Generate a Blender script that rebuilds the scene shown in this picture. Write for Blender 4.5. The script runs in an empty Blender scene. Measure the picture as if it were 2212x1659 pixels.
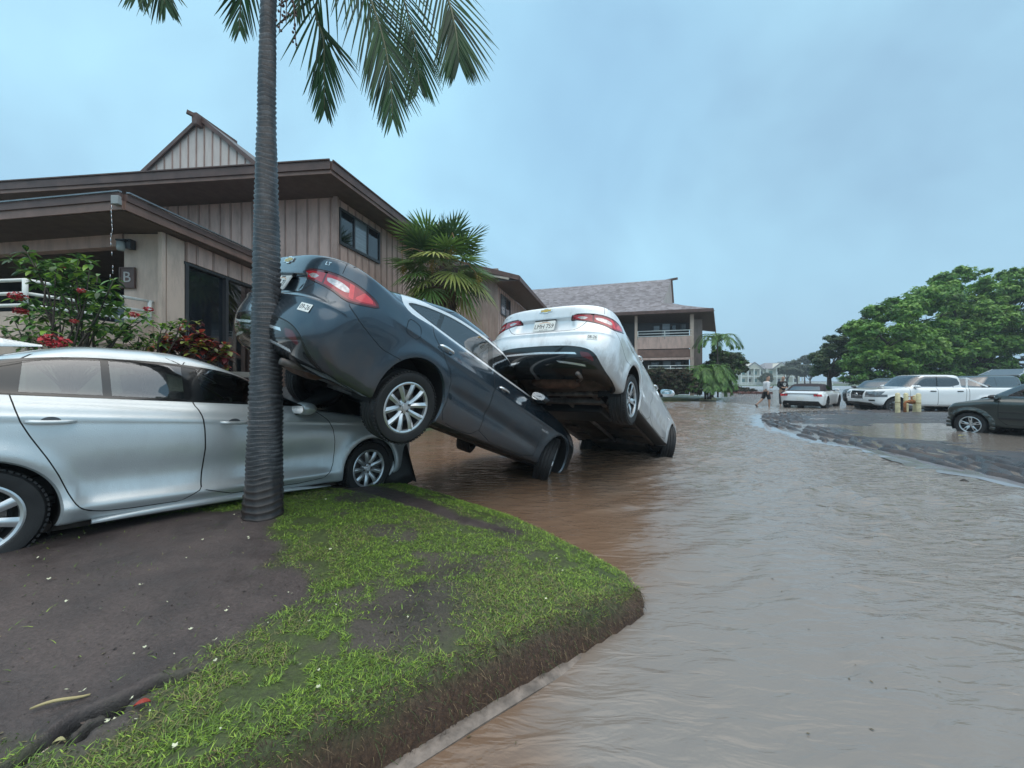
import bpy, bmesh, math, random
import numpy as np
from mathutils import Vector, Matrix, Euler
random.seed(7); RS = np.random.RandomState(7)
PI = math.pi
SC = bpy.context.scene
COL = SC.collection
H_CAM = 1.42; F = 831.0; HZ = 822.0
def P(px, py, Y):
    "point at depth Y seen at photo position px,py (2212 wide)"
    return Vector(((px-1106)/F*Y, Y, H_CAM-(py-HZ)/F*Y))
def G(px, py, z=0.0):
    "ground point of height z seen at px,py"
    Y = (H_CAM-z)*F/(py-HZ)
    return ((px-1106)/F*Y, Y)

# ---------------------------------------------------------------- objects
def tag(o, label=None, cat=None, group=None, kind=None):
    if label: o['label'] = label
    if cat: o['category'] = cat
    if group: o['group'] = group
    if kind: o['kind'] = kind
    return o
def empty(name, loc=(0,0,0), label=None, cat=None, group=None, rot=None):
    o = bpy.data.objects.new(name, None); COL.objects.link(o)
    o.location = loc; o.empty_display_size = .2
    if rot is not None: o.rotation_euler = rot
    return tag(o, label, cat, group)
def mkobj(name, verts, faces, mat, parent=None, smooth=False, normals=None, midx=None):
    me = bpy.data.meshes.new(name)
    if isinstance(verts, np.ndarray) and isinstance(faces, np.ndarray):
        nv, nf, k = len(verts), len(faces), faces.shape[1]
        me.vertices.add(nv); me.vertices.foreach_set('co', verts.astype(np.float32).ravel())
        me.loops.add(nf*k); me.loops.foreach_set('vertex_index', faces.astype(np.int32).ravel())
        me.polygons.add(nf); me.polygons.foreach_set('loop_start', np.arange(nf, dtype=np.int32)*k)
        me.update(calc_edges=True)
    else:
        me.from_pydata([tuple(v) for v in verts], [], [tuple(f) for f in faces])
    if isinstance(mat, (list, tuple)):
        for m in mat: me.materials.append(m)
    elif mat: me.materials.append(mat)
    if midx is not None: me.polygons.foreach_set('material_index', np.array(midx, dtype=np.int32))
    me.validate()
    if smooth or normals is not None: me.shade_smooth()
    me.update()
    if normals is not None and len(normals) == len(me.vertices):
        me.normals_split_custom_set_from_vertices([tuple(n) for n in normals])
    o = bpy.data.objects.new(name, me); COL.objects.link(o)
    if parent: o.parent = parent
    return o
class MB:
    "mesh builder: several shapes joined into one mesh"
    def __init__(s): s.v = []; s.f = []; s.m = []
    def add(s, vs, fs, mi=0):
        n = len(s.v); s.v += [tuple(v) for v in vs]; s.f += [tuple(i+n for i in f) for f in fs]; s.m += [mi]*len(fs); return s
    def box(s, c, d, R=None, mi=0, taper=None):
        hx, hy, hz = d[0]/2, d[1]/2, d[2]/2
        vs = [Vector((x*hx, y*hy, z*hz)) for z in (-1,1) for y in (-1,1) for x in (-1,1)]
        if taper:
            for v in vs:
                if v.z > 0: v.x *= taper; v.y *= taper
        if R is not None: vs = [R @ v for v in vs]
        c = Vector(c); vs = [v+c for v in vs]
        return s.add(vs, [(0,2,3,1),(4,5,7,6),(0,1,5,4),(2,6,7,3),(0,4,6,2),(1,3,7,5)], mi)
    def hexa(s, b, t, mi=0):
        return s.add(list(b)+list(t), [(3,2,1,0),(4,5,6,7),(0,1,5,4),(1,2,6,5),(2,3,7,6),(3,0,4,7)], mi)
    def bar(s, a, b, w, h=None, mi=0, up=(0,0,1)):
        a, b = Vector(a), Vector(b); h = h or w
        d = (b-a).normalized(); u = Vector(up)
        if abs(d.dot(u)) > .98: u = Vector((1,0,0))
        r = d.cross(u).normalized(); u = r.cross(d)
        vs = [p + r*sx*w/2 + u*sy*h/2 for p in (a, b) for sx, sy in ((-1,-1),(1,-1),(1,1),(-1,1))]
        return s.add(vs, [(0,1,2,3)[::-1],(4,5,6,7),(0,1,5,4),(1,2,6,5),(2,3,7,6),(3,0,4,7)], mi)
    def tube(s, pts, rad, n=8, mi=0, cap=True):
        pts = [Vector(p) for p in pts]
        if not hasattr(rad, '__len__'): rad = [rad]*len(pts)
        vs = []; r = None
        for i, p in enumerate(pts):
            d = (pts[min(i+1, len(pts)-1)]-pts[max(i-1, 0)]).normalized()
            if r is None:
                r = d.cross(Vector((0,0,1)))
                if r.length < .1: r = d.cross(Vector((1,0,0)))
            r = (r - d*r.dot(d)).normalized(); u = d.cross(r)
            for k in range(n):
                a = 2*PI*k/n; vs.append(p + (r*math.cos(a)+u*math.sin(a))*rad[i])
        fs = [(i*n+k, i*n+(k+1)%n, (i+1)*n+(k+1)%n, (i+1)*n+k) for i in range(len(pts)-1) for k in range(n)]
        if cap: fs += [tuple(range(n))[::-1], tuple((len(pts)-1)*n+k for k in range(n))]
        return s.add(vs, fs, mi)
    def lathe(s, prof, n=32, axis='y', c=(0,0,0), mi=0, closed=False):
        "prof: list of (radius, height); axis y or z"
        vs = []; c = Vector(c)
        for r, h in prof:
            for k in range(n):
                a = 2*PI*k/n
                v = (r*math.cos(a), h, r*math.sin(a)) if axis == 'y' else (r*math.cos(a), r*math.sin(a), h) if axis == 'z' else (h, r*math.cos(a), r*math.sin(a))
                vs.append(Vector(v)+c)
        m = len(prof)
        fs = [(i*n+k, i*n+(k+1)%n, ((i+1)%m)*n+(k+1)%n, ((i+1)%m)*n+k) for i in range(m if closed else m-1) for k in range(n)]
        return s.add(vs, fs, mi)
    def prism(s, poly, a, b, ax='y', mi=0):
        "polygon extruded along an axis from a to b"
        mk = {'y': lambda p, h: (p[0], h, p[1]), 'x': lambda p, h: (h, p[0], p[1]), 'z': lambda p, h: (p[0], p[1], h)}[ax]
        n = len(poly)
        vs = [mk(p, a) for p in poly]+[mk(p, b) for p in poly]
        return s.add(vs, [tuple(range(n))[::-1], tuple(range(n, 2*n))]+[(i,(i+1)%n,n+(i+1)%n,n+i) for i in range(n)], mi)
    def xf(s, M):
        s.v = [tuple(M @ Vector(v)) for v in s.v]; return s
    def build(s, name, mat, parent=None, smooth=False, bevel=0, fixn=True, sub=0, auto=None):
        o = mkobj(name, s.v, s.f, mat, parent, smooth, midx=s.m if isinstance(mat, (list, tuple)) else None)
        if fixn:
            bm = bmesh.new(); bm.from_mesh(o.data); bmesh.ops.recalc_face_normals(bm, faces=bm.faces); bm.to_mesh(o.data); bm.free()
        if bevel:
            m = o.modifiers.new('b', 'BEVEL'); m.width = bevel; m.segments = 2; m.limit_method = 'ANGLE'; m.angle_limit = .6
        if sub:
            m = o.modifiers.new('s', 'SUBSURF'); m.levels = sub; m.render_levels = sub
        if auto is not None:
            o.data.shade_smooth(); o.data.set_sharp_from_angle(angle=auto)
        return o
def copy_tree(o, parent=None):
    c = o.copy(); COL.objects.link(c)
    if parent: c.parent = parent
    for ch in o.children: copy_tree(ch, c)
    return c
def text_mesh(txt, size, mat, name, parent, M, ext=.001, sx=1.0, align='CENTER'):
    cu = bpy.data.curves.new(name, 'FONT'); cu.body = txt; cu.size = size; cu.extrude = ext
    cu.align_x = align; cu.align_y = 'CENTER'; cu.resolution_u = 3
    t = bpy.data.objects.new('t', cu); COL.objects.link(t)
    dg = bpy.context.evaluated_depsgraph_get()
    me = bpy.data.meshes.new_from_object(t.evaluated_get(dg)); bpy.data.objects.remove(t)
    me.transform(Matrix.Diagonal((sx,1,1,1))); me.transform(M)
    me.materials.clear(); me.materials.append(mat)
    o = bpy.data.objects.new(name, me); COL.objects.link(o)
    if parent: o.parent = parent
    return o
def noise2(x, y, seed=0, oct=4):
    "cheap smooth value noise, vectorised, 0..1"
    x = np.asarray(x, float); y = np.asarray(y, float); tot = np.zeros(np.broadcast(x, y).shape); amp = 1; nrm = 0
    for o in range(oct):
        xi = np.floor(x).astype(int); yi = np.floor(y).astype(int); fx = x-xi; fy = y-yi
        fx = fx*fx*(3-2*fx); fy = fy*fy*(3-2*fy)
        def h(a, b):
            n = (a*374761393+b*668265263+(seed+o)*1274126177) & 0xffffffff
            n = ((n ^ (n >> 13))*1274126177) & 0xffffffff
            return ((n ^ (n >> 16)) & 0xffff)/65535.
        v = (h(xi,yi)*(1-fx)+h(xi+1,yi)*fx)*(1-fy)+(h(xi,yi+1)*(1-fx)+h(xi+1,yi+1)*fx)*fy
        tot += v*amp; nrm += amp; amp *= .5; x = x*2.03+5.1; y = y*2.03+9.7
    return tot/nrm
def sst(a, b, x):
    t = np.clip((np.asarray(x, float)-a)/(b-a), 0, 1); return t*t*(3-2*t)

# ---------------------------------------------------------------- materials
def nmat(name):
    m = bpy.data.materials.new(name); m.use_nodes = True
    nt = m.node_tree; b = nt.nodes['Principled BSDF']
    return m, nt, b
def N(nt, t, **kw):
    n = nt.nodes.new(t)
    for k, v in kw.items():
        if k in n.inputs: n.inputs[k].default_value = v
        else: setattr(n, k, v)
    return n
def L(nt, a, b): nt.links.new(a, b)
def c4(c): return (c[0], c[1], c[2], 1)
def ramp(nt, fac, stops):
    r = nt.nodes.new('ShaderNodeValToRGB'); e = r.color_ramp.elements
    while len(e) < len(stops): e.new(.5)
    for i, (p, c) in enumerate(stops):
        e[i].position = p; e[i].color = c4(c) if hasattr(c, '__len__') else (c, c, c, 1)
    L(nt, fac, r.inputs[0]); return r
def coords(nt, scale=(1,1,1), obj=True, rot=(0,0,0)):
    tc = nt.nodes.new('ShaderNodeTexCoord'); mp = nt.nodes.new('ShaderNodeMapping')
    mp.inputs['Scale'].default_value = scale; mp.inputs['Rotation'].default_value = rot
    L(nt, tc.outputs['Object' if obj else 'Generated'], mp.inputs[0]); return mp.outputs[0]
def mat(name, col, rough=.6, metal=0, var=.12, scale=6, bump=0, bscale=40, coat=0, spec=.5, sc3=(1,1,1), back=None, trans=0, emis=0, croug=.03):
    m, nt, b = nmat(name)
    b.inputs['Roughness'].default_value = rough; b.inputs['Metallic'].default_value = metal
    b.inputs['Specular IOR Level'].default_value = spec; b.inputs['Coat Weight'].default_value = coat; b.inputs['Coat Roughness'].default_value = croug
    if trans: b.inputs['Transmission Weight'].default_value = trans
    if emis: b.inputs['Emission Color'].default_value = c4(col); b.inputs['Emission Strength'].default_value = emis
    if var:
        n = N(nt, 'ShaderNodeTexNoise', Scale=scale, Detail=5.0); L(nt, coords(nt, sc3), n.inputs['Vector'])
        r = ramp(nt, n.outputs['Fac'], [(.28, [x*(1-var) for x in col]), (.72, [min(1, x*(1+var)) for x in col])])
        src = r.outputs[0]
    else:
        rgb = nt.nodes.new('ShaderNodeRGB'); rgb.outputs[0].default_value = c4(col); src = rgb.outputs[0]
    if back is not None:
        g = nt.nodes.new('ShaderNodeNewGeometry'); mx = N(nt, 'ShaderNodeMixRGB'); mx.inputs[2].default_value = c4(back)
        L(nt, g.outputs['Backfacing'], mx.inputs[0]); L(nt, src, mx.inputs[1]); src = mx.outputs[0]
        if metal:
            mm = N(nt, 'ShaderNodeMath', operation='MULTIPLY'); inv = N(nt, 'ShaderNodeMath', operation='SUBTRACT'); inv.inputs[0].default_value = 1
            L(nt, g.outputs['Backfacing'], inv.inputs[1]); L(nt, inv.outputs[0], mm.inputs[0]); mm.inputs[1].default_value = metal; L(nt, mm.outputs[0], b.inputs['Metallic'])
    L(nt, src, b.inputs['Base Color'])
    if bump:
        n2 = N(nt, 'ShaderNodeTexNoise', Scale=bscale, Detail=4.0); L(nt, coords(nt, sc3), n2.inputs['Vector'])
        bp = N(nt, 'ShaderNodeBump', Strength=bump, Distance=.01); L(nt, n2.outputs['Fac'], bp.inputs['Height']); L(nt, bp.outputs[0], b.inputs['Normal'])
    return m
def glass_mat(name, tint=(.25,.32,.31), rough=.0, refl=.06, drops=0):
    m, nt, b = nmat(name); nt.nodes.remove(b); out = nt.nodes['Material Output']
    tr = nt.nodes.new('ShaderNodeBsdfTransparent'); tr.inputs[0].default_value = c4(tint)
    gl = N(nt, 'ShaderNodeBsdfGlossy', Roughness=rough); gl.inputs[0].default_value = (.95,.97,1,1)
    fr = N(nt, 'ShaderNodeFresnel', IOR=1.5); mx = nt.nodes.new('ShaderNodeMixShader')
    ad = N(nt, 'ShaderNodeMath', operation='ADD'); ad.use_clamp = True; ad.inputs[1].default_value = refl
    L(nt, fr.outputs[0], ad.inputs[0]); L(nt, ad.outputs[0], mx.inputs[0]); L(nt, tr.outputs[0], mx.inputs[1]); L(nt, gl.outputs[0], mx.inputs[2])
    L(nt, mx.outputs[0], out.inputs['Surface'])
    if drops:
        n = N(nt, 'ShaderNodeTexVoronoi', Scale=160.0); L(nt, coords(nt), n.inputs['Vector'])
        bp = N(nt, 'ShaderNodeBump', Strength=drops, Distance=.002); L(nt, n.outputs['Distance'], bp.inputs['Height']); L(nt, bp.outputs[0], gl.inputs['Normal'])
    return m
# ================================================================= cars
def chaikin(poly, it=2, closed=True):
    for _ in range(it):
        q = []; n = len(poly)
        for i in range(n if closed else n-1):
            a = poly[i]; b = poly[(i+1) % n]
            q += [(a[0]*.78+b[0]*.22, a[1]*.78+b[1]*.22), (a[0]*.22+b[0]*.78, a[1]*.22+b[1]*.78)]
        poly = q
    return poly
def sd_poly(poly, x, y):
    d = np.full(x.shape, 1e9); s = np.ones(x.shape); n = len(poly)
    for i in range(n):
        ax, ay = poly[i]; bx, by = poly[i-1]
        ex, ey = bx-ax, by-ay; wx, wy = x-ax, y-ay
        t = np.clip((wx*ex+wy*ey)/(ex*ex+ey*ey+1e-12), 0, 1)
        dx, dy = wx-ex*t, wy-ey*t; d = np.minimum(d, dx*dx+dy*dy)
        c1 = y >= ay; c2 = y < by; c3 = ex*wy > ey*wx
        s = np.where((c1 & c2 & c3) | (~c1 & ~c2 & ~c3), -s, s)
    return s*np.sqrt(d)
class Surf:
    """car skin: plan-view loops (rear centre -> side -> front centre) blended by a cubic B-spline.
    loop = (xr, xf, w, ar, af, [(x,z)...], pr, pf)"""
    def __init__(s, loops, deco=None, T=(.20,.80)):
        s.loops = loops; s.deco = deco; s.T = T; K = len(loops)
        s.kn = np.concatenate([[0]*3, np.linspace(0, 1, K-2), [1]*3]); s.K = K
    def basis(s, v):
        kn, K = s.kn, s.K; v = np.clip(v, 0, 1-1e-9)
        B = [((v >= kn[i]) & (v < kn[i+1])).astype(float) for i in range(K+3)]
        for d in range(1, 4):
            nb = []
            for i in range(K+3-d):
                a = (v-kn[i])/(kn[i+d]-kn[i])*B[i] if kn[i+d] > kn[i] else 0
                b = (kn[i+d+1]-v)/(kn[i+d+1]-kn[i+1])*B[i+1] if kn[i+d+1] > kn[i+1] else 0
                nb.append(a+b)
            B = nb
        return B
    def loop(s, L_, t):
        xr, xf, w, ar, af, zp = L_[:6]; pr, pf = L_[6:8] if len(L_) > 7 else (.62, .62)
        t0, t1 = s.T
        fr = np.clip(t/t0, 0, 1)*PI/2; ff = np.clip((1-t)/(1-t1), 0, 1)*PI/2
        m = np.clip((t-t0)/(t1-t0), 0, 1)
        x = xr+ar*(1-np.abs(np.cos(fr))**pr)+(xf-xr-ar-af)*m-0.0
        x = np.where(t > t1, xf-af*(1-np.abs(np.cos(ff))**pf), x)
        y = w*np.abs(np.sin(fr))**pr*np.abs(np.sin(ff))**pf
        z = np.interp(x, [p[0] for p in zp], [p[1] for p in zp])
        return x, y, z
    def ev(s, u, v):
        u = np.asarray(u, float); v = np.asarray(v, float); B = s.basis(v)
        X = np.zeros(u.shape); Y = X.copy(); Z = X.copy()
        for b, l in zip(B, s.loops):
            x, y, z = s.loop(l, u); X += b*x; Y += b*y; Z += b*z
        p = np.stack([X, Y, Z], -1)
        if s.deco: p = s.deco(p)
        return p
    def nrm(s, u, v):
        e = 2e-3; u = np.clip(u, e, 1-e); v = np.clip(v, e, 1-e)
        a = s.ev(u+e, v)-s.ev(u-e, v); b = s.ev(u, v+e)-s.ev(u, v-e)
        n = np.cross(b, a); n /= (np.linalg.norm(n, axis=-1, keepdims=True)+1e-12); return n
class Cut:
    def __init__(s, surf, nu=110, nv=64):
        s.S = surf; us = np.linspace(0, 1, nu+1); vs = np.linspace(0, 1, nv+1)
        U, V = np.meshgrid(us, vs, indexing='ij'); s.uv = np.stack([U.ravel(), V.ravel()], -1)
        s.p = surf.ev(s.uv[:,0], s.uv[:,1]); m = nv+1
        s.f = [[i*m+j, i*m+j+1, (i+1)*m+j+1, (i+1)*m+j] for i in range(nu) for j in range(nv)]
        s.r = ['body']*len(s.f)
    def cen(s):
        return np.array([s.p[f].mean(0) for f in s.f])
    def cut(s, fn, new, frm=('body',), pred=None, keep=True):
        """fn(pos)->signed value; the negative side of faces in regions `frm` (where pred(centre)) becomes `new`"""
        val = fn(s.p)
        act = [r in frm for r in s.r]
        if pred is not None:
            pc = pred(s.cen()); act = [a and bool(b) for a, b in zip(act, pc)]
        eps = 1e-6; val = np.where(np.abs(val) < eps, 0, val)
        edges = {}
        for f, a in zip(s.f, act):
            if not a: continue
            for i in range(len(f)):
                p, q = f[i], f[(i+1) % len(f)]
                if val[p]*val[q] < 0: edges[(min(p,q), max(p,q))] = 0
        if edges:
            E = np.array(list(edges)); A = s.uv[E[:,0]]; B = s.uv[E[:,1]]; lo = np.zeros(len(E)); hi = np.ones(len(E)); va = val[E[:,0]].copy(); vb = val[E[:,1]].copy()
            for it in range(7):
                t = lo+(hi-lo)*np.clip(va/(va-vb), .03, .97) if it % 2 == 0 else (lo+hi)/2
                uv = A+(B-A)*t[:,None]; pm = s.S.ev(uv[:,0], uv[:,1]); vm = fn(pm)
                same = vm*va > 0
                lo = np.where(same, t, lo); va = np.where(same, vm, va); hi = np.where(same, hi, t); vb = np.where(same, vb, vm)
            t = lo+(hi-lo)*va/(va-vb+1e-15)
            uv = A+(B-A)*t[:,None]; pm = s.S.ev(uv[:,0], uv[:,1]); n0 = len(s.p)
            s.uv = np.concatenate([s.uv, uv]); s.p = np.concatenate([s.p, pm]); val = np.concatenate([val, np.zeros(len(E))])
            for k, e in enumerate(edges): edges[e] = n0+k
        nf, nr = [], []
        for f, r, a in zip(s.f, s.r, act):
            g = []
            for i in range(len(f)):           # keep T-junctions closed on inactive faces too
                p, q = f[i], f[(i+1) % len(f)]; g.append(p)
                k = edges.get((min(p,q), max(p,q)))
                if k: g.append(k)
            if not a: nf.append(g); nr.append(r); continue
            neg = []; pos = []
            for i in g:
                if val[i] <= 0: neg.append(i)
                if val[i] >= 0: pos.append(i)
            has_n = any(val[i] < 0 for i in g); has_p = any(val[i] > 0 for i in g)
            if has_n and has_p:
                if len(neg) > 2: nf.append(neg); nr.append(new)
                if len(pos) > 2: nf.append(pos); nr.append(r)
            else:
                nf.append(g); nr.append(new if has_n or not has_p else r)
        s.f, s.r = nf, nr
    def band(s, fn, w, new, frm, pred=None):
        "strip 0<fn<w outside a border already cut at fn=0"
        s.cut(lambda p: fn(p)-w, new, frm, (lambda c: (fn(c) > 0) & (pred(c) if pred is not None else True)))
def rrect(w, h, r):
    q = []
    for cx, cy, a0 in ((w/2-r, h/2-r, 0), (-w/2+r, h/2-r, PI/2), (-w/2+r, -h/2+r, PI), (w/2-r, -h/2+r, 1.5*PI)):
        q += [(cx+r*math.cos(a0+k*PI/8), cy+r*math.sin(a0+k*PI/8)) for k in range(5)]
    return q
def _rename(s, a, b): s.r = [b if r == a else r for r in s.r]
def _seam(s, fn, w=.007, frm=('body',), pred=None, new='gap'):
    "thin line just outside the border fn=0, the inside keeps its region"
    for k, r in enumerate(frm):
        s.cut(fn, '_t%d' % k, frm=(r,), pred=pred)
    s.cut(lambda p: fn(p)-w, new, frm, (lambda c: (fn(c) > 0) & (fn(c) < w+.06) & (pred(c) if pred is not None else True)))
    for k, r in enumerate(frm): s.rename('_t%d' % k, r)
def _convex(s, poly, co, new, frm, pred=None):
    "exact convex polygon (counter-clockwise or clockwise) by successive half planes; co(p)->(x,y)"
    area = sum(poly[i-1][0]*poly[i][1]-poly[i][0]*poly[i-1][1] for i in range(len(poly)))
    if area < 0: poly = poly[::-1]
    outs = []
    for fi, r0 in enumerate(frm):
        cur = r0
        for i in range(len(poly)):
            a = poly[i-1]; b = poly[i]; l = math.hypot(b[0]-a[0], b[1]-a[1])+1e-9
            def h(p, a=a, b=b, l=l):
                x, y = co(p); return -((b[0]-a[0])*(y-a[1])-(b[1]-a[1])*(x-a[0]))/l
            nx = '_c%d_%d' % (fi, i); s.cut(h, nx, frm=(cur,), pred=pred if i == 0 else None); cur = nx
            outs.append((nx, r0))
        outs[-1] = (cur, new)
    for a, b in outs: s.rename(a, b)
Cut.rename = _rename; Cut.seam = _seam; Cut.convex = _convex
def make_shell(C, table, parent, arches=(), RA=.37, lipmat=None):
    """table: region -> (object name, material, per_side, parent region or None).  builds both sides."""
    objs = {}; nrmv = C.S.nrm(C.uv[:,0], C.uv[:,1])
    groups = {}
    for f, r in zip(C.f, C.r):
        if r is None or r not in table: continue
        groups.setdefault(r, []).append(f)
    merged = {}
    for r, fs in groups.items():
        nm, mt, per, par = table[r]
        sides = (1, -1)
        for sd in sides:
            key = (nm, sd if per else 0)
            merged.setdefault(key, []).append((fs, sd, mt, par, r))
    for key in sorted(merged, key=lambda k: (merged[k][0][3] is not None)):
        V, Fc, Nn, mats, mi = [], [], [], [], []
        for fs, sd, mt, par, r in merged[key]:
            ids = sorted({i for f in fs for i in f}); mp = {i: len(V)+k for k, i in enumerate(ids)}
            pts = C.p[ids].copy(); nn = nrmv[ids].copy(); pts[:,1] *= sd; nn[:,1] *= sd
            V += [tuple(p) for p in pts]; Nn += [tuple(n) for n in nn]
            if mt not in mats: mats.append(mt)
            for f in fs:
                g = [mp[i] for i in f]; Fc.append(g if sd > 0 else g[::-1]); mi.append(mats.index(mt))
        par = merged[key][0][3]
        pr = parent if par is None else objs.get((par, key[1]), objs.get((par, 0), parent))
        # make windings agree with the analytic normals
        Va = np.array(V); k0 = 0
        fl = []
        for f in Fc:
            a, b, c = Va[f[0]], Va[f[1]], Va[f[2]]; n = np.cross(b-a, c-a); fl.append(f if np.dot(n, Nn[f[0]]) >= 0 else f[::-1])
        objs[key] = mkobj(key[0], V, fl, mats, pr, normals=Nn, midx=mi)
    if arches and lipmat:
        used = {}
        for f, r in zip(C.f, C.r):
            if r is None or r not in table: continue
            for i in range(len(f)):
                e = (min(f[i], f[(i+1) % len(f)]), max(f[i], f[(i+1) % len(f)])); used[e] = used.get(e, 0)+1
        for (xw, zw), sd0 in [(q, s) for q in arches for s in (1, -1)]:
          mb = MB()
          for e, c in used.items():
            if c != 1: continue
            a, b = C.p[e[0]], C.p[e[1]]
            if 1:
                if all(abs(math.hypot(q[0]-xw, q[2]-zw)-RA) < 2e-3 for q in (a, b)) and a[1] > .5:
                    for sd in (sd0,):
                        def ins(q, k): return (q[0]+(xw-q[0])*.03*k, (q[1]-.022*k)*sd, q[2]+(zw-q[2])*.03*k)
                        def ins2(q): return (q[0], (q[1]-.30)*sd, q[2])
                        mb.add([ins(a, 0), ins(b, 0), ins(b, 1), ins(a, 1)], [(0,1,2,3)], 0)
                        mb.add([ins(a, 1), ins(b, 1), ins2(b), ins2(a)], [(0,1,2,3)], 1)
          if mb.v: mb.build('wheel_arch_lip', lipmat, parent)
    return objs

# ---- wheels: axis along y, outer face towards -y
def make_tyre(R=.335, w=.225, rr=.225, name='tyre', parent=None, side=-1):
    mb = MB(); h = w/2
    prof = [(rr, -h*.80), (rr+.012, -h*.93), (rr+(R-rr)*.45, -h*1.02), (rr+(R-rr)*.75, -h*.98), (R-.018, -h*.86), (R-.004, -h*.70)]
    for g in (-.42, 0, .42):
        prof += [(R, g*h-.012*1), (R-.009, g*h-.004), (R-.009, g*h+.004), (R, g*h+.012)]
    prof += [(R-.004, h*.70), (R-.018, h*.86), (R-(R-rr)*.4, h), (rr, h*.8)]
    mb.lathe(prof, 64)
    # shoulder blocks
    n = 60
    for k in range(n):
        a = 2*PI*k/n
        for sd in (-1, 1):
            c = Vector((math.cos(a)*(R-.008), sd*h*.78, math.sin(a)*(R-.008)))
            mb.box(c, (.011, h*.30, R*2*PI/n*.62), R=Matrix.Rotation(-a, 3, 'Y'))
    return mb.build(name, M['tyre'], parent, auto=.5)
def make_rim(style, rr=.228, w=.2, parent=None, face=None, dark=None):
    """rim facing -y"""
    h = w/2; mb = MB()
    # 0 bright face, 1 dark
    mb.lathe([(rr+.004, -h*.86), (rr+.006, -h*.94), (rr-.004, -h*.98), (rr-.018, -h*.92), (rr-.022, -h*.7)], 64, mi=0)
    mb.lathe([(rr-.022, -h*.7), (rr-.035, -h*.2), (rr-.045, h*.9)], 48, mi=1)
    mb.lathe([(rr-.03, .02), (.001, .02)], 40, mi=1)                                 # closes the back
    mb.lathe([(.15, -.012), (.155, 0), (.155, .015)], 40, mi=2); mb.lathe([(.15, -.012), (.06, -.012)], 40, mi=2)  # brake disc
    def spoke(a, w0, w1, off0=0, off1=0, y0=-h*.62, y1=-h*.88, th=.028, r0=.045, r1=None, mi=0, ridge=.006):
        r1 = r1 or rr-.014; n = 7; vs = []
        for i in range(n):
            t = i/(n-1); r = r0+(r1-r0)*t; ww = (w0+(w1-w0)*t)/2; of = off0+(off1-off0)*(t**.8)
            y = y0+(y1-y0)*t-.012*math.sin(PI*t)
            for (dx, dy) in ((-ww, .006), (-ww*.45, -ridge*.2), (0, -ridge), (ww*.45, -ridge*.2), (ww, .006), (ww*.6, th), (-ww*.6, th)):
                q = of+dx; vs.append((r*math.cos(a)-q*math.sin(a), y+dy, r*math.sin(a)+q*math.cos(a)))
        fs = [(i*7+k, i*7+(k+1)%7, (i+1)*7+(k+1)%7, (i+1)*7+k) for i in range(n-1) for k in range(7)]
        mb.add(vs, fs, mi)
    hub = -h*.62
    nl = 5
    if style == 'ten':          # five pairs, flaring outwards
        for i in range(5):
            a = 2*PI*i/5+PI/2
            for s in (-1, 1): spoke(a, .040, .058, s*.022, s*.066, ridge=.010)
    elif style == 'five':       # five broad faces with dark pockets between
        for i in range(5):
            a = 2*PI*i/5+PI/2
            spoke(a, .060, .095, 0, 0, ridge=.002)
            spoke(a, .022, .045, 0, 0, y0=-h*.66, y1=-h*.93, ridge=.001, mi=1, r0=.09, r1=rr-.045)
            spoke(a+PI/5, .030, .05, 0, 0, y0=-h*.5, y1=-h*.7, ridge=.002, mi=1)
    elif style == 'nine':
        for i in range(9): spoke(2*PI*i/9+.2, .042, .060, 0, .0, ridge=.004)
    elif style == 'six':
        for i in range(6): spoke(2*PI*i/6+.2, .07, .055, ridge=.003)
    elif style == 'vee':
        for i in range(6):
            for s in (-1, 1): spoke(2*PI*i/6+.2, .032, .032, s*.014, s*.05)
        
    mb.lathe([(.001, hub-.012), (.026, hub-.012), (.030, hub-.006), (.032, hub+.01)], 24, mi=0)
    mb.lathe([(.030, hub-.004), (.058, hub-.002), (.075, hub+.008), (.078, hub+.03)], 32, mi=0)
    for i in range(nl):
        a = 2*PI*i/nl+PI/2+.31*2
        mb.lathe([(.001, hub-.014), (.008, hub-.014), (.0095, hub-.002)], 10, c=(math.cos(a)*.052, 0, math.sin(a)*.052), mi=2)
        mb.lathe([(.0096, hub-.0045), (.0145, hub-.0045)], 12, c=(math.cos(a)*.052, 0, math.sin(a)*.052), mi=1)
    return mb.build('rim', [face or M['rim'], dark or M['rim_dark'], M['disc']], parent, auto=.55)
def wheel(parent, x, side, z, y, style, R=.335, w=.225, rr=.228, face=None, dark=None, steer=0, spin=0, camber=0):
    e = empty('wheel', (x, y*side, z)); e.parent = parent
    e.rotation_euler = Euler((camber, 0, steer if side < 0 else PI+steer), 'XYZ')
    t = make_tyre(R, w, rr, parent=e); r = make_rim(style, rr, w*.93, parent=e, face=face, dark=dark)
    t.rotation_euler = (0, spin, 0); r.rotation_euler = (0, spin, 0)
    return e
def seat(parent, x, y, z=.38, w=.50, m=None, bench=False):
    mb = MB(); ww = 1.2 if bench else w
    mb.box((x+.22, y, z), (.50, ww, .16), R=Matrix.Rotation(-.12, 3, 'Y'))
    mb.box((x-.10, y, z+.36), (.16, ww*.92, .62), R=Matrix.Rotation(-.28, 3, 'Y'))
    for yy in ((-.38, 0, .38) if bench else (0,)):
        mb.box((x-.23, y+yy, z+.74), (.09, .25, .17), R=Matrix.Rotation(-.2, 3, 'Y'))
        for s in (-.05, .05): mb.bar((x-.20, y+yy+s, z+.60), (x-.22, y+yy+s, z+.70), .012)
    return mb.build('rear_bench' if bench else 'seat', m or M['seat'], parent, bevel=.035, smooth=True)
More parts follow.
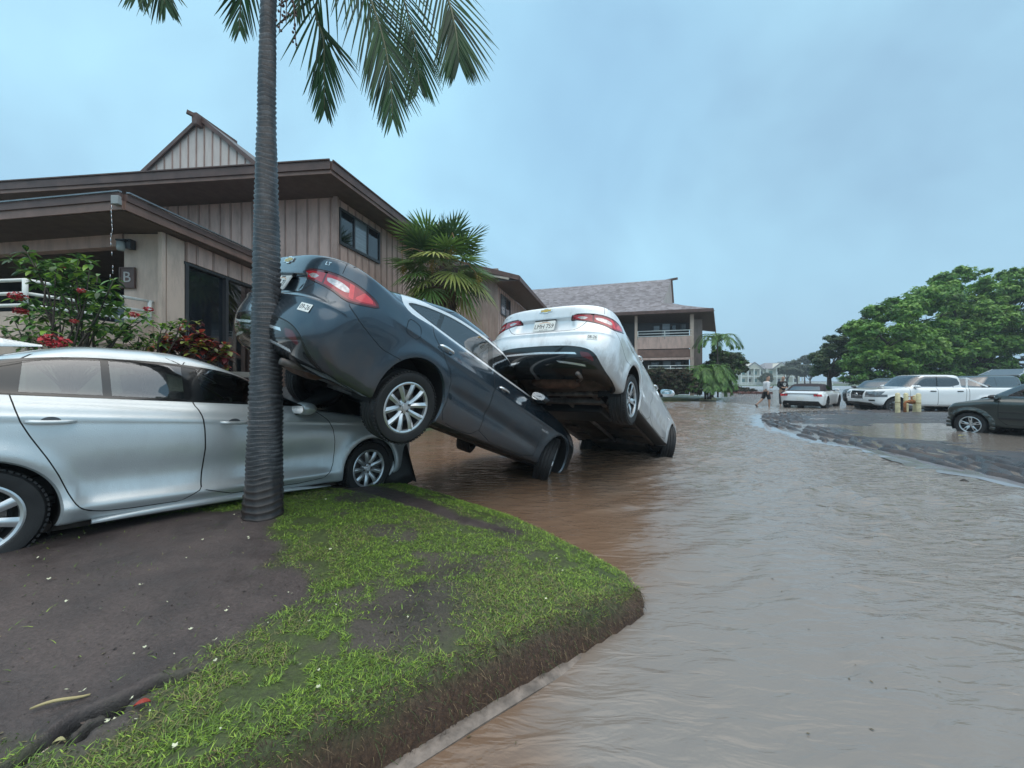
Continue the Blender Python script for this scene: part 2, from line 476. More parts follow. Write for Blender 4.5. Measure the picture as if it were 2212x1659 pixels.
def steering(parent, x, y, z):
    mb = MB(); R_ = Matrix.Rotation(-1.15, 4, 'Y')
    ring = [(.185*math.cos(a), .185*math.sin(a), 0) for a in np.linspace(0, 2*PI, 29)]
    mb.tube(ring, .014, 8, cap=False); mb.box((0,0,-.01), (.12,.14,.05)); mb.bar((0,-.18,0), (0,.18,0), .03, .02); mb.bar((0,0,0), (-.18,0,0), .03, .02)
    mb.tube([(0,0,0), (0,0,-.35)], .03)
    mb.xf(Matrix.Translation((x, y, z)) @ R_)
    return mb.build('steering_wheel', M['trim'], parent, auto=.6)
def frame_at(S, u, v, side=1, off=0.0):
    "matrix sitting on the skin: z = outward normal, x = along the loop horizontally, y = up"
    p = S.ev(np.array([u]), np.array([v]))[0]; n = S.nrm(np.array([u]), np.array([v]))[0]
    p = Vector((p[0], p[1]*side, p[2])); n = Vector((n[0], n[1]*side, n[2]))
    up = Vector((0,0,1)); y = (up-n*up.dot(n)).normalized(); x = y.cross(n).normalized()
    Mx = Matrix((x, y, n)).transposed().to_4x4(); Mx.translation = p+n*off; return Mx
def find_uv(S, tgt, u0=(0,1), v0=(0,1), w=(1,1,1)):
    "skin parameters closest to a target point (positive side)"
    us = np.linspace(*u0, 80); vs = np.linspace(*v0, 80)
    for it in range(4):
        U, V = np.meshgrid(us, vs, indexing='ij'); p = S.ev(U.ravel(), V.ravel())
        d = (((p-np.array(tgt))*np.array(w))**2).sum(1); k = int(np.argmin(d)); u, v = U.ravel()[k], V.ravel()[k]
        du, dv = (us[1]-us[0])*1.5, (vs[1]-vs[0])*1.5
        us = np.linspace(max(0, u-du), min(1, u+du), 12); vs = np.linspace(max(0, v-dv), min(1, v+dv), 12)
    return u, v
def handle(parent, S, x, z, m, length=.20, side=-1):
    u, v = find_uv(S, (x, .9, z), w=(1,.05,1))
    Mx = frame_at(S, u, v, side, 0)
    mb = MB()
    n = 9; pts = []; 
    for i in range(n):
        t = i/(n-1)*2-1; pts.append((t*length/2, 0, .012+.026*(1-abs(t)**3)))
    mb.tube(pts, [.006]+[.0105]*(n-2)+[.006], 10)
    mb.xf(Mx @ Matrix.Diagonal((1,1.35,1,1)))
    o = mb.build('door_handle', m, parent, smooth=True)
    # dark disc on the skin, painting the shade behind the handle
    c = MB(); c.lathe([(.001, .003), (.026, .0025), (.036, .001)], 24, axis='z'); c.xf(Mx @ Matrix.Diagonal((1.25,.85,1,1))); c.build('handle_shade_disc', M['cup'], o, smooth=True)
    return o
def mirror(parent, x, y, z, side, m, glass_back=True):
    mb = MB(); prof = []
    n, k = 10, 14; vs = []
    for i in range(n+1):
        t = i/n; r = math.sin(PI*min(t, .86)**.8) if t < 1 else .0
        rr_ = (1-(2*t-1)**4)**.5 if 0 < t < 1 else .02
        for j in range(k):
            a = 2*PI*j/k
            vs.append((x+.055*math.cos(a)*rr_+.02*math.cos(a), y*side+side*(t-.05)*.235, z+.072*math.sin(a)*rr_*(1-.25*t)+.0))
    fs = [(i*k+j, i*k+(j+1)%k, (i+1)*k+(j+1)%k, (i+1)*k+j) for i in range(n) for j in range(k)]+[tuple(range(k)), tuple(n*k+j for j in range(k))]
    mb.add(vs, fs); o = mb.build('side_mirror', m, parent, smooth=True)
    g = MB(); g.prism(chaikin([(y*side+side*.0, z-.05), (y*side+side*.20, z-.045), (y*side+side*.20, z+.035), (y*side, z+.055)], 2), x-.074, x-.070, ax='x'); g.build('mirror_glass', M['mirror'], o)
    a = MB(); a.box((x+.0, (y-.04)*side, z-.045), (.09, .14, .04)); a.build('mirror_arm', M['trim'], o, bevel=.01)
    return o
M = {}
def paint(name, col, metal=.4, rough=.32, coat=1.0, drops=0.0, flake=.04, dirt=None):
    m = mat(name, col, rough, metal, var=flake, scale=900, coat=coat, back=(.012,.012,.013), croug=.04)
    nt = m.node_tree; b = nt.nodes['Principled BSDF']
    if drops:
        v = N(nt, 'ShaderNodeTexVoronoi', Scale=95.0); v.feature = 'F1'; L(nt, coords(nt), v.inputs['Vector'])
        r = ramp(nt, v.outputs['Distance'], [(.0, 1.0), (.32, .0)])
        n = N(nt, 'ShaderNodeTexNoise', Scale=14.0, Detail=3.0); L(nt, coords(nt), n.inputs['Vector'])
        mm = N(nt, 'ShaderNodeMath', operation='MULTIPLY'); L(nt, r.outputs[0], mm.inputs[0]); L(nt, n.outputs['Fac'], mm.inputs[1])
        bp = N(nt, 'ShaderNodeBump', Strength=drops, Distance=.004); L(nt, mm.outputs[0], bp.inputs['Height'])
        dn = N(nt, 'ShaderNodeTexNoise', Scale=2.6, Detail=1.5); L(nt, coords(nt), dn.inputs['Vector']); db = N(nt, 'ShaderNodeBump', Strength=.10, Distance=.06); L(nt, dn.outputs['Fac'], db.inputs['Height']); L(nt, db.outputs[0], bp.inputs['Normal']); L(nt, bp.outputs[0], b.inputs['Coat Normal']); L(nt, bp.outputs[0], b.inputs['Normal'])
    if dirt:   # mud film, splashed and running
        src = b.inputs['Base Color'].links[0].from_socket
        n = N(nt, 'ShaderNodeTexNoise', Scale=5.0, Detail=8.0, Roughness=.7); L(nt, coords(nt, (1,1,.5)), n.inputs['Vector'])
        r0 = ramp(nt, n.outputs['Fac'], [(.50, 0.0), (.78, dirt)])
        sp = nt.nodes.new('ShaderNodeSeparateXYZ'); L(nt, coords(nt), sp.inputs[0]); nz = N(nt, 'ShaderNodeTexNoise', Scale=7.0, Detail=7.0, Roughness=.7); L(nt, coords(nt, (1,1,.4)), nz.inputs['Vector'])
        mz = N(nt, 'ShaderNodeMath', operation='MULTIPLY_ADD'); L(nt, nz.outputs['Fac'], mz.inputs[0]); mz.inputs[1].default_value = -.75; L(nt, sp.outputs[2], mz.inputs[2])
        rz = ramp(nt, mz.outputs[0], [(.0, dirt*1.3), (.17, .0)]); r = N(nt, 'ShaderNodeMath', operation='MAXIMUM'); L(nt, r0.outputs[0], r.inputs[0]); L(nt, rz.outputs[0], r.inputs[1])
        mx = N(nt, 'ShaderNodeMixRGB'); mx.inputs[2].default_value = (.16,.12,.10,1); L(nt, r.outputs[0], mx.inputs[0]); L(nt, src, mx.inputs[1]); L(nt, mx.outputs[0], b.inputs['Base Color'])
    return m
M['p_dark'] = paint('paint_blue_grey', (.038,.064,.090), .60, .22, drops=.10, dirt=.22)
M['p_silver'] = paint('paint_pale_silver', (.80,.84,.87), .20, .30, drops=.10, dirt=.35)
M['p_corolla'] = paint('paint_silver', (.58,.63,.65), .42, .34, drops=.35, dirt=.12)
M['p_white'] = paint('paint_white', (.78,.80,.81), 0, .35)
M['p_green'] = paint('paint_dark_green', (.035,.045,.042), .3, .35)
M['p_black'] = paint('paint_black', (.012,.013,.015), .1, .3)
M['p_grey'] = paint('paint_grey', (.16,.18,.20), .5, .3)
M['tyre'] = mat('tyre_rubber', (.016,.016,.017), .62, var=.35, scale=9, bump=.15, bscale=60)
M['rim'] = mat('rim_silver', (.62,.64,.66), .28, .75, var=.05, scale=12, coat=.3)
M['rim_dark'] = mat('rim_dark', (.028,.029,.031), .5, .3, var=.2)
M['disc'] = mat('brake_steel', (.18,.16,.15), .45, .8, var=.2)
M['glass'] = glass_mat('car_glass', (.40,.49,.46), refl=.11)
M['glass_dk'] = glass_mat('car_glass_dark', (.06,.08,.085), refl=.12)
M['blackgloss'] = mat('black_gloss', (.008,.009,.010), .12, var=.1, coat=.6)
M['trim'] = mat('black_trim', (.014,.014,.015), .5, var=.2, bump=.08, bscale=120)
M['gap'] = mat('panel_gap', (.006,.006,.007), .9, var=0)
M['cup'] = mat('handle_cup_shade', (.10,.11,.12), .4, .4, var=0)
M['chrome'] = mat('chrome', (.86,.88,.90), .22, .75, var=.03, coat=.5)
M['bright_trim'] = mat('bright_window_trim', (.80,.83,.85), .28, .25, var=.03, coat=.8)
M['lamp_far'] = mat('lamp_smoked', (.16,.17,.18), .15, .4, var=.5, scale=12, coat=1)
M['seat'] = mat('seat_fabric', (.022,.022,.024), .85, var=.2, bump=.2)
M['seat_grey'] = mat('seat_grey_fabric', (.07,.07,.07), .85, var=.2, bump=.2)
M['mirror'] = mat('mirror_glass', (.85,.88,.9), .04, 1.0, var=0)
M['well'] = mat('wheel_well_liner', (.010,.010,.011), .9, var=.3)
M['under'] = mat('underbody_dirt', (.050,.036,.028), .75, var=.6, scale=7, bump=.5, bscale=18)
M['under_m'] = mat('underbody_metal', (.16,.14,.13), .5, .5, var=.5, scale=8)
M['under_b'] = mat('underbody_rust', (.11,.055,.035), .7, .2, var=.6, scale=9, bump=.4, bscale=30)
M['red_lens'] = mat('red_lens', (.38,.008,.018), .12, var=.15, scale=30, coat=1, spec=.6)
M['red_dark'] = mat('red_lens_dark', (.10,.004,.010), .15, var=.2, scale=20, coat=1)
M['red_lit'] = mat('red_lens_bright', (.75,.05,.06), .15, var=.1, scale=30, coat=1)
M['clear_lens'] = mat('clear_lens', (.55,.50,.50), .15, .5, var=.35, scale=45, coat=1)
M['plate'] = mat('plate_white', (.72,.73,.70), .45, var=.04)
M['ink'] = mat('ink_black', (.02,.02,.022), .6, var=0)
M['sticker'] = mat('sticker_white', (.74,.76,.74), .55, var=.03)
M['gold'] = mat('badge_gold', (.62,.42,.12), .3, .6, var=.2, scale=60)
M['orange'] = mat('rainbow_orange', (.75,.40,.20), .5, var=.1)
def malibu_surf():
    side = lambda r, s, f: [(-1.10, r), (-.75, r*.6+s*.4), (-.3, s), (2.6, s), (3.2, (s+f)/2), (3.75, f)]
    Ls = [
     (-.80, 3.45, .70, .20, .30, [(-1,.24),(0,.19),(3.4,.19)]),
     (-.96, 3.66, .85, .40, .60, side(.27,.185,.19)),
     (-1.05, 3.78, .895, .55, .80, side(.33,.215,.24)),
     (-1.105,3.84, .905, .50, .92, side(.46,.36,.40), .55, .62),
     (-1.115,3.84, .915, .48, .95, side(.60,.52,.52), .52, .62),
     (-1.085,3.82, .925, .46, .95, side(.74,.68,.62), .52, .62),
     (-1.06, 3.76, .920, .48, .95, [(-1.1,.86),(-.5,.86),(1,.80),(2.8,.74),(3.7,.70)]),
     (-1.075,3.68, .885, .52, .90, [(-1.1,1.0),(-.6,.985),(1,.93),(2.7,.87),(3.2,.82),(3.7,.76)]),
     (-1.085,3.60, .845, .48, .90, [(-1.1,1.135),(-.95,1.12),(-.5,1.05),(1,.985),(2.6,.93),(3.1,.87),(3.6,.79)]),
     (-1.04, 3.50, .815, .44, .85, [(-1.1,1.145),(-.9,1.125),(-.5,1.07),(1,1.01),(2.4,.965),(3.0,.905),(3.5,.82)]),
     (-.70, 2.55, .790, .34, .70, [(-.8,1.125),(-.4,1.09),(1,1.03),(1.8,1.0),(2.2,.985),(2.6,.965)]),
     (-.62, 2.28, .765, .32, .72, [(-.8,1.15),(-.4,1.12),(1,1.05),(1.9,1.02),(2.3,1.01)]),
     (-.05, 1.75, .665, .30, .52, [(-.1,1.33),(.3,1.325),(.9,1.31),(1.5,1.27),(1.8,1.24)]),
     (.30, 1.38, .575, .30, .42, [(.2,1.43),(.8,1.445),(1.4,1.41)]),
     (.45, 1.20, .40, .30, .35, [(.4,1.462),(.9,1.475),(1.3,1.455)]),
     (.70, 1.00, .0, .1, .1, [(.4,1.475),(.9,1.48),(1.3,1.47)]),
    ]
    def deco(p):
        x, y, z = p[...,0], p[...,1].copy(), p[...,2]; s = np.sign(y)
        for xw in (0, 2.83):
            d = np.hypot(x-xw, z-.335); y = y+s*.016*np.exp(-((d-.41)/.07)**2)*(z > .1)*(np.abs(y) > .6)
        on = (np.abs(y) > .7)
        zc = .47+.10*(1.4-x)/1.4            # lower scallop
        y = y-s*.022*np.exp(-((z-zc-.02)/.07)**2)*sst(-.1,.7,x)*(1-sst(2.0,2.5,x))*on
        zl = .865-.045*x                      # shoulder crease
        y = y+s*.012*np.exp(-((z-zl)/.028)**2)*sst(-.7,-.2,x)*(1-sst(2.4,3.2,x))*on
        q = p.copy(); q[...,1] = y
        a = np.abs(y)+x+1.09; ln_ = (a-1.08)-(z-.79)*.45            # crease from the lamp down the bumper corner
        y = y+s*.016*np.exp(-(ln_/.045)**2)*sst(.36,.46,z)*sst(.80,.76,z)*(x < -.4)
        zb = .735                                                     # ledge across the bumper
        x2 = -.016*np.exp(-((z-zb)/.022)**2)*(x < -.85)
        # plate recess in the tail
        r = (sst(.42,.36,np.abs(y)))*sst(.775,.80,z)*sst(.965,.94,z)*(x < -.9)
        q[...,0] = x+.045*r+x2
        return q
    return Surf(Ls, deco)
def badge_bowtie(parent, Mx, w=.20):
    k = w/2
    bow = [(-1,-.20),(-.36,-.20),(-.36,-.36),(.30,-.36),(.36,-.20),(.92,-.20),(1,.20),(.36,.20),(.36,.36),(-.30,.36),(-.36,.20),(-.92,.20)]
    o = MB(); o.prism([(a*k, b*k) for a, b in bow], 0, .006, ax='z'); o.xf(Mx); b = o.build('badge', M['chrome'], parent)
    i = MB(); i.prism([(a*k*.80, b*k*.62) for a, b in bow], .006, .009, ax='z'); i.xf(Mx); i.build('badge_centre', M['gold'], b)
    return b
def malibu(name, label, pmat, rim_style, face, dark, plate_txt, sticker_txt, group, steer=0, droop=.25):
    root = empty(name, label=label, cat='car', group=group)
    S = malibu_surf(); C = Cut(S, 124, 76); RA = .385
    A = lambda p: np.abs(p[:,1])+(p[:,0]+1.09)
    for xw in (0., 2.83):
        C.cut(lambda p: np.maximum(np.hypot(p[:,0]-xw, p[:,2]-.335)-RA, .55-np.abs(p[:,1])), None)
    sidec = lambda c: (np.abs(c[:,1]) > .5)
    # glasshouse openings
    dlo = chaikin([(-.36,1.105),(-.29,1.15),(-.05,1.225),(.35,1.305),(.9,1.335),(1.35,1.305),(1.75,1.205),(2.22,1.035),(2.24,1.015),(1.6,1.028),(.6,1.052),(-.20,1.078)], 2)
    fd = lambda p: sd_poly(dlo, p[:,0], p[:,2])
    C.cut(fd, 'g', pred=lambda c: (np.abs(c[:,1]) > .45) & (c[:,2] > .98))
    C.cut(lambda p: fd(p)-.030-.045*sst(.0,-.4,p[:,0]), 'chrome', pred=lambda c: (np.abs(c[:,1]) > .45) & (c[:,2] > .95) & (fd(c) > -.01) & (fd(c) < .13))
    fw = lambda p: sd_poly(dlo, p[:,0], p[:,2])+.018
    C.cut(fw, 'pane', frm=('g',))
    for xa, xb, sl in ((.04,.10,.30),(.92,1.02,-.05),(1.90,1.945,.0)):       # pillars
        C.cut(lambda p: np.maximum(xa+sl*(p[:,2]-1.1)-p[:,0], p[:,0]-xb-sl*(p[:,2]-1.1)), 'g', frm=('pane',))
    rw = chaikin([(-.50,1.15),(-.38,1.36),(0,1.39),(.38,1.36),(.50,1.15),(0,1.155)], 2)
    C.cut(lambda p: sd_poly(rw, p[:,1], p[:,2]), 'rear_window', pred=lambda c: (c[:,0] < .5) & (c[:,2] > 1.08) & (np.abs(c[:,1]) < .75) & (c[:,0] > -.9))
    ws = chaikin([(-.71,1.0),(-.54,1.36),(0,1.39),(.54,1.36),(.71,1.0),(0,1.02)], 2)
    C.cut(lambda p: sd_poly(ws, p[:,1], p[:,2]), 'windshield', pred=lambda c: (c[:,0] > 1.2) & (c[:,2] > .98) & (np.abs(c[:,1]) < .75))
    # doors
    rd = chaikin([(-.02,1.08),(-.04,.98),(.10,.88),(.335,.70),(.40,.50),(.40,.32),(.50,.245),(1.03,.245),(1.03,.60),(.985,1.0),(.985,1.06),(.97,1.42),(.4,1.42),(-.02,1.2)], 1)
    fr = lambda p: sd_poly(rd, p[:,0], p[:,2])
    fdn = chaikin([(1.04,.245),(2.25,.245),(2.30,.45),(2.22,.85),(2.02,1.03),(1.4,1.42),(.978,1.42),(.995,1.0),(1.04,.6)], 1)
    ff = lambda p: sd_poly(fdn, p[:,0], p[:,2])
    sidec = lambda c: (np.abs(c[:,1]) > .60) | ((c[:,2] < 1.25) & (np.abs(c[:,1]) > .5))
    C.cut(fr, 'door_r', pred=sidec); C.cut(lambda p: fr(p)-.007, 'gap', pred=lambda c: sidec(c) & (fr(c) > 0) & (fr(c) < .05))
    C.cut(ff, 'door_f', pred=sidec, frm=('body',)); C.cut(lambda p: ff(p)-.007, 'gap', pred=lambda c: sidec(c) & (ff(c) > 0) & (ff(c) < .05))
    # tail lamps, wrapped round the corner
    AZ0 = lambda p: (A(p), p[:,2])
    tl = chaikin([(.39,.992),(.43,.918),(.60,.898),(.86,.860),(1.05,.815),(1.17,.830),(1.36,.893),(1.30,.935),(1.1,.975),(.80,.998),(.5,.998)], 1)
    ft = lambda p: sd_poly(tl, A(p), p[:,2]); rc = lambda c: c[:,0] < -.3
    C.cut(ft, 'lamp', pred=rc)
    C.cut(lambda p: ft(p)-.006, 'gap', pred=lambda c: rc(c) & (ft(c) > 0) & (ft(c) < .06))
    C.cut(lambda p: ft(p)+.016, 'lamp_in', frm=('lamp',))
    for poly, nm in (([(.47,.968),(.48,.932),(.60,.920),(.64,.960)], 'clear'), ([(.74,.955),(.735,.925),(.93,.888),(1.02,.88),(1.06,.90),(1.0,.93),(.9,.95)], 'clear'),
                     ([(1.17,.945),(1.11,.865),(1.17,.862),(1.30,.90),(1.27,.92),(1.20,.94)], 'bright')):
        pl = chaikin(poly, 1); fl = (lambda pl: lambda p: sd_poly(pl, A(p), p[:,2]))(pl)
        C.cut(fl, nm, frm=('lamp_in',))
    C.convex([(.69,1.02),(.715,1.02),(.735,.85),(.71,.85)], AZ0, 'lamp', ('lamp_in','clear'))
    bar = [(1.00,.97),(1.05,.97),(1.11,.85),(1.06,.85)]
    C.cut(lambda p: sd_poly(bar, A(p), p[:,2]), 'bright', frm=('clear','lamp_in'))
    # bumper cover: seam, black lower valance, reflectors, bright strips
    val = chaikin([(-.3,.548),(.30,.543),(.62,.512),(.78,.455),(.92,.35),(1.12,.255),(1.6,.18),(1.6,0),(-.3,0)], 2)
    fv = lambda p: sd_poly(val, A(p), p[:,2])
    C.cut(fv, 'valance', pred=rc, frm=('body',))
    C.cut(lambda p: fv(p)-.010, 'edge', pred=lambda c: rc(c) & (fv(c) > 0) & (fv(c) < .05), frm=('body',))
    rf = [(.56,.475),(.60,.42),(.79,.375),(.80,.395),(.70,.462)]
    C.cut(lambda p: sd_poly(rf, A(p), p[:,2]), 'reflector', pred=rc, frm=('valance',))
    AZ = lambda p: (A(p), p[:,2])
    for st in ([(-.2,.480),(.50,.462),(.53,.440),(-.2,.456)], [(.28,.372),(.70,.335),(.72,.315),(.34,.348)]):
        C.convex(st, AZ, 'strip', ('valance',), rc)
    trunk = chaikin([(-.1,-1.3),(.79,-1.3),(.775,-.92),(.72,-.62),(.60,-.50),(-.1,-.48)], 1)
    C.seam(lambda p: sd_poly(trunk, np.abs(p[:,1]), p[:,0]), .007, pred=lambda c: (c[:,0] < -.4) & (c[:,2] > 1.10) & (c[:,0] > -1.02))
    cn = [(.88,1.0),(.875,1.06),(.86,1.16),(.2,1.3),(.2,1.0)]
    C.seam(lambda p: sd_poly(cn, A(p), p[:,2]), .007, pred=lambda c: (c[:,0] < -.7) & (c[:,2] > 1.0) & (c[:,2] < 1.11) & (np.abs(c[:,1])+c[:,0]+1.09 > .7))
    sm = chaikin([(-.3,1.2),(-.3,.765),(.40,.765),(.50,.79),(.60,.87),(.66,.95),(.66,1.2)], 1)
    C.seam(lambda p: sd_poly(sm, A(p), p[:,2]), .007, pred=lambda c: rc(c) & (c[:,2] < .93))
    s2 = [(1.08,.9),(1.10,.80),(1.30,.70),(1.52,.615),(1.9,.6),(1.9,.9)]
    C.seam(lambda p: sd_poly(s2, A(p), p[:,2]), .006, pred=lambda c: rc(c) & (c[:,2] < .80))
    # fuel flap outline (right side only -> handled with an overlay ring)
    hl = chaikin([(2.95,.80),(3.35,.77),(3.62,.70),(3.75,.62),(3.5,.62),(3.1,.70)], 1)
    C.cut(lambda p: sd_poly(hl, p[:,0], p[:,2]), 'headlamp', pred=lambda c: (c[:,0] > 2.8) & (np.abs(c[:,1]) > .35))
    C.convex([(-.1,.60),(.62,.62),(.50,.40),(-.1,.36)], lambda p: (np.abs(p[:,1]), p[:,2]), 'grille', ('body',), lambda c: c[:,0] > 3.4)
    # sill trim
    C.cut(lambda p: p[:,2]-.232-.0*p[:,0], 'sill', pred=lambda c: (c[:,0] > .38) & (c[:,0] < 2.45) & sidec(c))
    T = {'body': ('body', pmat, False, None), 'chrome': ('window_trim', M['bright_trim'], True, None), 'g': ('window_pillar', M['blackgloss'], True, None), 'pane': ('side_window', M['glass'], True, None),
         'rear_window': ('rear_window', M['glass_dk'], False, None), 'windshield': ('windshield', M['glass'], False, None), 'door_r': ('rear_door', pmat, True, None), 'door_f': ('front_door', pmat, True, None),
         'gap': ('panel_gap', M['gap'], False, None), 'lamp': ('tail_light', M['red_dark'], True, None), 'lamp_in': ('tail_light', M['red_lens'], True, None), 'clear': ('tail_light', M['clear_lens'], True, None), 'bright': ('tail_light', M['red_lit'], True, None),
         'valance': ('rear_valance', M['blackgloss'], False, None), 'reflector': ('reflector', M['red_dark'], True, None), 'strip': ('rear_valance', M['chrome'], False, None), 'headlamp': ('headlight', M['clear_lens'], True, None), 'grille': ('front_grille', M['trim'], False, None), 'edge': ('rear_valance', M['trim'], False, None), 'sill': ('sill', M['trim'], True, None)}
    ob = make_shell(C, T, root, [(0.,.335),(2.83,.335)], RA, [pmat, M['well']])
    # wells
    for xw in (0, 2.83):
        for sd in (1, -1):
            mb = MB(); n = 20
            pr = [(xw+math.cos(a)*(RA-.004), .335+math.sin(a)*(RA-.004)) for a in np.linspace(-.45, PI+.45, n)]
            vs = [(p[0], yy*sd, p[1]) for yy in (.56, .845) for p in pr]
            mb.add(vs, [(i, i+1, n+i+1, n+i) for i in range(n-1)]+[tuple(range(n))]); mb.build('wheel_well', M['well'], root, fixn=False)
    R = .338
    for xw in (0, 2.83):
        for sd in (-1, 1): wheel(root, xw, sd, R if xw else droop, .795, rim_style, R, .228, .231, face, dark, steer=steer if xw else 0, spin=.5+xw+sd*.3)
    # underbody: pan, tunnel, tank, silencer, pipe, subframe, arms, springs
    ub = empty('underbody'); ub.parent = root
    mb = MB(); nx, ny = 44, 20; vs = []
    for i in range(nx):
        for j in range(ny):
            x = -.98+i/(nx-1)*4.5; y = -.74+j/(ny-1)*1.48
            z = .205+.07*math.exp(-(y/.16)**2)*(x > .2)+.02*math.sin(x*9)*math.cos(y*7)+.09*sst(-.35,-.75,x)+.14*math.exp(-((x)/.28)**2)
            vs.append((x, y*(1-.35*sst(-.75,-1.0,x))*(1-.35*sst(3.0,3.5,x)), z))
    mb.add(vs, [(i*ny+j, (i+1)*ny+j, (i+1)*ny+j+1, i*ny+j+1) for i in range(nx-1) for j in range(ny-1)]); mb.build('floor_pan', M['under'], ub, auto=.7)
    mb = MB(); mb.box((.55, .1, .20), (.55, 1.0, .13)); mb.build('fuel_tank', M['trim'], ub, bevel=.04)
    mb = MB(); mb.tube([(-.60, y, .27+.02*math.cos(y*3)) for y in np.linspace(-.40,.28,8)], [.06,.095,.105,.105,.105,.105,.095,.06], 16); mb.build('silencer', M['under_b'], ub, smooth=True)
    mb = MB(); mb.tube([(-.60,.25,.27),(-.35,.30,.30),(0,.22,.36),(.25,.05,.22),(.8,0,.19),(1.6,0,.19),(2.6,.02,.2)], .03, 10); mb.tube([(-.60,-.36,.27),(-.80,-.50,.25),(-.98,-.52,.23)], .028, 10); mb.build('exhaust_pipe', M['under_m'], ub, smooth=True)
    mb = MB(); mb.bar((.05,-.62,.22),(.05,.62,.22),.10,.07); mb.bar((-.20,-.58,.25),(-.20,.58,.25),.07,.06)
    for s in (-1, 1): mb.bar((.28,s*.45,.24),(-.28,s*.42,.26),.07,.06); mb.bar((.62,s*.68,.20),(.05,s*.70,.25),.07,.05)
    mb.build('rear_subframe', M['under_m'], ub, bevel=.012)
    mb = MB()
    for s in (-1, 1):
        hx = [(-.02+.055*math.cos(a), s*.52+.055*math.sin(a), .27+a/(2*PI)*.045) for a in np.linspace(0, 10*PI, 80)]; mb.tube(hx, .008, 5)
        mb.tube([(-.12,s*.66,.26),(-.14,s*.60,.62)], .028, 8)
    mb.build('spring', M['under_b'], ub, smooth=True)
    mb = MB()
    for s in (-1, 1):
        for x in (.95,1.55,2.1): mb.box((x,s*.52,.19),(.42,.22,.03))
        mb.bar((.5,s*.66,.19),(2.4,s*.66,.19),.06,.05)
    mb.box((2.75,0,.20),(.8,1.0,.09)); mb.bar((2.83,-.7,.26),(2.83,.7,.26),.07,.06); mb.build('shield_panel', M['under'], ub, bevel=.01)
    # things fixed to the skin
    for x, z, par in ((.16,.90,'rear_door'), (1.19,.855,'front_door')): 
        for sd in (-1, 1): handle(ob.get((par, sd), root), S, x, z, M['chrome'], .21, sd)
    for sd in (-1, 1): mirror(ob.get(('front_door', sd), root), 1.90, .86, 1.02, sd, pmat)
    # rear badge, plate
    u, v = find_uv(S, (-1.08, 0.02, 1.075), u0=(0,.05)); Mx = frame_at(S, .0035, v, 1, .002); Mx.translation.y = 0
    badge_bowtie(root, Mx, .19)
    pl = MB(); Mp = Matrix.Translation((-1.062, 0, .862)) @ Matrix(((0,0,-1,0),(-1,0,0,0),(0,1,0,0),(0,0,0,1))) @ Matrix.Rotation(-.10, 4, 'X')
    pl.prism(rrect(.304,.152,.018), -.004, .004, ax='z'); pl.xf(Mp); po = pl.build('license_plate', M['plate'], root)
    text_mesh(plate_txt, .092, M['ink'], 'plate_number', po, Mp @ Matrix.Translation((0,-.010,.0046)), .0006, sx=.80)
    arc = MB(); n = 14
    vs = [((r*math.cos(a)*1.7, -.005+r*math.sin(a)*.85+.0, .0048)) for r in (.062, .070) for a in np.linspace(.75, PI-.75, n)]
    arc.add(vs, [(i, i+1, n+i+1, n+i) for i in range(n-1)]); arc.xf(Mp); arc.build('plate_rainbow', M['orange'], po)
    text_mesh('HAWAII', .022, M['ink'], 'plate_state', po, Mp @ Matrix.Translation((0,.061,.0046)), .0004)
    text_mesh('ALOHA STATE', .018, M['ink'], 'plate_motto', po, Mp @ Matrix.Translation((0,-.062,.0046)), .0004)
    lamp = MB(); lamp.box((-1.045,0,.945),(.03,.30,.022)); lamp.build('plate_lamp', M['trim'], root, bevel=.004)
    # stickers and trim letters
    u, v = find_uv(S, (-1.03,.665,.655), u0=(0,.25)); Ms = frame_at(S, u, v, -1, .0015)
    st = MB(); st.prism([(-.062,-.034),(.062,-.034),(.062,.034),(-.062,.034)], 0, .001, ax='z'); st.xf(Ms); so = st.build('sticker', M['sticker'], root)
    text_mesh(sticker_txt, .058, M['ink'], 'sticker_text', so, Ms @ Matrix.Translation((0,0,.0014)), .0004, sx=.80)
    u, v = find_uv(S, (-1.0,.60,1.06), u0=(0,.25)); text_mesh('LT', .042, M['chrome'], 'trim_letters', root, frame_at(S, u, v, -1, .001), .002, sx=1.3)
    u, v = find_uv(S, (-1.0,.60,1.06), u0=(0,.25)); text_mesh('MALIBU', .030, M['chrome'], 'model_letters', root, frame_at(S, u, v, 1, .001), .002, sx=1.3)
    u, v = find_uv(S, (2.33,.9,.665), w=(1,.05,1)); text_mesh('MALIBU', .042, M['chrome'], 'door_letters', ob.get(('front_door',-1), root), frame_at(S, u, v, -1, .001), .002, sx=1.35)
    # fuel flap ring, right rear quarter
    u, v = find_uv(S, (-.27,.9,.90), w=(1,.05,1)); Mf = frame_at(S, u, v, -1, .0)
    fl = chaikin([(-.085,-.07),(.075,-.085),(.085,.06),(.0,.085),(-.075,.075)], 2); vs = []
    for k in (1.0, 1.055):
        for a, b in fl:
            q = Mf @ Vector((a*k, b*k, 0)); uu, vv = find_uv(S, (q.x, -q.y, q.z), (max(0,u-.06),min(1,u+.06)), (max(0,v-.1),min(1,v+.1)), (1,.3,1))
            pp = S.ev(np.array([uu]), np.array([vv]))[0]; nn = S.nrm(np.array([uu]), np.array([vv]))[0]; pp = pp+nn*.0015; vs.append((pp[0], -pp[1], pp[2]))
    n = len(fl); g = MB(); g.add(vs, [(i, (i+1)%n, n+(i+1)%n, n+i) for i in range(n)]); g.build('fuel_flap', M['gap'], root)
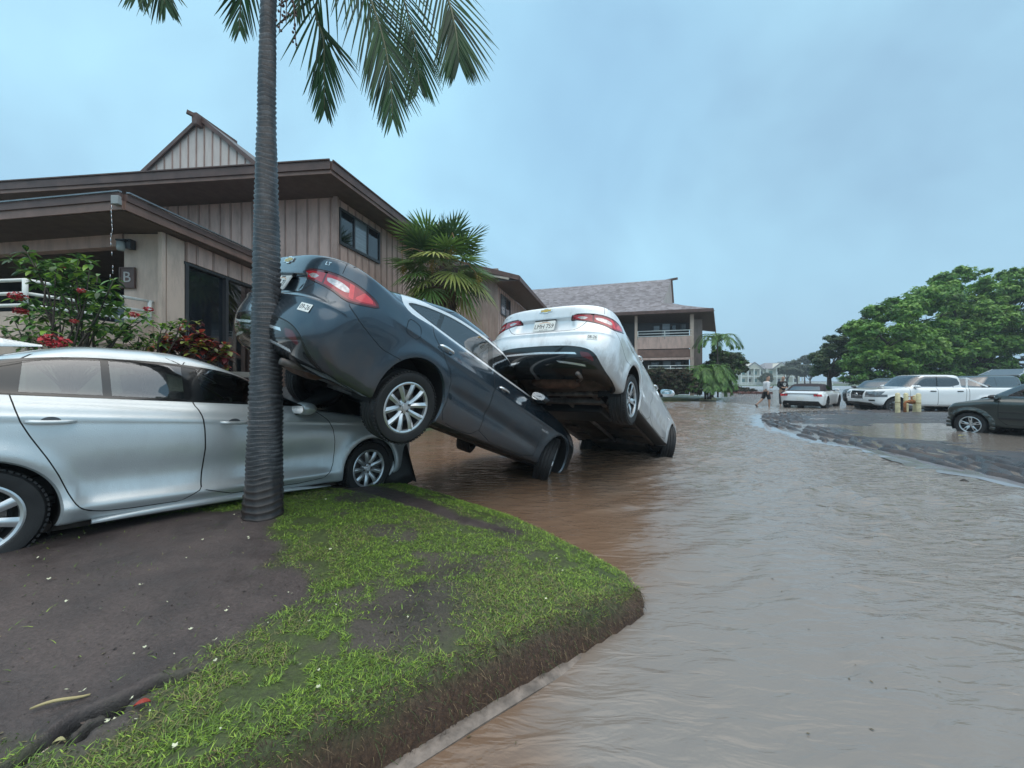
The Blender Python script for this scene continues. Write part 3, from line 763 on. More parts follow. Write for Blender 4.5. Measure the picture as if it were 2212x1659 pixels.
    # aerial fin
    fin = MB(); fin.hexa([(.30,-.025,1.455),(.52,-.02,1.475),(.52,.02,1.475),(.30,.025,1.455)], [(.32,-.004,1.53),(.37,-.004,1.52),(.37,.004,1.52),(.32,.004,1.53)]); fin.build('aerial_fin', pmat, root, bevel=.006)
    # cabin
    cab = MB(); cab.box((1.0,0,.36),(2.9,1.42,.06)); cab.box((2.05,0,.86),(.45,1.36,.22)); cab.box((-.42,0,1.05),(.5,1.3,.05)); cab.box((1.0,0,.55),(1.2,.22,.3)); cab.build('dashboard', M['trim'], root, bevel=.03)
    for yy in (.38,-.38): seat(root, 1.15, yy, .46)
    seat(root, .22, 0, .46, bench=True); steering(root, 1.68, .38, .93)
    return root
def corolla():
    pm = M['p_corolla']; XF = 2.70; zc = .316
    root = empty('silver_car', label='silver sedan mired in mud on the lawn, crushed under the raised dark sedan', cat='car')
    side = lambda r, s, f: [(-1.0, r), (-.6, r*.6+s*.4), (-.3, s), (2.5, s), (3.1, (s+f)/2), (3.6, f)]
    Ls = [(-.70, 3.25, .68, .2, .3, [(-1,.25),(0,.22),(3.4,.21)]),
     (-.88, 3.45, .83, .4, .6, side(.27,.205,.20)),
     (-.95, 3.55, .875, .5, .75, side(.34,.235,.25)),
     (-.985, 3.60, .892, .56, .85, side(.46,.33,.38)),
     (-.99, 3.61, .880, .58, .88, side(.60,.47,.52)),
     (-.97, 3.59, .893, .56, .88, side(.76,.68,.62)),
     (-.94, 3.52, .893, .52, .86, [(-1,.90),(-.5,.87),(1,.83),(2.7,.76),(3.5,.68)]),
     (-.95, 3.42, .865, .48, .82, [(-1,1.0),(-.5,.98),(1,.945),(2.6,.87),(3.0,.81),(3.5,.74)]),
     (-.96, 3.34, .832, .44, .80, [(-1,1.11),(-.5,1.04),(1,.985),(2.4,.925),(2.9,.86),(3.4,.78)]),
     (-.90, 3.20, .80, .40, .75, [(-1,1.115),(-.5,1.06),(1,1.0),(2.2,.96),(2.9,.89),(3.3,.81)]),
     (-.58, 2.38, .775, .32, .66, [(-.7,1.10),(-.3,1.07),(1,1.015),(1.9,.985),(2.4,.96)]),
     (-.50, 2.12, .750, .30, .66, [(-.6,1.12),(-.3,1.10),(1,1.04),(1.9,1.01),(2.2,1.0)]),
     (0, 1.62, .640, .28, .48, [(0,1.30),(.4,1.32),(.9,1.325),(1.4,1.28),(1.7,1.24)]),
     (.30, 1.28, .55, .28, .38, [(.2,1.40),(.8,1.425),(1.3,1.39)]),
     (.42, 1.10, .38, .28, .3, [(.4,1.44),(.9,1.455),(1.2,1.435)]),
     (.65, .90, .0, .1, .1, [(.4,1.455),(.9,1.46),(1.2,1.45)])]
    def deco(p):
        x, y, z = p[...,0], p[...,1].copy(), p[...,2]; s = np.sign(y); on = np.abs(y) > .65
        for xw in (0, XF):
            d = np.hypot(x-xw, z-zc); y = y+s*.030*np.exp(-((d-.39)/.06)**2)*(z > .1)*on
        g = sst(.05,.6,x)*(1-sst(2.0,2.4,x))*on
        y = y-s*.030*np.exp(-((z-.50-.02*(x-1))/.12)**2)*g + s*.030*np.exp(-((z-.325)/.045)**2)*g
        y = y+s*.010*np.exp(-((z-.925+.03*x)/.02)**2)*sst(-.5,0,x)*(1-sst(2.2,3,x))*on
        q = p.copy(); q[...,1] = y; return q
    S = Surf(Ls, deco); C = Cut(S, 120, 72); RA = .362
    A = lambda p: np.abs(p[:,1])+(p[:,0]+.99)
    for xw in (0, XF): C.cut(lambda p: np.maximum(np.hypot(p[:,0]-xw, p[:,2]-zc)-RA, .55-np.abs(p[:,1])), None)
    sidec = lambda c: np.abs(c[:,1]) > .45
    dlo = chaikin([(-.46,1.07),(-.42,1.115),(-.05,1.255),(.35,1.335),(.9,1.352),(1.3,1.315),(1.7,1.19),(2.12,1.03),(2.14,1.01),(1.5,1.022),(.6,1.045),(-.40,1.065)], 2)
    fd = lambda p: sd_poly(dlo, p[:,0], p[:,2])
    C.cut(fd, 'g', pred=lambda c: sidec(c) & (c[:,2] > .96))
    C.cut(lambda p: fd(p)+.022, 'pane', frm=('g',))
    XZ = lambda p: (p[:,0], p[:,2])
    for q in ([(-.6,.9),(.13,.9),(.16,1.5),(-.6,1.5)], [(.52,.9),(.57,.9),(.53,1.5),(.49,1.5)], [(.98,.9),(1.13,.9),(1.04,1.5),(.96,1.5)]):
        C.convex(q, XZ, 'g', ('pane',))
    C.cut(lambda p: sd_poly(chaikin([(-.60,1.13),(-.50,1.36),(0,1.375),(.50,1.36),(.60,1.13),(0,1.14)],2), p[:,1], p[:,2]), 'rear_window', pred=lambda c: (c[:,0] < .4) & (c[:,2] > 1.08) & (c[:,0] > -.8) & (np.abs(c[:,1]) < .7))
    C.cut(lambda p: sd_poly(chaikin([(-.70,.99),(-.52,1.34),(0,1.37),(.52,1.34),(.70,.99),(0,1.0)],2), p[:,1], p[:,2]), 'windshield', pred=lambda c: (c[:,0] > 1.1) & (c[:,2] > .96) & (np.abs(c[:,1]) < .74))
    rd = chaikin([(.10,1.10),(.12,1.0),(.16,.87),(.31,.60),(.40,.38),(.45,.31),(.58,.275),(1.08,.275),(1.10,.6),(1.07,.9),(1.02,1.03),(.96,1.42),(.3,1.42),(.10,1.25)], 1)
    fr = lambda p: sd_poly(rd, p[:,0], p[:,2])
    fdn = chaikin([(1.09,.275),(2.10,.275),(2.22,.37),(2.24,.6),(2.18,.85),(2.0,1.0),(1.3,1.42),(.97,1.42),(1.03,1.03),(1.08,.9),(1.11,.6)], 1)
    ff = lambda p: sd_poly(fdn, p[:,0], p[:,2])
    sidec = lambda c: (np.abs(c[:,1]) > .575) | ((c[:,2] < 1.25) & (np.abs(c[:,1]) > .45))
    C.cut(fr, 'door_r', pred=sidec); C.cut(lambda p: fr(p)-.007, 'gap', pred=lambda c: sidec(c) & (fr(c) > 0) & (fr(c) < .05))
    C.cut(ff, 'door_f', pred=sidec); C.cut(lambda p: ff(p)-.007, 'gap', pred=lambda c: sidec(c) & (ff(c) > 0) & (ff(c) < .05))
    rs = [(.39,.40),(.39,.10),(2.4,.10),(2.4,.227),(.56,.227)]
    tl = chaikin([(.35,.97),(.40,.86),(1.0,.80),(1.25,.88),(1.2,.98)], 1)
    C.cut(lambda p: sd_poly(tl, A(p), p[:,2]), 'lamp', pred=lambda c: c[:,0] < -.3)
    hl = chaikin([(2.85,.80),(3.25,.72),(3.55,.64),(3.5,.56),(3.05,.66)], 1)
    C.cut(lambda p: sd_poly(hl, p[:,0], p[:,2]), 'headlamp', pred=lambda c: (c[:,0] > 2.8) & (np.abs(c[:,1]) > .3))
    C.convex([(-.1,.52),(.70,.50),(.78,.24),(-.1,.22)], lambda p: (np.abs(p[:,1]), p[:,2]), 'grille', ('body',), lambda c: c[:,0] > 3.3)
    T = {'body': ('body', pm, False, None), 'g': ('window_pillar', M['blackgloss'], True, None), 'pane': ('side_window', M['glass'], True, None), 'rear_window': ('rear_window', M['glass_dk'], False, None),
         'windshield': ('windshield', M['glass'], False, None), 'door_r': ('rear_door', pm, True, None), 'door_f': ('front_door', pm, True, None), 'gap': ('panel_gap', M['gap'], False, None),
         'lamp': ('tail_light', M['red_lens'], True, None), 'headlamp': ('headlight', M['clear_lens'], True, None), 'grille': ('front_grille', M['trim'], False, None)}
    ob = make_shell(C, T, root, [(0., zc), (XF, zc)], RA, [pm, M['well']])
    for xw in (0, XF):
        for sd in (1, -1):
            mb = MB(); n = 20; pr = [(xw+math.cos(a)*(RA-.004), zc+math.sin(a)*(RA-.004)) for a in np.linspace(-.45, PI+.45, n)]
            mb.add([(p[0], yy*sd, p[1]) for yy in (.52, .82) for p in pr], [(i, i+1, n+i+1, n+i) for i in range(n-1)]+[tuple(range(n))]); mb.build('wheel_well', M['well'], root, fixn=False)
            wheel(root, xw, sd, zc, .765, 'nine', .316, .205, .212, spin=xw*.3+sd, steer=.04 if xw else 0)
    # tapered skirt blade under the doors
    for sd in (-1, 1):
        mb = MB(); n = 12; vs = []
        for i in range(n+1):
            t = i/n; x = .50+t*1.72; h = .052*math.sin(PI*min(1, .12+t*.95))**.7+.004; z0 = .195
            vs += [(x, sd*(.845), z0-.004), (x, sd*(.893), z0+h*.35), (x, sd*(.886), z0+h), (x, sd*.85, z0+h+.01)]
        fs = [(i*4+k, (i+1)*4+k, (i+1)*4+(k+1) % 4, i*4+(k+1) % 4) for i in range(n) for k in range(4)]+[(0,1,2,3),(n*4,n*4+1,n*4+2,n*4+3)]
        mb.add(vs, fs); mb.build('side_skirt', pm, root, smooth=True)
    for x, z, par in ((.27,.895,'rear_door'), (1.29,.875,'front_door')):
        for sd in (-1, 1): handle(ob.get((par, sd), root), S, x, z, pm, .215, sd)
    for sd in (-1, 1): mirror(ob.get(('front_door', sd), root), 1.86, .84, 1.0, sd, pm)
    fin = MB(); vs = []
    for i in range(9):
        t = i/8; x = -.02+t*.20; h = .052*(1-t)**1.1+.003; w = .017*(1-.4*t)
        zz = 1.405+t*.028
        vs += [(x, -w, zz-.01), (x-.012*(1-t), -.006, zz+h), (x-.012*(1-t), .006, zz+h), (x, w, zz-.01)]
    fin.add(vs, [(i*4+k, (i+1)*4+k, (i+1)*4+k+1, i*4+k+1) for i in range(8) for k in range(3)]+[(0,1,2,3)]); fin.xf(Matrix.Translation((.11,0,.0))); fin.build('aerial_fin', pm, root, smooth=True)
    fl = MB(); fl.box((1.2,0,.19), (4.1,1.5,.05)); fl.build('underbody', M['under'], root)
    cab = MB(); cab.box((.9,0,.36),(2.7,1.36,.06)); cab.box((1.98,0,.84),(.45,1.30,.2)); cab.box((-.35,0,1.02),(.4,1.2,.05)); cab.box((1.0,0,.52),(1.2,.22,.3)); cab.build('dashboard', M['trim'], root, bevel=.03)
    for yy in (.36,-.36): seat(root, 1.12, yy, .44, m=M['seat_grey'])
    seat(root, .25, 0, .44, m=M['seat_grey'], bench=True); steering(root, 1.62, .36, .90)
    hb = MB(); n, m_ = 11, 13; vs = []
    for i in range(n):
        for j in range(m_):
            t = i/(n-1); q = j/(m_-1); x = 1.98+1.25*t; y = -.74+1.5*q
            z = .97-.10*t+.42*math.sin(PI*min(1,t*1.15))**1.3*math.sin(PI*(.12+.80*q))**.6+.03*math.sin(q*17+t*5)+.02*math.sin(t*21); vs.append((x, y, z))
    hb.add(vs, [(i*m_+j, (i+1)*m_+j, (i+1)*m_+j+1, i*m_+j+1) for i in range(n-1) for j in range(m_-1)]); o = hb.build('dark_gap_panel', M['trim'], root, smooth=True); md = o.modifiers.new('s','SOLIDIFY'); md.thickness = .008  # added dark panel filling the shaded gap under the raised sedan
    # torn front bumper cover and liner hanging off the crushed nose
    tb = MB(); n = 9; vs = []
    for i in range(n):
        t = i/(n-1); a = -.9+1.5*t
        for j in range(6):
            s_ = j/5; vs.append((3.02+.42*math.sin(a)*(.8+.3*s_)+.14*s_, -.72-.10*math.cos(a*1.3)-.10*s_*t, .78-.74*s_+.05*math.sin(t*9)*s_))
    tb.add(vs, [(i*6+j, (i+1)*6+j, (i+1)*6+j+1, i*6+j+1) for i in range(n-1) for j in range(5)]); o = tb.build('torn_bumper', M['trim'], root, smooth=True); md = o.modifiers.new('s','SOLIDIFY'); md.thickness = .006
    tf = MB(); tf.add([(3.04,-.86,.66),(3.09,-.86,.64),(3.13,-.86,.46),(3.08,-.87,.30),(2.99,-.87,.20),(2.985,-.87,.215),(3.04,-.865,.33),(3.07,-.86,.46)], [(0,1,7),(1,2,7),(2,3,6,7),(3,4,5,6)]); o = tf.build('bent_fender_edge', pm, root); md = o.modifiers.new('s','SOLIDIFY'); md.thickness = .012
    return root
def far_car(name, label, pm, q, group=None, loc=(0,0,0), yaw=0, sink=0, scale=1.0, cat='car'):
    """smaller-in-frame vehicles.  q: measurements. x forward from the rear axle"""
    root = empty(name, loc, label, cat, group); root.rotation_euler = (0, q.get('pitch', 0), math.radians(yaw)); root.scale = (scale,)*3
    xr, xf, W, wb, R = q['xr'], q['xf'], q['W']/2, q['wb'], q['R']
    s0, hz, dz, bz, rz = q['sill'], q['hood'], q['deck'], q['belt'], q['roof']
    gr, gf, tr, tf = q['gr'], q['gf'], q['tr'], q['tf']     # glass base rear/front, roof rear/front
    cr, cf = q.get('cr', .5), q.get('cf', .6)
    sd = lambda r, s, f: [(xr, r), (xr+.4, s), (xf-.5, s), (xf, f)]
    dk = lambda a: [(xr, dz+a), (gr-.15, dz+a), (gr+.25, bz+a), (gf-.2, bz+a-.02), (gf+.2, hz+a+.02), (xf-.25, hz+a-.03), (xf, hz+a-.10)]
    g = q.get('tumble', .78)
    Ls = [(xr+.25, xf-.3, W*.8, .2, .3, [(0, s0)]), (xr+.10, xf-.12, W*.93, cr*.8, cf*.8, sd(s0+.08, s0, s0+.03)), (xr+.02, xf-.02, W*.985, cr, cf, sd(s0+.2, s0+.14, s0+.18)),
      (xr, xf, W*.99, cr, cf, sd(dz*.62, bz*.6, hz*.62)), (xr+.0, xf-.0, W, cr, cf, sd(dz*.8, bz*.8, hz*.78)), (xr+.02, xf-.05, W*.985, cr, cf, dk(-.10)), (xr+.05, xf-.10, W*.95, cr*.9, cf*.95, dk(-.02)), (xr+.09, xf-.18, W*.91, cr*.8, cf*.9, dk(.0)),
      (gr-.03, gf+.05, W*.885, .25, .45, [(0, bz+.02)]), (gr+.02, gf-.05, W*.86, .22, .45, [(0, bz+.05)]), (tr-.12, tf+.22, W*g, .2, .35, [(0, rz-.10)]), (tr+.05, tf, W*g*.9, .2, .3, [(0, rz-.02)]), (tr+.3, tf-.25, W*.45, .15, .2, [(0, rz)]), ((tr+tf)/2-.1, (tr+tf)/2+.1, 0, .05, .05, [(0, rz+.01)])]
    def deco(p):
        x, y, z = p[...,0], p[...,1].copy(), p[...,2]; s = np.sign(y)
        for xw in (0, wb):
            d = np.hypot(x-xw, z-R); y = y+s*q.get('flare', .02)*np.exp(-((d-R-.07)/.06)**2)*(np.abs(y) > W*.7)
        p = p.copy(); p[...,1] = y; return p
    S = Surf(Ls, deco); C = Cut(S, 64, 42); RA = R+q.get('archgap', .05)
    for xw in (0, wb): C.cut(lambda p: np.maximum(np.hypot(p[:,0]-xw, p[:,2]-R)-RA, W*.6-np.abs(p[:,1])), None)
    XZ = lambda p: (p[:,0], p[:,2]); AY = lambda p: (np.abs(p[:,1]), p[:,2]); sc = lambda c: np.abs(c[:,1]) > W*.5
    if q.get('top'): C.cut(lambda p: bz+.03-p[:,2], 'soft', pred=lambda c: (c[:,0] > gr-.2) & (c[:,0] < gf+.1))
    body = ('soft', 'body') if q.get('top') else ('body',)
    lo, hi = bz+.07, rz-.09
    sl = (tf-gf)/(rz-bz)
    wa = q.get('wr', gr+.35); wz = [(wa, lo), (gf-.15, lo), (tf+.22, hi), (max(tr, wa)+.15, hi)]
    C.cut(lambda p: sd_poly(chaikin(wz, 1), p[:,0], p[:,2]), 'pane', frm=body, pred=lambda c: sc(c) & (c[:,2] > bz))
    for xp in q.get('pillars', ()): C.convex([(xp-.035, lo-.2), (xp+.035, lo-.2), (xp+.015, hi+.2), (xp-.045, hi+.2)], XZ, 'pillar', ('pane',))
    C.convex([(-.1, lo-.01), (W*.82, lo-.01), (W*g*.86, hi+.03), (-.1, hi+.05)], AY, 'windshield', body, lambda c: (c[:,0] > tf-.2) & (c[:,2] > bz))
    C.convex([(-.1, lo), (W*.72, lo), (W*g*.75, hi), (-.1, hi)], AY, 'rear_window', body, lambda c: (c[:,0] < tr+.25) & (c[:,2] > bz+.02) & (c[:,0] < gr+.6))
    for poly, reg, where in q.get('faces', ()):
        if where == 'side': C.convex(poly, XZ, reg, ('body',), sc)
        elif where == 'front': C.convex(poly, AY, reg, ('body',), lambda c: c[:,0] > xf-.7)
        else: C.convex(poly, AY, reg, ('body',), lambda c: c[:,0] < xr+.5)
    for dpoly in q.get('doors', ()):
        C.seam(lambda p: sd_poly(dpoly, p[:,0], p[:,2]), .012, pred=lambda c: sc(c) & (c[:,2] < bz+.05))
    T = {'body': ('body', pm, False, None), 'pane': ('side_window', M['glass_dk'], True, None), 'pillar': ('body', M['blackgloss'], False, None), 'windshield': ('windshield', M['glass_dk'] if not q.get('clearws') else M['glass'], False, None),
         'rear_window': ('rear_window', M['glass_dk'], False, None), 'lamp': ('tail_light', M['red_lens'], True, None), 'headlamp': ('headlight', M['lamp_far'], True, None), 'grille': ('front_grille', M['blackgloss'], False, None),
         'black': ('bumper_trim', M['trim'], False, None), 'gap': ('panel_gap', M['gap'], False, None), 'soft': ('soft_top', M['softtop'], False, None), 'trimside': ('fender_trim', M['trim'], False, None), 'chrome': ('bumper_trim', M['chrome'], False, None)}
    ob = make_shell(C, T, root)
    for xw in (0, wb):
        for s in (1, -1):
            mb = MB(); n = 16; pr = [(xw+math.cos(a)*(RA+.0), R+math.sin(a)*(RA+.0)) for a in np.linspace(-.4, PI+.4, n)]
            mb.add([(p[0], yy*s, p[1]) for yy in (W*.55, W-.035) for p in pr], [(i, i+1, n+i+1, n+i) for i in range(n-1)]+[tuple(range(n))]); mb.build('wheel_well', M['well'], root, fixn=False)
            wheel(root, xw, s, R, W-.13, q['rim'], R, .25, R*.66, q.get('face'), q.get('dark'))
    for s in (1, -1): mirror(root, gf-.35, W*.92, bz+.08, s, q.get('mirror', pm))
    fl = MB(); fl.box(((xr+xf)/2, 0, s0+.03), (xf-xr-.7, W*1.5, .05)); fl.box((wb*.5, 0, s0+.2), (wb*.9, W*1.5, .05)); fl.box((gf-.3, 0, bz-.12), (.4, W*1.5, .2)); fl.build('underbody', M['trim'], root)
    for yy in (.38, -.38): seat(root, (gr+gf)/2+.1, yy, bz-.55)
    return root, ob, S
M['softtop'] = mat('soft_top_fabric', (.018,.011,.015), .85, var=.2, bump=.1)
M['rim_black'] = mat('rim_black', (.03,.03,.032), .35, .4, var=.1)
def plate(parent, x, z, s, txt=None, y=0):
    mb = MB(); mb.box((x, y, z), (.02, .30, .15)); return mb.build('license_plate', M['plate'], parent, bevel=.004)
def far_cars():
    # white convertible seen from behind
    q = dict(xr=-1.0, xf=3.80, W=1.91, wb=2.72, R=.34, sill=.20, hood=.90, deck=.86, belt=.93, roof=1.36, gr=-.35, gf=2.35, tr=.45, tf=1.30, rim='vee', face=M['rim_black'], dark=M['rim_black'], top=True, flare=.035, wr=.55,
             faces=[([(.55,.82),(.86,.82),(.90,.70),(.56,.72)], 'lamp', 'rear'), ([(-.1,.46),(.75,.46),(.88,.22),(-.1,.20)], 'black', 'rear'), ([(.45,.74),(.9,.74),(.9,.62),(.5,.62)], 'headlamp', 'front')],
             doors=[[(1.05,.28),(2.2,.28),(2.3,.6),(2.2,1.1),(1.0,1.1)]])
    r, ob, S = far_car('convertible_car', 'white soft-top convertible with red tail lights standing in the flooded street', M['p_white'], q, loc=(15.55, 20.4, -.08), yaw=90-50, scale=.98)
    for s in (1,-1):
        for k in range(3): mb = MB(); mb.box((-.975+.035*k*.3, s*(.63+.11*k), .765), (.05, .05, .12)); mb.build('light_bar', M['red_lit'], r, bevel=.008)
    mb = MB(); mb.box((-.93,0,.865),(.16,1.5,.03)); mb.build('spoiler', M['p_white'], r, bevel=.012)
    plate(r, -1.01, .58, -1); handle(r, S, 1.25, .80, M['p_white'], .2, -1)
    mb = MB()
    mb.tube([(-.96,.55,.27),(-.80,.55,.27)], .04, 10); mb.build('exhaust_tip', M['disc'], r, smooth=True)
    # large white pickup
    q = dict(xr=-1.25, xf=4.53, W=2.02, wb=3.55, R=.41, sill=.42, hood=1.24, deck=1.30, belt=1.26, roof=1.90, gr=.72, gf=3.05, tr=.92, tf=2.35, rim='six', face=M['rim_black'], dark=M['rim'], flare=.03, cf=.35, cr=.2, archgap=.08, tumble=.84, wr=.85, pillars=(1.82,), clearws=True,
             faces=[([(-.1,1.14),(.44,1.14),(.40,.74),(-.1,.72)], 'grille', 'front'), ([(.52,1.10),(.99,1.10),(1.02,.84),(.54,.84)], 'headlamp', 'front'), ([(-.1,.60),(.80,.56),(.84,.44),(-.1,.42)], 'black', 'front'), ([(.72,.72),(.95,.72),(.95,.64),(.72,.64)], 'black', 'front'),
                    ([(3.95,1.12),(4.35,1.12),(4.6,1.05),(4.6,.86),(4.25,.86)], 'headlamp', 'side'), ([(.64,.46),(.655,.46),(.655,1.36),(.64,1.36)], 'gap', 'side')],
             doors=[[(.80,.5),(1.85,.5),(1.85,1.4),(.75,1.4)], [(1.87,.5),(2.85,.5),(2.95,.8),(2.95,1.4),(1.86,1.4)]])
    r, ob, S = far_car('pickup_truck', 'large white crew-cab pickup truck behind the yellow posts', M['p_white'], q, loc=(21.55, 18.3, -.20), yaw=180-10, cat='truck')
    for x in (.95, 2.0): mb = MB(); mb.box((x+.05,1.0,1.13),(.22,.05,.045)); mb.build('door_handle', M['trim'], r, bevel=.012)
    for z in (.84,.93,1.02): mb = MB(); mb.box((4.52,0,z),(.03,.74,.025)); mb.build('grille_bar', M['rim_dark'], r)
    mb = MB(); mb.lathe([(.09,0),(.075,.02),(.07,0)], 20, axis='x', c=(4.535,0,.93)); mb.build('badge', M['chrome'], r)
    mb = MB(); mb.box((-.25,0,1.24),(1.75,1.65,.04)); mb.build('truck_bed', M['trim'], r)
    mb = MB(); mb.bar((.60,.80,1.30),(.60,.80,1.72),.05); mb.bar((.60,-.80,1.30),(.60,-.80,1.72),.05); mb.bar((.60,-.80,1.72),(.60,.80,1.72),.05); mb.bar((.60,.80,1.72),(-.2,.80,1.34),.05); mb.build('roll_bar', M['p_white'], r, bevel=.01)
    # dark green utility pickup at the right edge
    q = dict(xr=-1.1, xf=3.74, W=1.98, wb=3.1, R=.37, sill=.34, hood=1.06, deck=1.25, belt=1.16, roof=1.76, gr=-.6, gf=2.95, tr=-.3, tf=2.0, rim='five', face=M['rim'], flare=.05, cf=.28, cr=.3, archgap=.07, pillars=(1.2,), wr=.3, mirror=M['trim'],
             faces=[([(-.1,.98),(.55,.98),(.50,.72),(-.1,.70)], 'grille', 'front'), ([(-.1,.50),(.85,.50),(.85,.36),(-.1,.36)], 'black', 'front')],
             doors=[[(.1,.44),(1.18,.44),(1.18,1.3),(.05,1.3)], [(1.2,.44),(2.35,.44),(2.5,.6),(2.5,1.3),(1.2,1.3)]])
    r, ob, S = far_car('sport_pickup', 'dark green pickup standing in brown water beside the mud bank', M['p_green'], q, loc=(14.17, 8.13, -.13), yaw=180-76, scale=.90, cat='truck')
    mb = MB()
    for s in (1,-1):
        for k in range(15):
            a0 = -.12+(PI+.24)*k/14
            mb.box((3.1+math.cos(a0)*(.37+.11), s*.975, .37+math.sin(a0)*(.37+.11)), (.12, .05, .10), R=Matrix.Rotation(-a0, 3, 'Y'))
    mb.build('fender_flare', M['p_green'], r, smooth=True, bevel=.02)
    mb = MB(); mb.box((1.4,.99,.62),(2.2,.03,.07)); mb.box((1.4,.99,.80),(2.2,.012,.03)); mb.build('side_moulding', M['trim'], r, bevel=.01)
    handle(r, S, 1.55, .98, M['p_green'], .2, 1)
    # dark car nosed in between the convertible and the pickup
    q = dict(xr=-1.0, xf=3.75, W=1.86, wb=2.75, R=.34, sill=.22, hood=.98, deck=1.05, belt=1.02, roof=1.52, gr=-.5, gf=2.4, tr=.1, tf=1.5, rim='five', face=M['rim_black'], pillars=(1.1,),
             faces=[([(-.1,.84),(.62,.84),(.55,.55),(-.1,.50)], 'grille', 'front'), ([(.66,.86),(.93,.84),(.93,.72),(.68,.70)], 'headlamp', 'front'), ([(-.1,.40),(.8,.42),(.84,.26),(-.1,.24)], 'black', 'front')])
    r, ob, S = far_car('black_car', 'black car facing the camera, wedged between the convertible and the white pickup', M['p_black'], q, loc=(22.6, 22.9, -.05), yaw=180+25)
    plate(r, 3.77, .45, 1); mb = MB(); mb.bar((3.75,-.52,.86),(3.75,.52,.86),.02,.03); mb.lathe([(.07,0),(.06,.02),(.05,0)], 16, axis='x', c=(3.76,0,.72)); mb.build('badge', M['chrome'], r)
    q2 = dict(q); q2.update(roof=1.62, hood=1.04, belt=1.08)
    r, ob, S = far_car('grey_car', 'pale grey parked car showing its windscreen beyond the white pickup hood', M['p_grey'], q2, loc=(25.2, 25.0, -.02), yaw=180+22)
    # black hatchback with its tailgate raised
    q3 = dict(q); q3.update(roof=1.70, hood=1.05, belt=1.10, deck=1.12, gr=-.85, tr=-.65, faces=[([(.62,1.2),(.9,1.2),(.9,.85),(.7,.85)], 'lamp', 'rear')])
    r, ob, S = far_car('hatchback_car', 'black car with its tailgate raised, beyond the bed of the white pickup', M['p_black'], q3, loc=(24.7, 19.9, -.02), yaw=180+12)
    mb = MB(); mb.hexa([(-.6,-.72,1.66),(-1.55,-.66,1.98),(-1.55,.66,1.98),(-.6,.72,1.66)], [(-.62,-.72,1.72),(-1.57,-.66,2.05),(-1.57,.66,2.05),(-.62,.72,1.72)]); mb.build('tailgate', M['p_black'], r, bevel=.02)
    mb = MB()
    for s in (1,-1): mb.bar((-.75,s*.66,1.62),(-1.2,s*.62,1.92),.03); mb.bar((-.6,s*.74,1.70),(-1.57,s*.68,2.03),.035)
    mb.build('tailgate_strut', M['rim'], r)
# ================================================================= ground, water
KA, KB = (-.43, 1.40), (.79, 2.31)          # kerb line
kd = np.array([KB[0]-KA[0], KB[1]-KA[1]]); kd /= np.linalg.norm(kd); kn = np.array([-kd[1], kd[0]])   # kn points to the lawn
SHORE = [(.79,2.31),(.86,2.50),(.84,2.78),(.70,3.02),(.50,3.32),(.30,3.62),(-.08,4.05),(-.45,4.38),(-.83,4.74),(-1.2,5.0),(-1.62,5.25),(-2.3,5.9),(-2.8,6.8),(-3.0,8.0),(-2.6,10),(-1.5,14),(.2,19),(3,22.5),(6.5,24.6),(9.7,25.6),(12.5,26.3),(15.0,27.6),(16.8,30),(17.5,36),(15,48),(-40,60)]
LAND = [(-60,-44.5+.0), (KA[0]-30*kd[0], KA[1]-30*kd[1])]+[KA]+SHORE+[(-60,60)]
def seg_dist(pts, x, y):
    d = np.full(np.shape(x), 1e9)
    for (ax, ay), (bx, by) in zip(pts[:-1], pts[1:]):
        ex, ey = bx-ax, by-ay; wx, wy = x-ax, y-ay; t = np.clip((wx*ex+wy*ey)/(ex*ex+ey*ey), 0, 1)
        d = np.minimum(d, np.hypot(wx-ex*t, wy-ey*t))
    return d
def wob(x, y): return (noise2(x*2.3+4, y*2.3, 11, 3)-.5)*.24+(noise2(x*7, y*7, 12, 2)-.5)*.05
MUD = [G(*p, .26) for p in [(-250,1150),(120,1185),(300,1128),(470,1122),(540,1118),(585,1150),(600,1215),(700,1265),(770,1310),(650,1345),(560,1400),(430,1440),(400,1480),(330,1560),(215,1659),(150,1720),(-300,1720)]]
MUD2 = [G(*p, .12) for p in [(625,1035),(760,1052),(860,1075),(1000,1125),(1125,1148),(1120,1162),(1000,1150),(860,1112),(740,1085),(640,1075)]]
def mudmask(x, y):
    "1 = bare mud, 0 = grass"
    n = noise2(x*3.1, y*3.1, 3, 4); n2 = noise2(x*9, y*9, 23, 3)
    a = sst(.10, -.14, sd_poly(MUD, x, y)+(n-.5)*.45+(n2-.5)*.16)
    b = sst(.03, -.05, sd_poly(MUD2, x, y)+(n-.5)*.16)
    patch = sst(.56, .68, noise2(x*2.0+7, y*2.0+3, 41, 4)+(n2-.5)*.3)*.80*sst(.25, .6, -kdist(x, y))*sst(.6,-.4,x)
    patch2 = sst(.40, .60, noise2(x*1.7+1, y*2.1+9, 61, 4)+(n2-.5)*.3)*sst(.62, .20, np.hypot((x+.80)/1.1, (y-2.05)/.95)-.12)
    return np.clip(np.maximum.reduce([a, b, patch, patch2*.86]), 0, 1)
def kdist(x, y): return -((x-KA[0])*kn[0]+(y-KA[1])*kn[1])       # negative on the lawn side
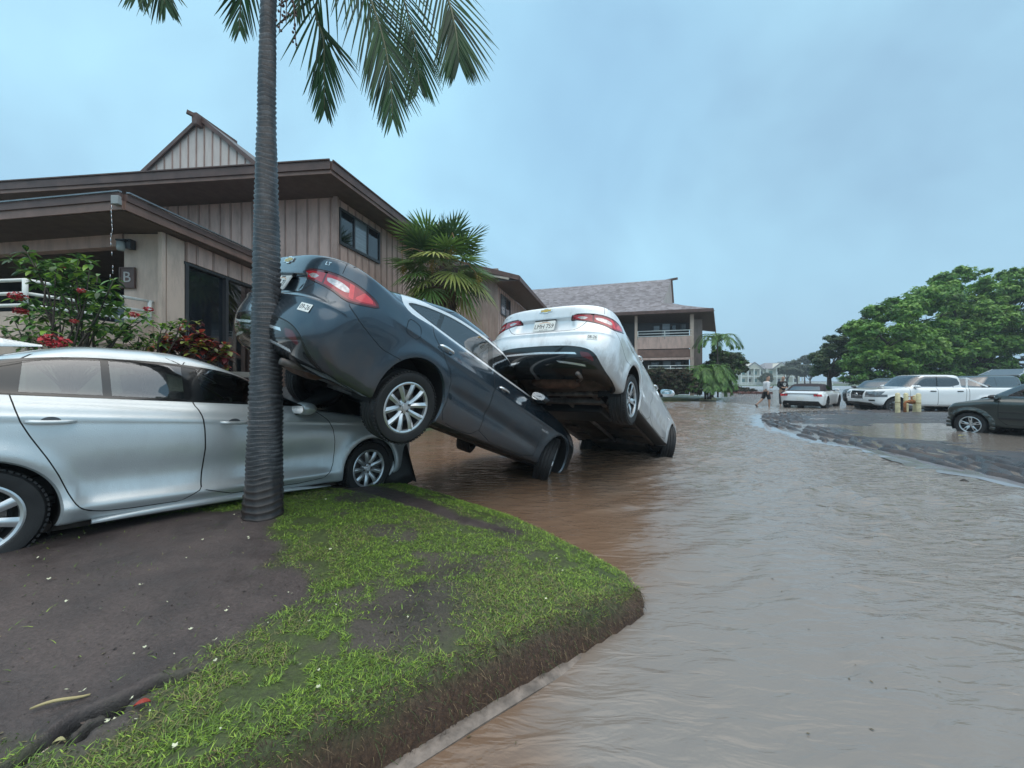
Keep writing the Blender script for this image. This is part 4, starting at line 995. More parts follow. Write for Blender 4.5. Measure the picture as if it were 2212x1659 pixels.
def land_h(x, y):
    x = np.asarray(x, float); y = np.asarray(y, float)
    w = wob(x, y); dk = -kdist(x, y)+w*.55*sst(.03,.12,-kdist(x, y)); ds = seg_dist(SHORE[1:], x, y)
    ins = sd_poly(LAND, x, y) < 0
    h0 = .245-.068*(np.clip(x, -5, 2)+1)-.055*np.clip(y-3.6, 0, 3)+.05*np.clip(y-8, 0, 6)*.6
    h0 = h0+.018*(noise2(x*2.2, y*2.2, 5, 4)-.5)*2+.012*(noise2(x*11, y*11, 8, 3)-.5)
    h0 = np.where(np.hypot(x+2.03, y-3.12) < .6, h0+.03*np.exp(-(np.hypot(x+2.03, y-3.12)/.3)**2), h0)
    kf = np.clip((dk-.015)/.105, 0, 1)**.55; tipf = sst(.0, .35, np.hypot(x-.82, y-2.34))*.45+.55
    sf = np.where(y > 2.5, 1-np.exp(-np.clip(ds+w*.3, 0, 9)/.32), 1)
    sf = np.where(y > 14, 1-np.exp(-ds/.6), sf)
    h = h0*kf*tipf*(.10+.90*sf)
    return np.where(ins, h, -.11)
def edges_of(segs):
    out = []
    for a, b, st in segs: out += list(np.arange(a, b, st))
    return np.array(sorted(set(np.round(out, 4))))
def heightfield(name, xs, ys, fn, m, keep=None, attr=None, smooth=True):
    X, Y = np.meshgrid(xs, ys, indexing='ij'); Z = fn(X, Y); nx, ny = len(xs), len(ys)
    V = np.stack([X.ravel(), Y.ravel(), Z.ravel()], -1)
    I = np.arange(nx*ny).reshape(nx, ny)
    Fq = np.stack([I[:-1,:-1].ravel(), I[1:,:-1].ravel(), I[1:,1:].ravel(), I[:-1,1:].ravel()], -1)
    if keep is not None:
        k = keep(V[:,0], V[:,1], V[:,2]); Fq = Fq[k[Fq].any(1)]
        used = np.unique(Fq); mp = np.full(len(V), -1); mp[used] = np.arange(len(used)); V = V[used]; Fq = mp[Fq]
    o = mkobj(name, V, Fq, m, None, smooth)
    if attr:
        for an, fa in attr.items():
            at = o.data.attributes.new(an, 'FLOAT', 'POINT'); at.data.foreach_set('value', np.asarray(fa(V[:,0], V[:,1]), np.float32))
    return o
def mud_material(name, dark=(.038,.031,.031), light=(.084,.065,.062), wet=.40, grass=False):
    m, nt, b = nmat(name); co = coords(nt)
    n = N(nt, 'ShaderNodeTexNoise', Scale=2.2, Detail=9.0, Roughness=.62); L(nt, co, n.inputs['Vector'])
    n2 = N(nt, 'ShaderNodeTexNoise', Scale=70.0, Detail=5.0, Roughness=.7); L(nt, co, n2.inputs['Vector'])
    r = ramp(nt, n.outputs['Fac'], [(.3, dark), (.62, light), (.8, (light[0]*1.2, light[1]*1.22, light[2]*1.25))])
    r2 = ramp(nt, n2.outputs['Fac'], [(.3, .62), (.7, 1.25)])
    mu = N(nt, 'ShaderNodeMixRGB'); mu.blend_type = 'MULTIPLY'; mu.inputs[0].default_value = 1; L(nt, r.outputs[0], mu.inputs[1]); L(nt, r2.outputs[0], mu.inputs[2]); src = mu.outputs[0]
    if grass:
        at = N(nt, 'ShaderNodeAttribute'); at.attribute_name = 'mud'
        gn = N(nt, 'ShaderNodeTexNoise', Scale=38.0, Detail=6.0, Roughness=.75); L(nt, co, gn.inputs['Vector'])
        gr = ramp(nt, gn.outputs['Fac'], [(.3, (.032,.036,.018)), (.55, (.060,.085,.024)), (.75, (.11,.14,.04))])
        mx = N(nt, 'ShaderNodeMixRGB'); L(nt, at.outputs['Fac'], mx.inputs[0]); L(nt, gr.outputs[0], mx.inputs[1]); L(nt, src, mx.inputs[2]); src = mx.outputs[0]
        ae = N(nt, 'ShaderNodeAttribute'); ae.attribute_name = 'earth'
        er = ramp(nt, n2.outputs['Fac'], [(.3, (.020,.010,.006)), (.55, (.070,.036,.020)), (.8, (.15,.095,.050))])
        mx = N(nt, 'ShaderNodeMixRGB'); L(nt, ae.outputs['Fac'], mx.inputs[0]); L(nt, src, mx.inputs[1]); L(nt, er.outputs[0], mx.inputs[2]); src = mx.outputs[0]
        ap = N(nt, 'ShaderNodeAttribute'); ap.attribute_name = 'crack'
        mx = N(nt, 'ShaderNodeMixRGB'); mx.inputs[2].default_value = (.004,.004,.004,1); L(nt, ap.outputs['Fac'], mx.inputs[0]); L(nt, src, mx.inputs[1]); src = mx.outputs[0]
    L(nt, src, b.inputs['Base Color'])
    rr = ramp(nt, n.outputs['Fac'], [(.35, wet), (.7, min(1, wet+.35))]); L(nt, rr.outputs[0], b.inputs['Roughness'])
    bp = N(nt, 'ShaderNodeBump', Strength=.45, Distance=.012); L(nt, n2.outputs['Fac'], bp.inputs['Height']); L(nt, bp.outputs[0], b.inputs['Normal'])
    return m
CRACK = [G(*p, .3) for p in [(425,1432),(380,1452),(330,1462),(280,1490),(240,1505),(180,1530),(120,1580),(60,1620),(0,1650),(-60,1690)]]
CRACK2 = [G(*p, .3) for p in [(300,1478),(255,1497),(250,1520),(200,1550),(160,1578),(120,1585)]]
def crack_d(x, y):
    w = (noise2(x*22, y*22, 77, 4)-.5)*.05
    x2 = x+(noise2(x*9, y*9, 78, 3)-.5)*.05; y2 = y+(noise2(x*9, y*9, 79, 3)-.5)*.05
    return np.minimum(seg_dist(CRACK, x2, y2), seg_dist(CRACK2, x2, y2)+.003)+w*.35
def lawn_h(x, y):
    h = land_h(x, y); c = crack_d(x, y)
    h = h-.060*np.exp(-(np.clip(c, 0, 1)/.019)**2)+.012*np.exp(-((c-.045)/.025)**2)
    m2 = sd_poly(MUD2, x, y); return h-.012*sst(.02,-.08, m2)
def build_ground():
    xs = edges_of([(-60,-10,2.5),(-10,-4.6,.25),(-4.6,-1.95,.026),(-1.95,-1.15,.009),(-1.15,1.0,.026),(1.0,1.15,.05),(1.2,20,.6)])
    ys = edges_of([(-30,0,2),(0,.8,.1),(.8,1.02,.026),(1.02,1.62,.009),(1.62,5.6,.026),(5.6,12,.2),(12,32,.5),(32,62,2)])
    earth = lambda x, y: sst(.13, .05, -kdist(x, y)+wob(x, y)*.55)*(y < 2.6)
    lawn = heightfield('lawn', xs, ys, lawn_h, mud_material('lawn_mud', grass=True), keep=lambda x, y, z: z > -.10,
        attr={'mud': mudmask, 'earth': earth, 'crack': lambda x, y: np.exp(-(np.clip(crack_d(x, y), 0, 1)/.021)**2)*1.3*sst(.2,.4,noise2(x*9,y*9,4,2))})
    tag(lawn, kind='structure')
    # concrete kerb half buried under the bank
    mb = MB(); a = Vector((KA[0]-3.4*kd[0], KA[1]-3.4*kd[1], 0)); n = 40; vs = []
    for i in range(n+1):
        t = i/n*4.5; fade = max(0, min(1, (4.75-t)/1.0))
        for o_, z in ((-.040, -.1), (-.037, .008+.004*math.sin(t*5)), (-.012, .020+.004*math.sin(t*5)), (.12, .026), (.12, -.1)):
            z2 = z if z < -.05 else z-(1-fade)*.035
            vs.append((a.x+kd[0]*t+kn[0]*o_*1.0, a.y+kd[1]*t+kn[1]*o_, z2))
    mb.add(vs, [(i*5+k, (i+1)*5+k, (i+1)*5+k+1, i*5+k+1) for i in range(n) for k in range(4)])
    k = mb.build('kerb', mat('kerb_concrete', (.165,.135,.115), .45, var=.55, scale=14, bump=.4, bscale=60), auto=.6); tag(k, kind='structure')
    # street bed and the wider ground under the flood
    g = mkobj('ground', [(-700,-60,-.12),(700,-60,-.12),(700,1100,-.12),(-700,1100,-.12)], [(0,1,2,3)], mud_material('street_bed', (.05,.035,.025), (.09,.07,.055))); tag(g, kind='structure')
BANK = [(6.2,-2),(6.55,2.5),(6.85,4.6),(7.15,6.6),(7.32,8.1),(7.12,9.2),(7.45,10.8),(8.2,12.6),(9.1,14.2),(10.0,15.6),(11.0,16.6),(12.6,17.4),(14.5,17.8),(17,18.3),(19.0,20.0),(22,21.5),(27,27),(34,40),(60,60)]
BANKP = BANK+[(90,60),(90,-2)]
def bank_h(x, y):
    d = seg_dist(BANK, x, y); ins = sd_poly(BANKP, x, y) < 0
    # eroded rills: oblique ridges across the shoulder strip
    s = x*.92-y*.38+(noise2(x*1.3, y*1.3, 15, 3)-.5)*.55; ph = s*2*PI/.27
    rid = sst(.15,.9,(np.sin(ph)*.5+.5))*sst(.22,.62,noise2(x*2.6+y*.4, y*1.5, 19, 3))+.25*noise2(x*9, y*9, 21, 2)
    width = 1.15+.5*noise2(x*.5, y*.5, 31, 2)
    strip = sst(.0, .10, d)*sst(width+.5, width-.3, d)*(y < 18)
    h = .006+strip*(-.030+.088*rid)
    h = h+(noise2(x*.45, y*.9, 71, 4)-.60)*.13*sst(1.0, 2.0, d)
    h = h+.20*np.exp(-(((x-17.0)/2.6)**2+((y-15.0)/1.1)**2)) - .09*np.exp(-(((x-13.2)/2.2)**2+((y-9.7)/.8)**2))
    h = h+.10*sst(20, 30, y)-.035*np.exp(-(((x-12.5)/4)**2+((y-16.8)/.9)**2))
    return np.where(ins, h, -.115)
def build_bank():
    xs = edges_of([(6,9.6,.035),(9.6,14,.06),(14,24,.16),(24,91,2.0)]); ys = edges_of([(-2,3.6,.5),(3.6,18.6,.045),(18.6,26,.25),(26,62,2)])
    o = heightfield('mud_bank', xs, ys, bank_h, mud_material('bank_mud', (.026,.021,.022), (.062,.052,.052), wet=.22), keep=lambda x, y, z: z > -.10); tag(o, kind='structure')
    # smooth concrete gutter along the bank, barely awash
    vs = []; pts = BANK[:14]; n = len(pts)
    dn = []
    for i, p in enumerate(pts):
        a = pts[max(0,i-1)]; b = pts[min(n-1,i+1)]; t = Vector((b[0]-a[0], b[1]-a[1])).normalized(); dn.append((-t.y, t.x))
    fine = []
    for i in range(n-1):
        for k in range(6):
            t = k/6; fine.append(tuple(pts[i][j]*(1-t)+pts[i+1][j]*t for j in (0,1))+tuple(dn[i][j]*(1-t)+dn[i+1][j]*t for j in (0,1)))
    for x, y, nx_, ny_ in fine:
        w = (.30+.20*math.sin(y*1.7)*math.sin(y*.6+1)+.09*math.sin(y*5.3)+.05*math.sin(y*13))*float(sst(17.5, 14.5, y))+.02
        vs += [(x-nx_*.12, y-ny_*.12, .016), (x+nx_*w*.5, y+ny_*w*.5, .009), (x+nx_*w, y+ny_*w, -.004)]
    m = len(fine)
    g = mkobj('gutter', vs, [(i*3+k, (i+1)*3+k, (i+1)*3+k+1, i*3+k+1) for i in range(m-1) for k in range(2)], mat('gutter_concrete', (.20,.21,.23), .10, var=.15, scale=3, bump=.10, bscale=9)); tag(g, kind='structure')
def water_material():
    m, nt, b = nmat('flood_water'); co = coords(nt)
    n = N(nt, 'ShaderNodeTexNoise', Scale=.42, Detail=5.0, Roughness=.55, Distortion=1.2); L(nt, coords(nt, (1.0,.8,1), rot=(0,0,.6)), n.inputs['Vector'])
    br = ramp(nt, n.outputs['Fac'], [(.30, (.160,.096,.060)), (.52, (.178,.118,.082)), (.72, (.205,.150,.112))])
    at = N(nt, 'ShaderNodeAttribute'); at.attribute_name = 'sky_sheen_tint'
    mx = N(nt, 'ShaderNodeMixRGB'); mx.inputs[2].default_value = (.218,.200,.183,1); L(nt, at.outputs['Fac'], mx.inputs[0]); L(nt, br.outputs[0], mx.inputs[1])  # paler grey water colour with the sky's reflection painted in
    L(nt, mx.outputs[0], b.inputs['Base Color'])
    b.inputs['Roughness'].default_value = .07; b.inputs['IOR'].default_value = 1.5; b.inputs['Specular IOR Level'].default_value = .5
    # ripples at three scales, drawn out along the current
    w1 = N(nt, 'ShaderNodeTexNoise', Scale=7.0, Detail=3.0, Roughness=.5, Distortion=.6); L(nt, coords(nt, (.45,1.5,1), rot=(0,0,.35)), w1.inputs['Vector'])
    w2 = N(nt, 'ShaderNodeTexNoise', Scale=24.0, Detail=3.0, Roughness=.6); L(nt, coords(nt, (.6,1.4,1), rot=(0,0,.2)), w2.inputs['Vector'])
    ad = N(nt, 'ShaderNodeMath', operation='MULTIPLY_ADD'); L(nt, w2.outputs['Fac'], ad.inputs[0]); ad.inputs[1].default_value = .12; L(nt, w1.outputs['Fac'], ad.inputs[2])
    a2 = N(nt, 'ShaderNodeAttribute'); a2.attribute_name = 'chop'
    st = N(nt, 'ShaderNodeMath', operation='MULTIPLY'); L(nt, a2.outputs['Fac'], st.inputs[0]); st.inputs[1].default_value = 1.0
    bp = N(nt, 'ShaderNodeBump', Distance=.065); L(nt, st.outputs[0], bp.inputs['Strength']); L(nt, ad.outputs[0], bp.inputs['Height']); L(nt, bp.outputs[0], b.inputs['Normal'])
    return m
def water_h(x, y):
    c, s = math.cos(.45), math.sin(.45); u = x*c+y*s; v = -x*s+y*c
    n1 = noise2(u*1.3+3*noise2(x*.4, y*.4, 9, 2), v*5.0, 91, 3)-.5
    n2 = noise2(u*3.0, v*9.5, 93, 3)-.5
    amp = .25+.75*sst(.5, 4.0, x+.15*y-.2)*sst(30, 14, y)
    amp = amp*(1-.95*sst(.5, 0, sd_poly(BANKP, x, y)))
    n3 = noise2(u*.8+2*n1, v*2.2, 97, 2)-.5
    return amp*(.075*n1+.034*n2+.05*n3)
def build_water():
    xs = edges_of([(-60,-4,3.5),(-4,-1.5,.25),(-1.5,8.2,.042),(8.2,14,.14),(14,30,.6),(30,92,5)]); ys = edges_of([(-8,.9,.7),(.9,10,.042),(10,20,.10),(20,62,.9)])
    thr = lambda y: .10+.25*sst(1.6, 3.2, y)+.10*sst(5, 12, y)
    sky_sheen_tint = lambda x, y: sst(thr(y)-.14, thr(y)+.20, x/np.maximum(y, .5)+(noise2(x*1.1, y*1.1, 55, 3)-.5)*.30)*(.80+.2*noise2(x*.8, y*.8, 57, 3))  # where the sky reflection is painted into the colour, by view direction
    chop = lambda x, y: (.34+.50*sst(4, 10, y)+.60*sst(1.5, 4, x))*(1-.88*((sd_poly(BANKP, x, y) < .3)))
    o = heightfield('water', xs, ys, water_h, water_material(), attr={'sky_sheen_tint': sky_sheen_tint, 'chop': chop}); tag(o, kind='structure')
# ---------------------------------------------------------------- grass
def blades(name, pts, h, wdt, lean, mats, midx, label, cat):
    n = len(pts); ang = RS.rand(n)*2*PI; la = RS.rand(n)*2*PI; hh = h*(.5+RS.rand(n)); ln = lean*(.3+RS.rand(n))*hh
    d = np.stack([np.cos(ang), np.sin(ang), np.zeros(n)], -1)*wdt*(.6+.8*RS.rand(n))[:,None]
    l = np.stack([np.cos(la), np.sin(la), np.zeros(n)], -1)
    b0 = pts-d/2; b1 = pts+d/2; mid = pts+l*(ln*.35)[:,None]+np.array([0,0,1])*(hh*.6)[:,None]; tip = pts+l*ln[:,None]+np.array([0,0,1])*(hh*.95)[:,None]
    V = np.stack([b0, b1, mid+d*.35, mid-d*.35, tip], 1).reshape(-1, 3)
    i = np.arange(n)*5
    T = np.concatenate([np.stack([i, i+1, i+2], -1), np.stack([i, i+2, i+3], -1), np.stack([i+3, i+2, i+4], -1)])
    o = mkobj(name, V, T, mats, None, False, midx=np.concatenate([midx]*3))
    return tag(o, label, cat, kind='stuff')
def build_grass():
    n = 900000
    x = RS.uniform(-4.6, 1.0, n); y = RS.uniform(.85, 6.2, n)
    keepp = RS.rand(n) < np.clip(1.6/np.maximum(y, 1), .35, 1)
    x, y = x[keepp], y[keepp]
    z = lawn_h(x, y); m = mudmask(x, y); dk = -kdist(x, y)+wob(x, y)*.55
    clump = noise2(x*16, y*16, 33, 2)
    ok = (z > .012) & (RS.rand(len(x)) > np.clip(m*1.08, 0, .994)) & (dk > .085) & (clump > .22+.30*sst(.45,.75,noise2(x*3.3,y*3.3,17,3))) & (x/y > -1.5)
    # hidden under the silver car
    x, y, z = x[ok], y[ok], z[ok]
    dry = noise2(x*1.5, y*1.5, 66, 3); r = RS.rand(len(x))
    gm = [mat('grass_green', (.15,.265,.030), .5, var=.25, scale=30), mat('grass_lime', (.27,.40,.045), .5, var=.2, scale=30), mat('grass_dark', (.085,.15,.028), .6, var=.25, scale=30), mat('grass_straw', (.20,.18,.08), .7, var=.2, scale=30)]
    mi = np.where(r < .40, 0, np.where(r < .62, 1, np.where(r < .965, 2, 3)))
    mi = np.where((dry > .62) & (RS.rand(len(x)) < .35), 3, mi)
    blades('grass', np.stack([x, y, z], -1), .0098, .0036, 2.6, gm, mi, 'short matted green grass on the muddy mound', 'grass')
    # dead runners and roots hanging down the cut bank
    n = 7000; t = RS.uniform(-1.2, 1.65, n); o_ = RS.uniform(.01, .17, n)
    x = KA[0]+kd[0]*t+kn[0]*o_; y = KA[1]+kd[1]*t+kn[1]*o_; z = lawn_h(x, y); ok = (z > .01) & (y > .7)
    x, y, z = x[ok], y[ok], z[ok]; n = len(x); r = RS.rand(n)
    P0 = np.stack([x, y, z+.004], -1); out = np.array([-kn[0], -kn[1], 0]); al = np.array([kd[0], kd[1], 0])
    dr = out*RS.uniform(.2, 1.0, n)[:,None]+al*RS.uniform(-1, 1, n)[:,None]+np.array([0,0,1])*RS.uniform(-1.1, .5, n)[:,None]
    ln = (RS.uniform(.01, .075, n)*RS.rand(n))[:,None]; wd = al*.0011
    P1 = P0+dr*ln*.5+out*.006; P2 = P0+dr*ln+np.array([0,0,-1])*ln*.3
    V = np.stack([P0-wd, P0+wd, P1+wd*.8, P1-wd*.8, P2], 1).reshape(-1, 3); i = np.arange(n)*5
    T = np.concatenate([np.stack([i, i+1, i+2], -1), np.stack([i, i+2, i+3], -1), np.stack([i+3, i+2, i+4], -1)])
    rm = [mat('root_brown', (.045,.026,.016), .8, var=.3), mat('root_straw', (.17,.12,.065), .75, var=.3), mat('root_green', (.05,.075,.02), .7, var=.3)]
    mi = np.where(r < .66, 0, np.where(r < .84, 1, 2))
    o = mkobj('roots', V, T, rm, None, False, midx=np.concatenate([mi]*3)); tag(o, 'brown dead roots and runners hanging from the washed-out edge of the lawn', 'roots', kind='stuff')
    # fallen petals
    mb = MB()
    for i in range(95):
        px = RS.uniform(60, 1300); py = RS.uniform(1075, 1640); gx, gy = G(px, py, .25)
        if sd_poly(LAND, np.array([gx]), np.array([gy]))[0] > -.15: continue
        gz = float(lawn_h(np.array([gx]), np.array([gy]))[0])
        if gz < .04: continue
        s = RS.uniform(.004, .011); a = RS.rand()*6
        for k in range(RS.randint(2, 5)):
            b = a+k*1.25; c = Vector((gx, gy, gz+.012)); d1 = Vector((math.cos(b), math.sin(b), .5))*s; d2 = Vector((-math.sin(b), math.cos(b), 0))*s*.45
            mb.add([c, c+d1*.6+d2, c+d1*1.2, c+d1*.6-d2, c-Vector((0,0,.003))], [(0,1,2,3),(0,4,1),(0,3,4)])
    o = mb.build('petals', mat('petal_white', (.55,.56,.40), .6, var=.2)); tag(o, 'tiny pale fallen petals scattered over the mud and grass', 'petals', kind='stuff')
def floating_bits():
    n = 900; x = RS.uniform(-.6, 8, n); y = RS.uniform(1.3, 15, n); k = (noise2(x*.7, y*.35, 88, 3) > .56) & (sd_poly(LAND, x, y) > .03) & (sd_poly(BANKP, x, y) > .3); x, y = x[k], y[k]
    V, Fq = leaf_quads(np.stack([x, y, water_h(x, y)+.004], -1), np.full(len(x), .008), .5, up=6)
    o = mkobj('floating_leaves', V, Fq, mat('leaf_litter', (.10,.075,.035), .6, var=.5)); tag(o, 'scattered leaf fragments floating on the brown flood water', 'leaves', kind='stuff')
    n = 5000; x = RS.uniform(-4.4, .9, n); y = RS.uniform(.9, 5, n); z = lawn_h(x, y); k = (z > .03) & (RS.rand(n) < .25+.75*mudmask(x, y)) & (noise2(x*2, y*2, 99, 3) > .47); x, y, z = x[k], y[k], z[k]; n = len(x)
    V, Fq = leaf_quads(np.stack([x, y, z+.003], -1), .0035+.006*RS.rand(n)**3, .45, up=2)
    o = mkobj('leaf_litter', V, Fq, [mat('crumb_dark', (.02,.016,.015), .9), mat('crumb_straw', (.17,.14,.08), .8), mat('crumb_clay', (.09,.065,.055), .9)], midx=RS.choice(3, n, p=[.6,.12,.28])); tag(o, 'fine crumbs of soil and litter strewn over the mud', 'litter', kind='stuff')
def litter():
    def gp(px, py): 
        x, y = G(px, py, .28); return Vector((x, y, float(lawn_h(np.array([x]), np.array([y]))[0])))
    mb = MB(); a, b = gp(65, 1540), gp(195, 1500); pts = [a.lerp(b, t)+Vector((0,0,.012+.006*math.sin(t*5))) for t in np.linspace(0,1,9)]
    mb.tube(pts, [.0035+.002*math.sin(PI*t) for t in np.linspace(0,1,9)], 7); tag(mb.build('stick', mat('stick_straw', (.36,.30,.15), .6, var=.2), smooth=True), 'straw-coloured stick lying across the crack in the mud', 'stick')
    def leaf(px, py, s, a, m, nm, lb, ct):
        c = gp(px, py)+Vector((0,0,.008)); mb = MB(); n = 7; vs = []
        for i in range(n):
            t = i/(n-1); w = s*.28*math.sin(PI*min(.97,max(.04,t)))**.8; x = (t-.5)*s
            for k, q in ((-1, .006), (0, 0), (1, .006)):
                vs.append(c+Vector((x*math.cos(a)-w*k*math.sin(a), x*math.sin(a)+w*k*math.cos(a), q+.008*math.sin(PI*t))))
        mb.add(vs, [(i*3+k, (i+1)*3+k, (i+1)*3+k+1, i*3+k+1) for i in range(n-1) for k in (0,1)]); o = mb.build(nm, m, smooth=True); md = o.modifiers.new('s','SOLIDIFY'); md.thickness = .0012; tag(o, lb, ct)
    leaf(307, 1523, .045, .5, mat('leaf_red', (.32,.045,.03), .5, var=.2), 'fallen_leaf', 'small red fallen leaf on the mud below the crack', 'leaf')
    leaf(104, 1612, .055, 1.0, mat('petal_pink', (.50,.38,.34), .5, var=.2), 'fallen_leaf', 'larger pale pink curled leaf beside the lower end of the crack', 'leaf')
    leaf(127, 1603, .030, .4, mat('leaf_tan', (.34,.32,.16), .6, var=.2), 'fallen_leaf', 'small yellowish curled leaf next to the pale pink one', 'leaf')
# ================================================================= buildings
def V3(p, z): return Vector((p[0], p[1], z))
def siding_material(name, col, stain=.35):
    m, nt, b = nmat(name); co = coords(nt, (1,1,.25))
    n = N(nt, 'ShaderNodeTexNoise', Scale=5.0, Detail=7.0, Roughness=.65); L(nt, co, n.inputs['Vector'])
    r = ramp(nt, n.outputs['Fac'], [(.25, [c*(1-stain) for c in col]), (.55, col), (.8, [min(1, c*1.10) for c in col])]); L(nt, r.outputs[0], b.inputs['Base Color'])
    b.inputs['Roughness'].default_value = .78
    n2 = N(nt, 'ShaderNodeTexNoise', Scale=60.0, Detail=3.0); L(nt, coords(nt, (1,1,.08)), n2.inputs['Vector'])
    bp = N(nt, 'ShaderNodeBump', Strength=.35, Distance=.01); L(nt, n2.outputs['Fac'], bp.inputs['Height']); L(nt, bp.outputs[0], b.inputs['Normal']); return m
def shingle_material(name, c1, c2):
    m, nt, b = nmat(name); co = coords(nt)
    v = N(nt, 'ShaderNodeTexVoronoi', Scale=3.4); L(nt, coords(nt, (1,1,2.2)), v.inputs['Vector'])
    n = N(nt, 'ShaderNodeTexNoise', Scale=2.0, Detail=8.0, Roughness=.75); L(nt, co, n.inputs['Vector'])
    mx = N(nt, 'ShaderNodeMixRGB'); mx.inputs[0].default_value = .45; L(nt, n.outputs['Fac'], mx.inputs[1]); L(nt, v.outputs['Color'], mx.inputs[2])
    r = ramp(nt, mx.outputs[0], [(.32, c1), (.66, c2)]); L(nt, r.outputs[0], b.inputs['Base Color']); b.inputs['Roughness'].default_value = .55
    bp = N(nt, 'ShaderNodeBump', Strength=.5, Distance=.03); L(nt, v.outputs['Distance'], bp.inputs['Height']); L(nt, bp.outputs[0], b.inputs['Normal']); return m
M['siding'] = siding_material('siding_taupe', (.60,.42,.36))
M['siding_b'] = siding_material('siding_porch', (.60,.46,.38))
M['batten'] = mat('batten_taupe', (.36,.25,.215), .8, var=.2, scale=3)
M['fascia'] = mat('fascia_brown', (.105,.060,.050), .55, var=.3, scale=3)
M['fascia_lt'] = mat('fascia_light_brown', (.19,.11,.085), .55, var=.25, scale=3)
M['soffit'] = mat('soffit_brown', (.13,.095,.085), .8, var=.15)
M['shingle'] = shingle_material('shingle_grey', (.12,.112,.125), (.235,.225,.25))
M['shingle_d'] = shingle_material('shingle_dark', (.05,.045,.048), (.11,.10,.105))
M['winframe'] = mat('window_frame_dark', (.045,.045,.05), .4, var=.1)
M['bglass'] = mat('window_glass_dark', (.012,.015,.02), .06, var=.2, scale=1.5, coat=.4, spec=.7)
M['bglass_l'] = mat('window_glass_blind', (.20,.23,.25), .12, var=.25, scale=2.5, coat=.8, sc3=(.3,.3,6))
M['white'] = mat('white_paint', (.72,.74,.72), .45, var=.06)
M['curtain'] = mat('curtain_purple', (.24,.21,.42), .7, var=.3, scale=5, sc3=(4,4,.3), coat=.5)
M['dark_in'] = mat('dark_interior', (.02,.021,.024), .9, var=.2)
def wall(name, a, b, z0, z1, m, parent, th=.16, sp=.33, bw=.045, bm=None, zb=None, nrm=None):
    "board-and-batten wall from a to b (plan points); battens on the side of nrm"
    a, b = Vector((a[0], a[1])), Vector((b[0], b[1])); d = (b-a); Ln = d.length; d /= Ln; n = Vector((d.y, -d.x))
    if nrm is not None and n.dot(Vector(nrm)) < 0: n = -n
    mb = MB(); A = a-n*th; B = b-n*th
    mb.hexa([V3(a,z0), V3(b,z0), V3(B,z0), V3(A,z0)], [V3(a,z1), V3(b,z1), V3(B,z1), V3(A,z1)], 0)
    if sp:
        k = sp/2
        while k < Ln:
            c = a+d*k; p = c-d*bw/2; q = c+d*bw/2; o = n*.02
            mb.hexa([V3(p,z0+.002), V3(q,z0+.002), V3(q+o,z0+.002), V3(p+o,z0+.002)], [V3(p,z1-.002), V3(q,z1-.002), V3(q+o,z1-.002), V3(p+o,z1-.002)], 1); k += sp
    return mb.build(name, [m, bm or M['batten']], parent)
def slab(pts, th, mb, mi=0):
    "closed solid from a 3-D polygon pushed straight down by th"
    n = len(pts); b = [Vector(p)-Vector((0,0,th)) for p in pts]
    return mb.add([Vector(p) for p in pts]+b, [tuple(range(n)), tuple(range(n, 2*n))[::-1]]+[(i, n+i, n+(i+1)%n, (i+1)%n) for i in range(n)], mi)
def fascia(mb, a, b, z, h, out, t=.04, mi=0):
    a, b = Vector(a[:2]), Vector(b[:2]); o = Vector(out).normalized()*t
    mb.hexa([V3(a,z-h), V3(b,z-h), V3(b+o,z-h), V3(a+o,z-h)], [V3(a,z), V3(b,z), V3(b+o,z), V3(a+o,z)], mi)
def window(parent, a, b, z0, z1, nrm, panes=3, glass=('bglass','bglass_l','bglass'), frame=None, name='window', fw=.05):
    a, b = Vector(a[:2]), Vector(b[:2]); d = b-a; n = Vector(nrm).normalized(); mb = MB(); fr = frame or M['winframe']
    def bx(s0, s1, q0, q1, o0, o1, mi=0):
        p, q = a+d*s0, a+d*s1
        mb.hexa([V3(p+n*o0,q0), V3(q+n*o0,q0), V3(q+n*o1,q0), V3(p+n*o1,q0)], [V3(p+n*o0,q1), V3(q+n*o0,q1), V3(q+n*o1,q1), V3(p+n*o1,q1)], mi)
    f = fw/d.length
    bx(0,1,z0-.03,z0+fw,.003,.06); bx(0,1,z1-fw,z1,.003,.06); bx(0,f,z0+fw,z1-fw,.003,.058); bx(1-f,1,z0+fw,z1-fw,.003,.058)
    for i in range(1, panes): bx(i/panes-f/2, i/panes+f/2, z0+fw, z1-fw, .003, .052)
    o = mb.build(name, fr, parent)
    for i in range(panes):
        mb = MB(); bx(i/panes+f*.5, (i+1)/panes-f*.5, z0+fw, z1-fw, .004, .022); g = mb.build('pane', M[glass[i % len(glass)]], o)
    return o
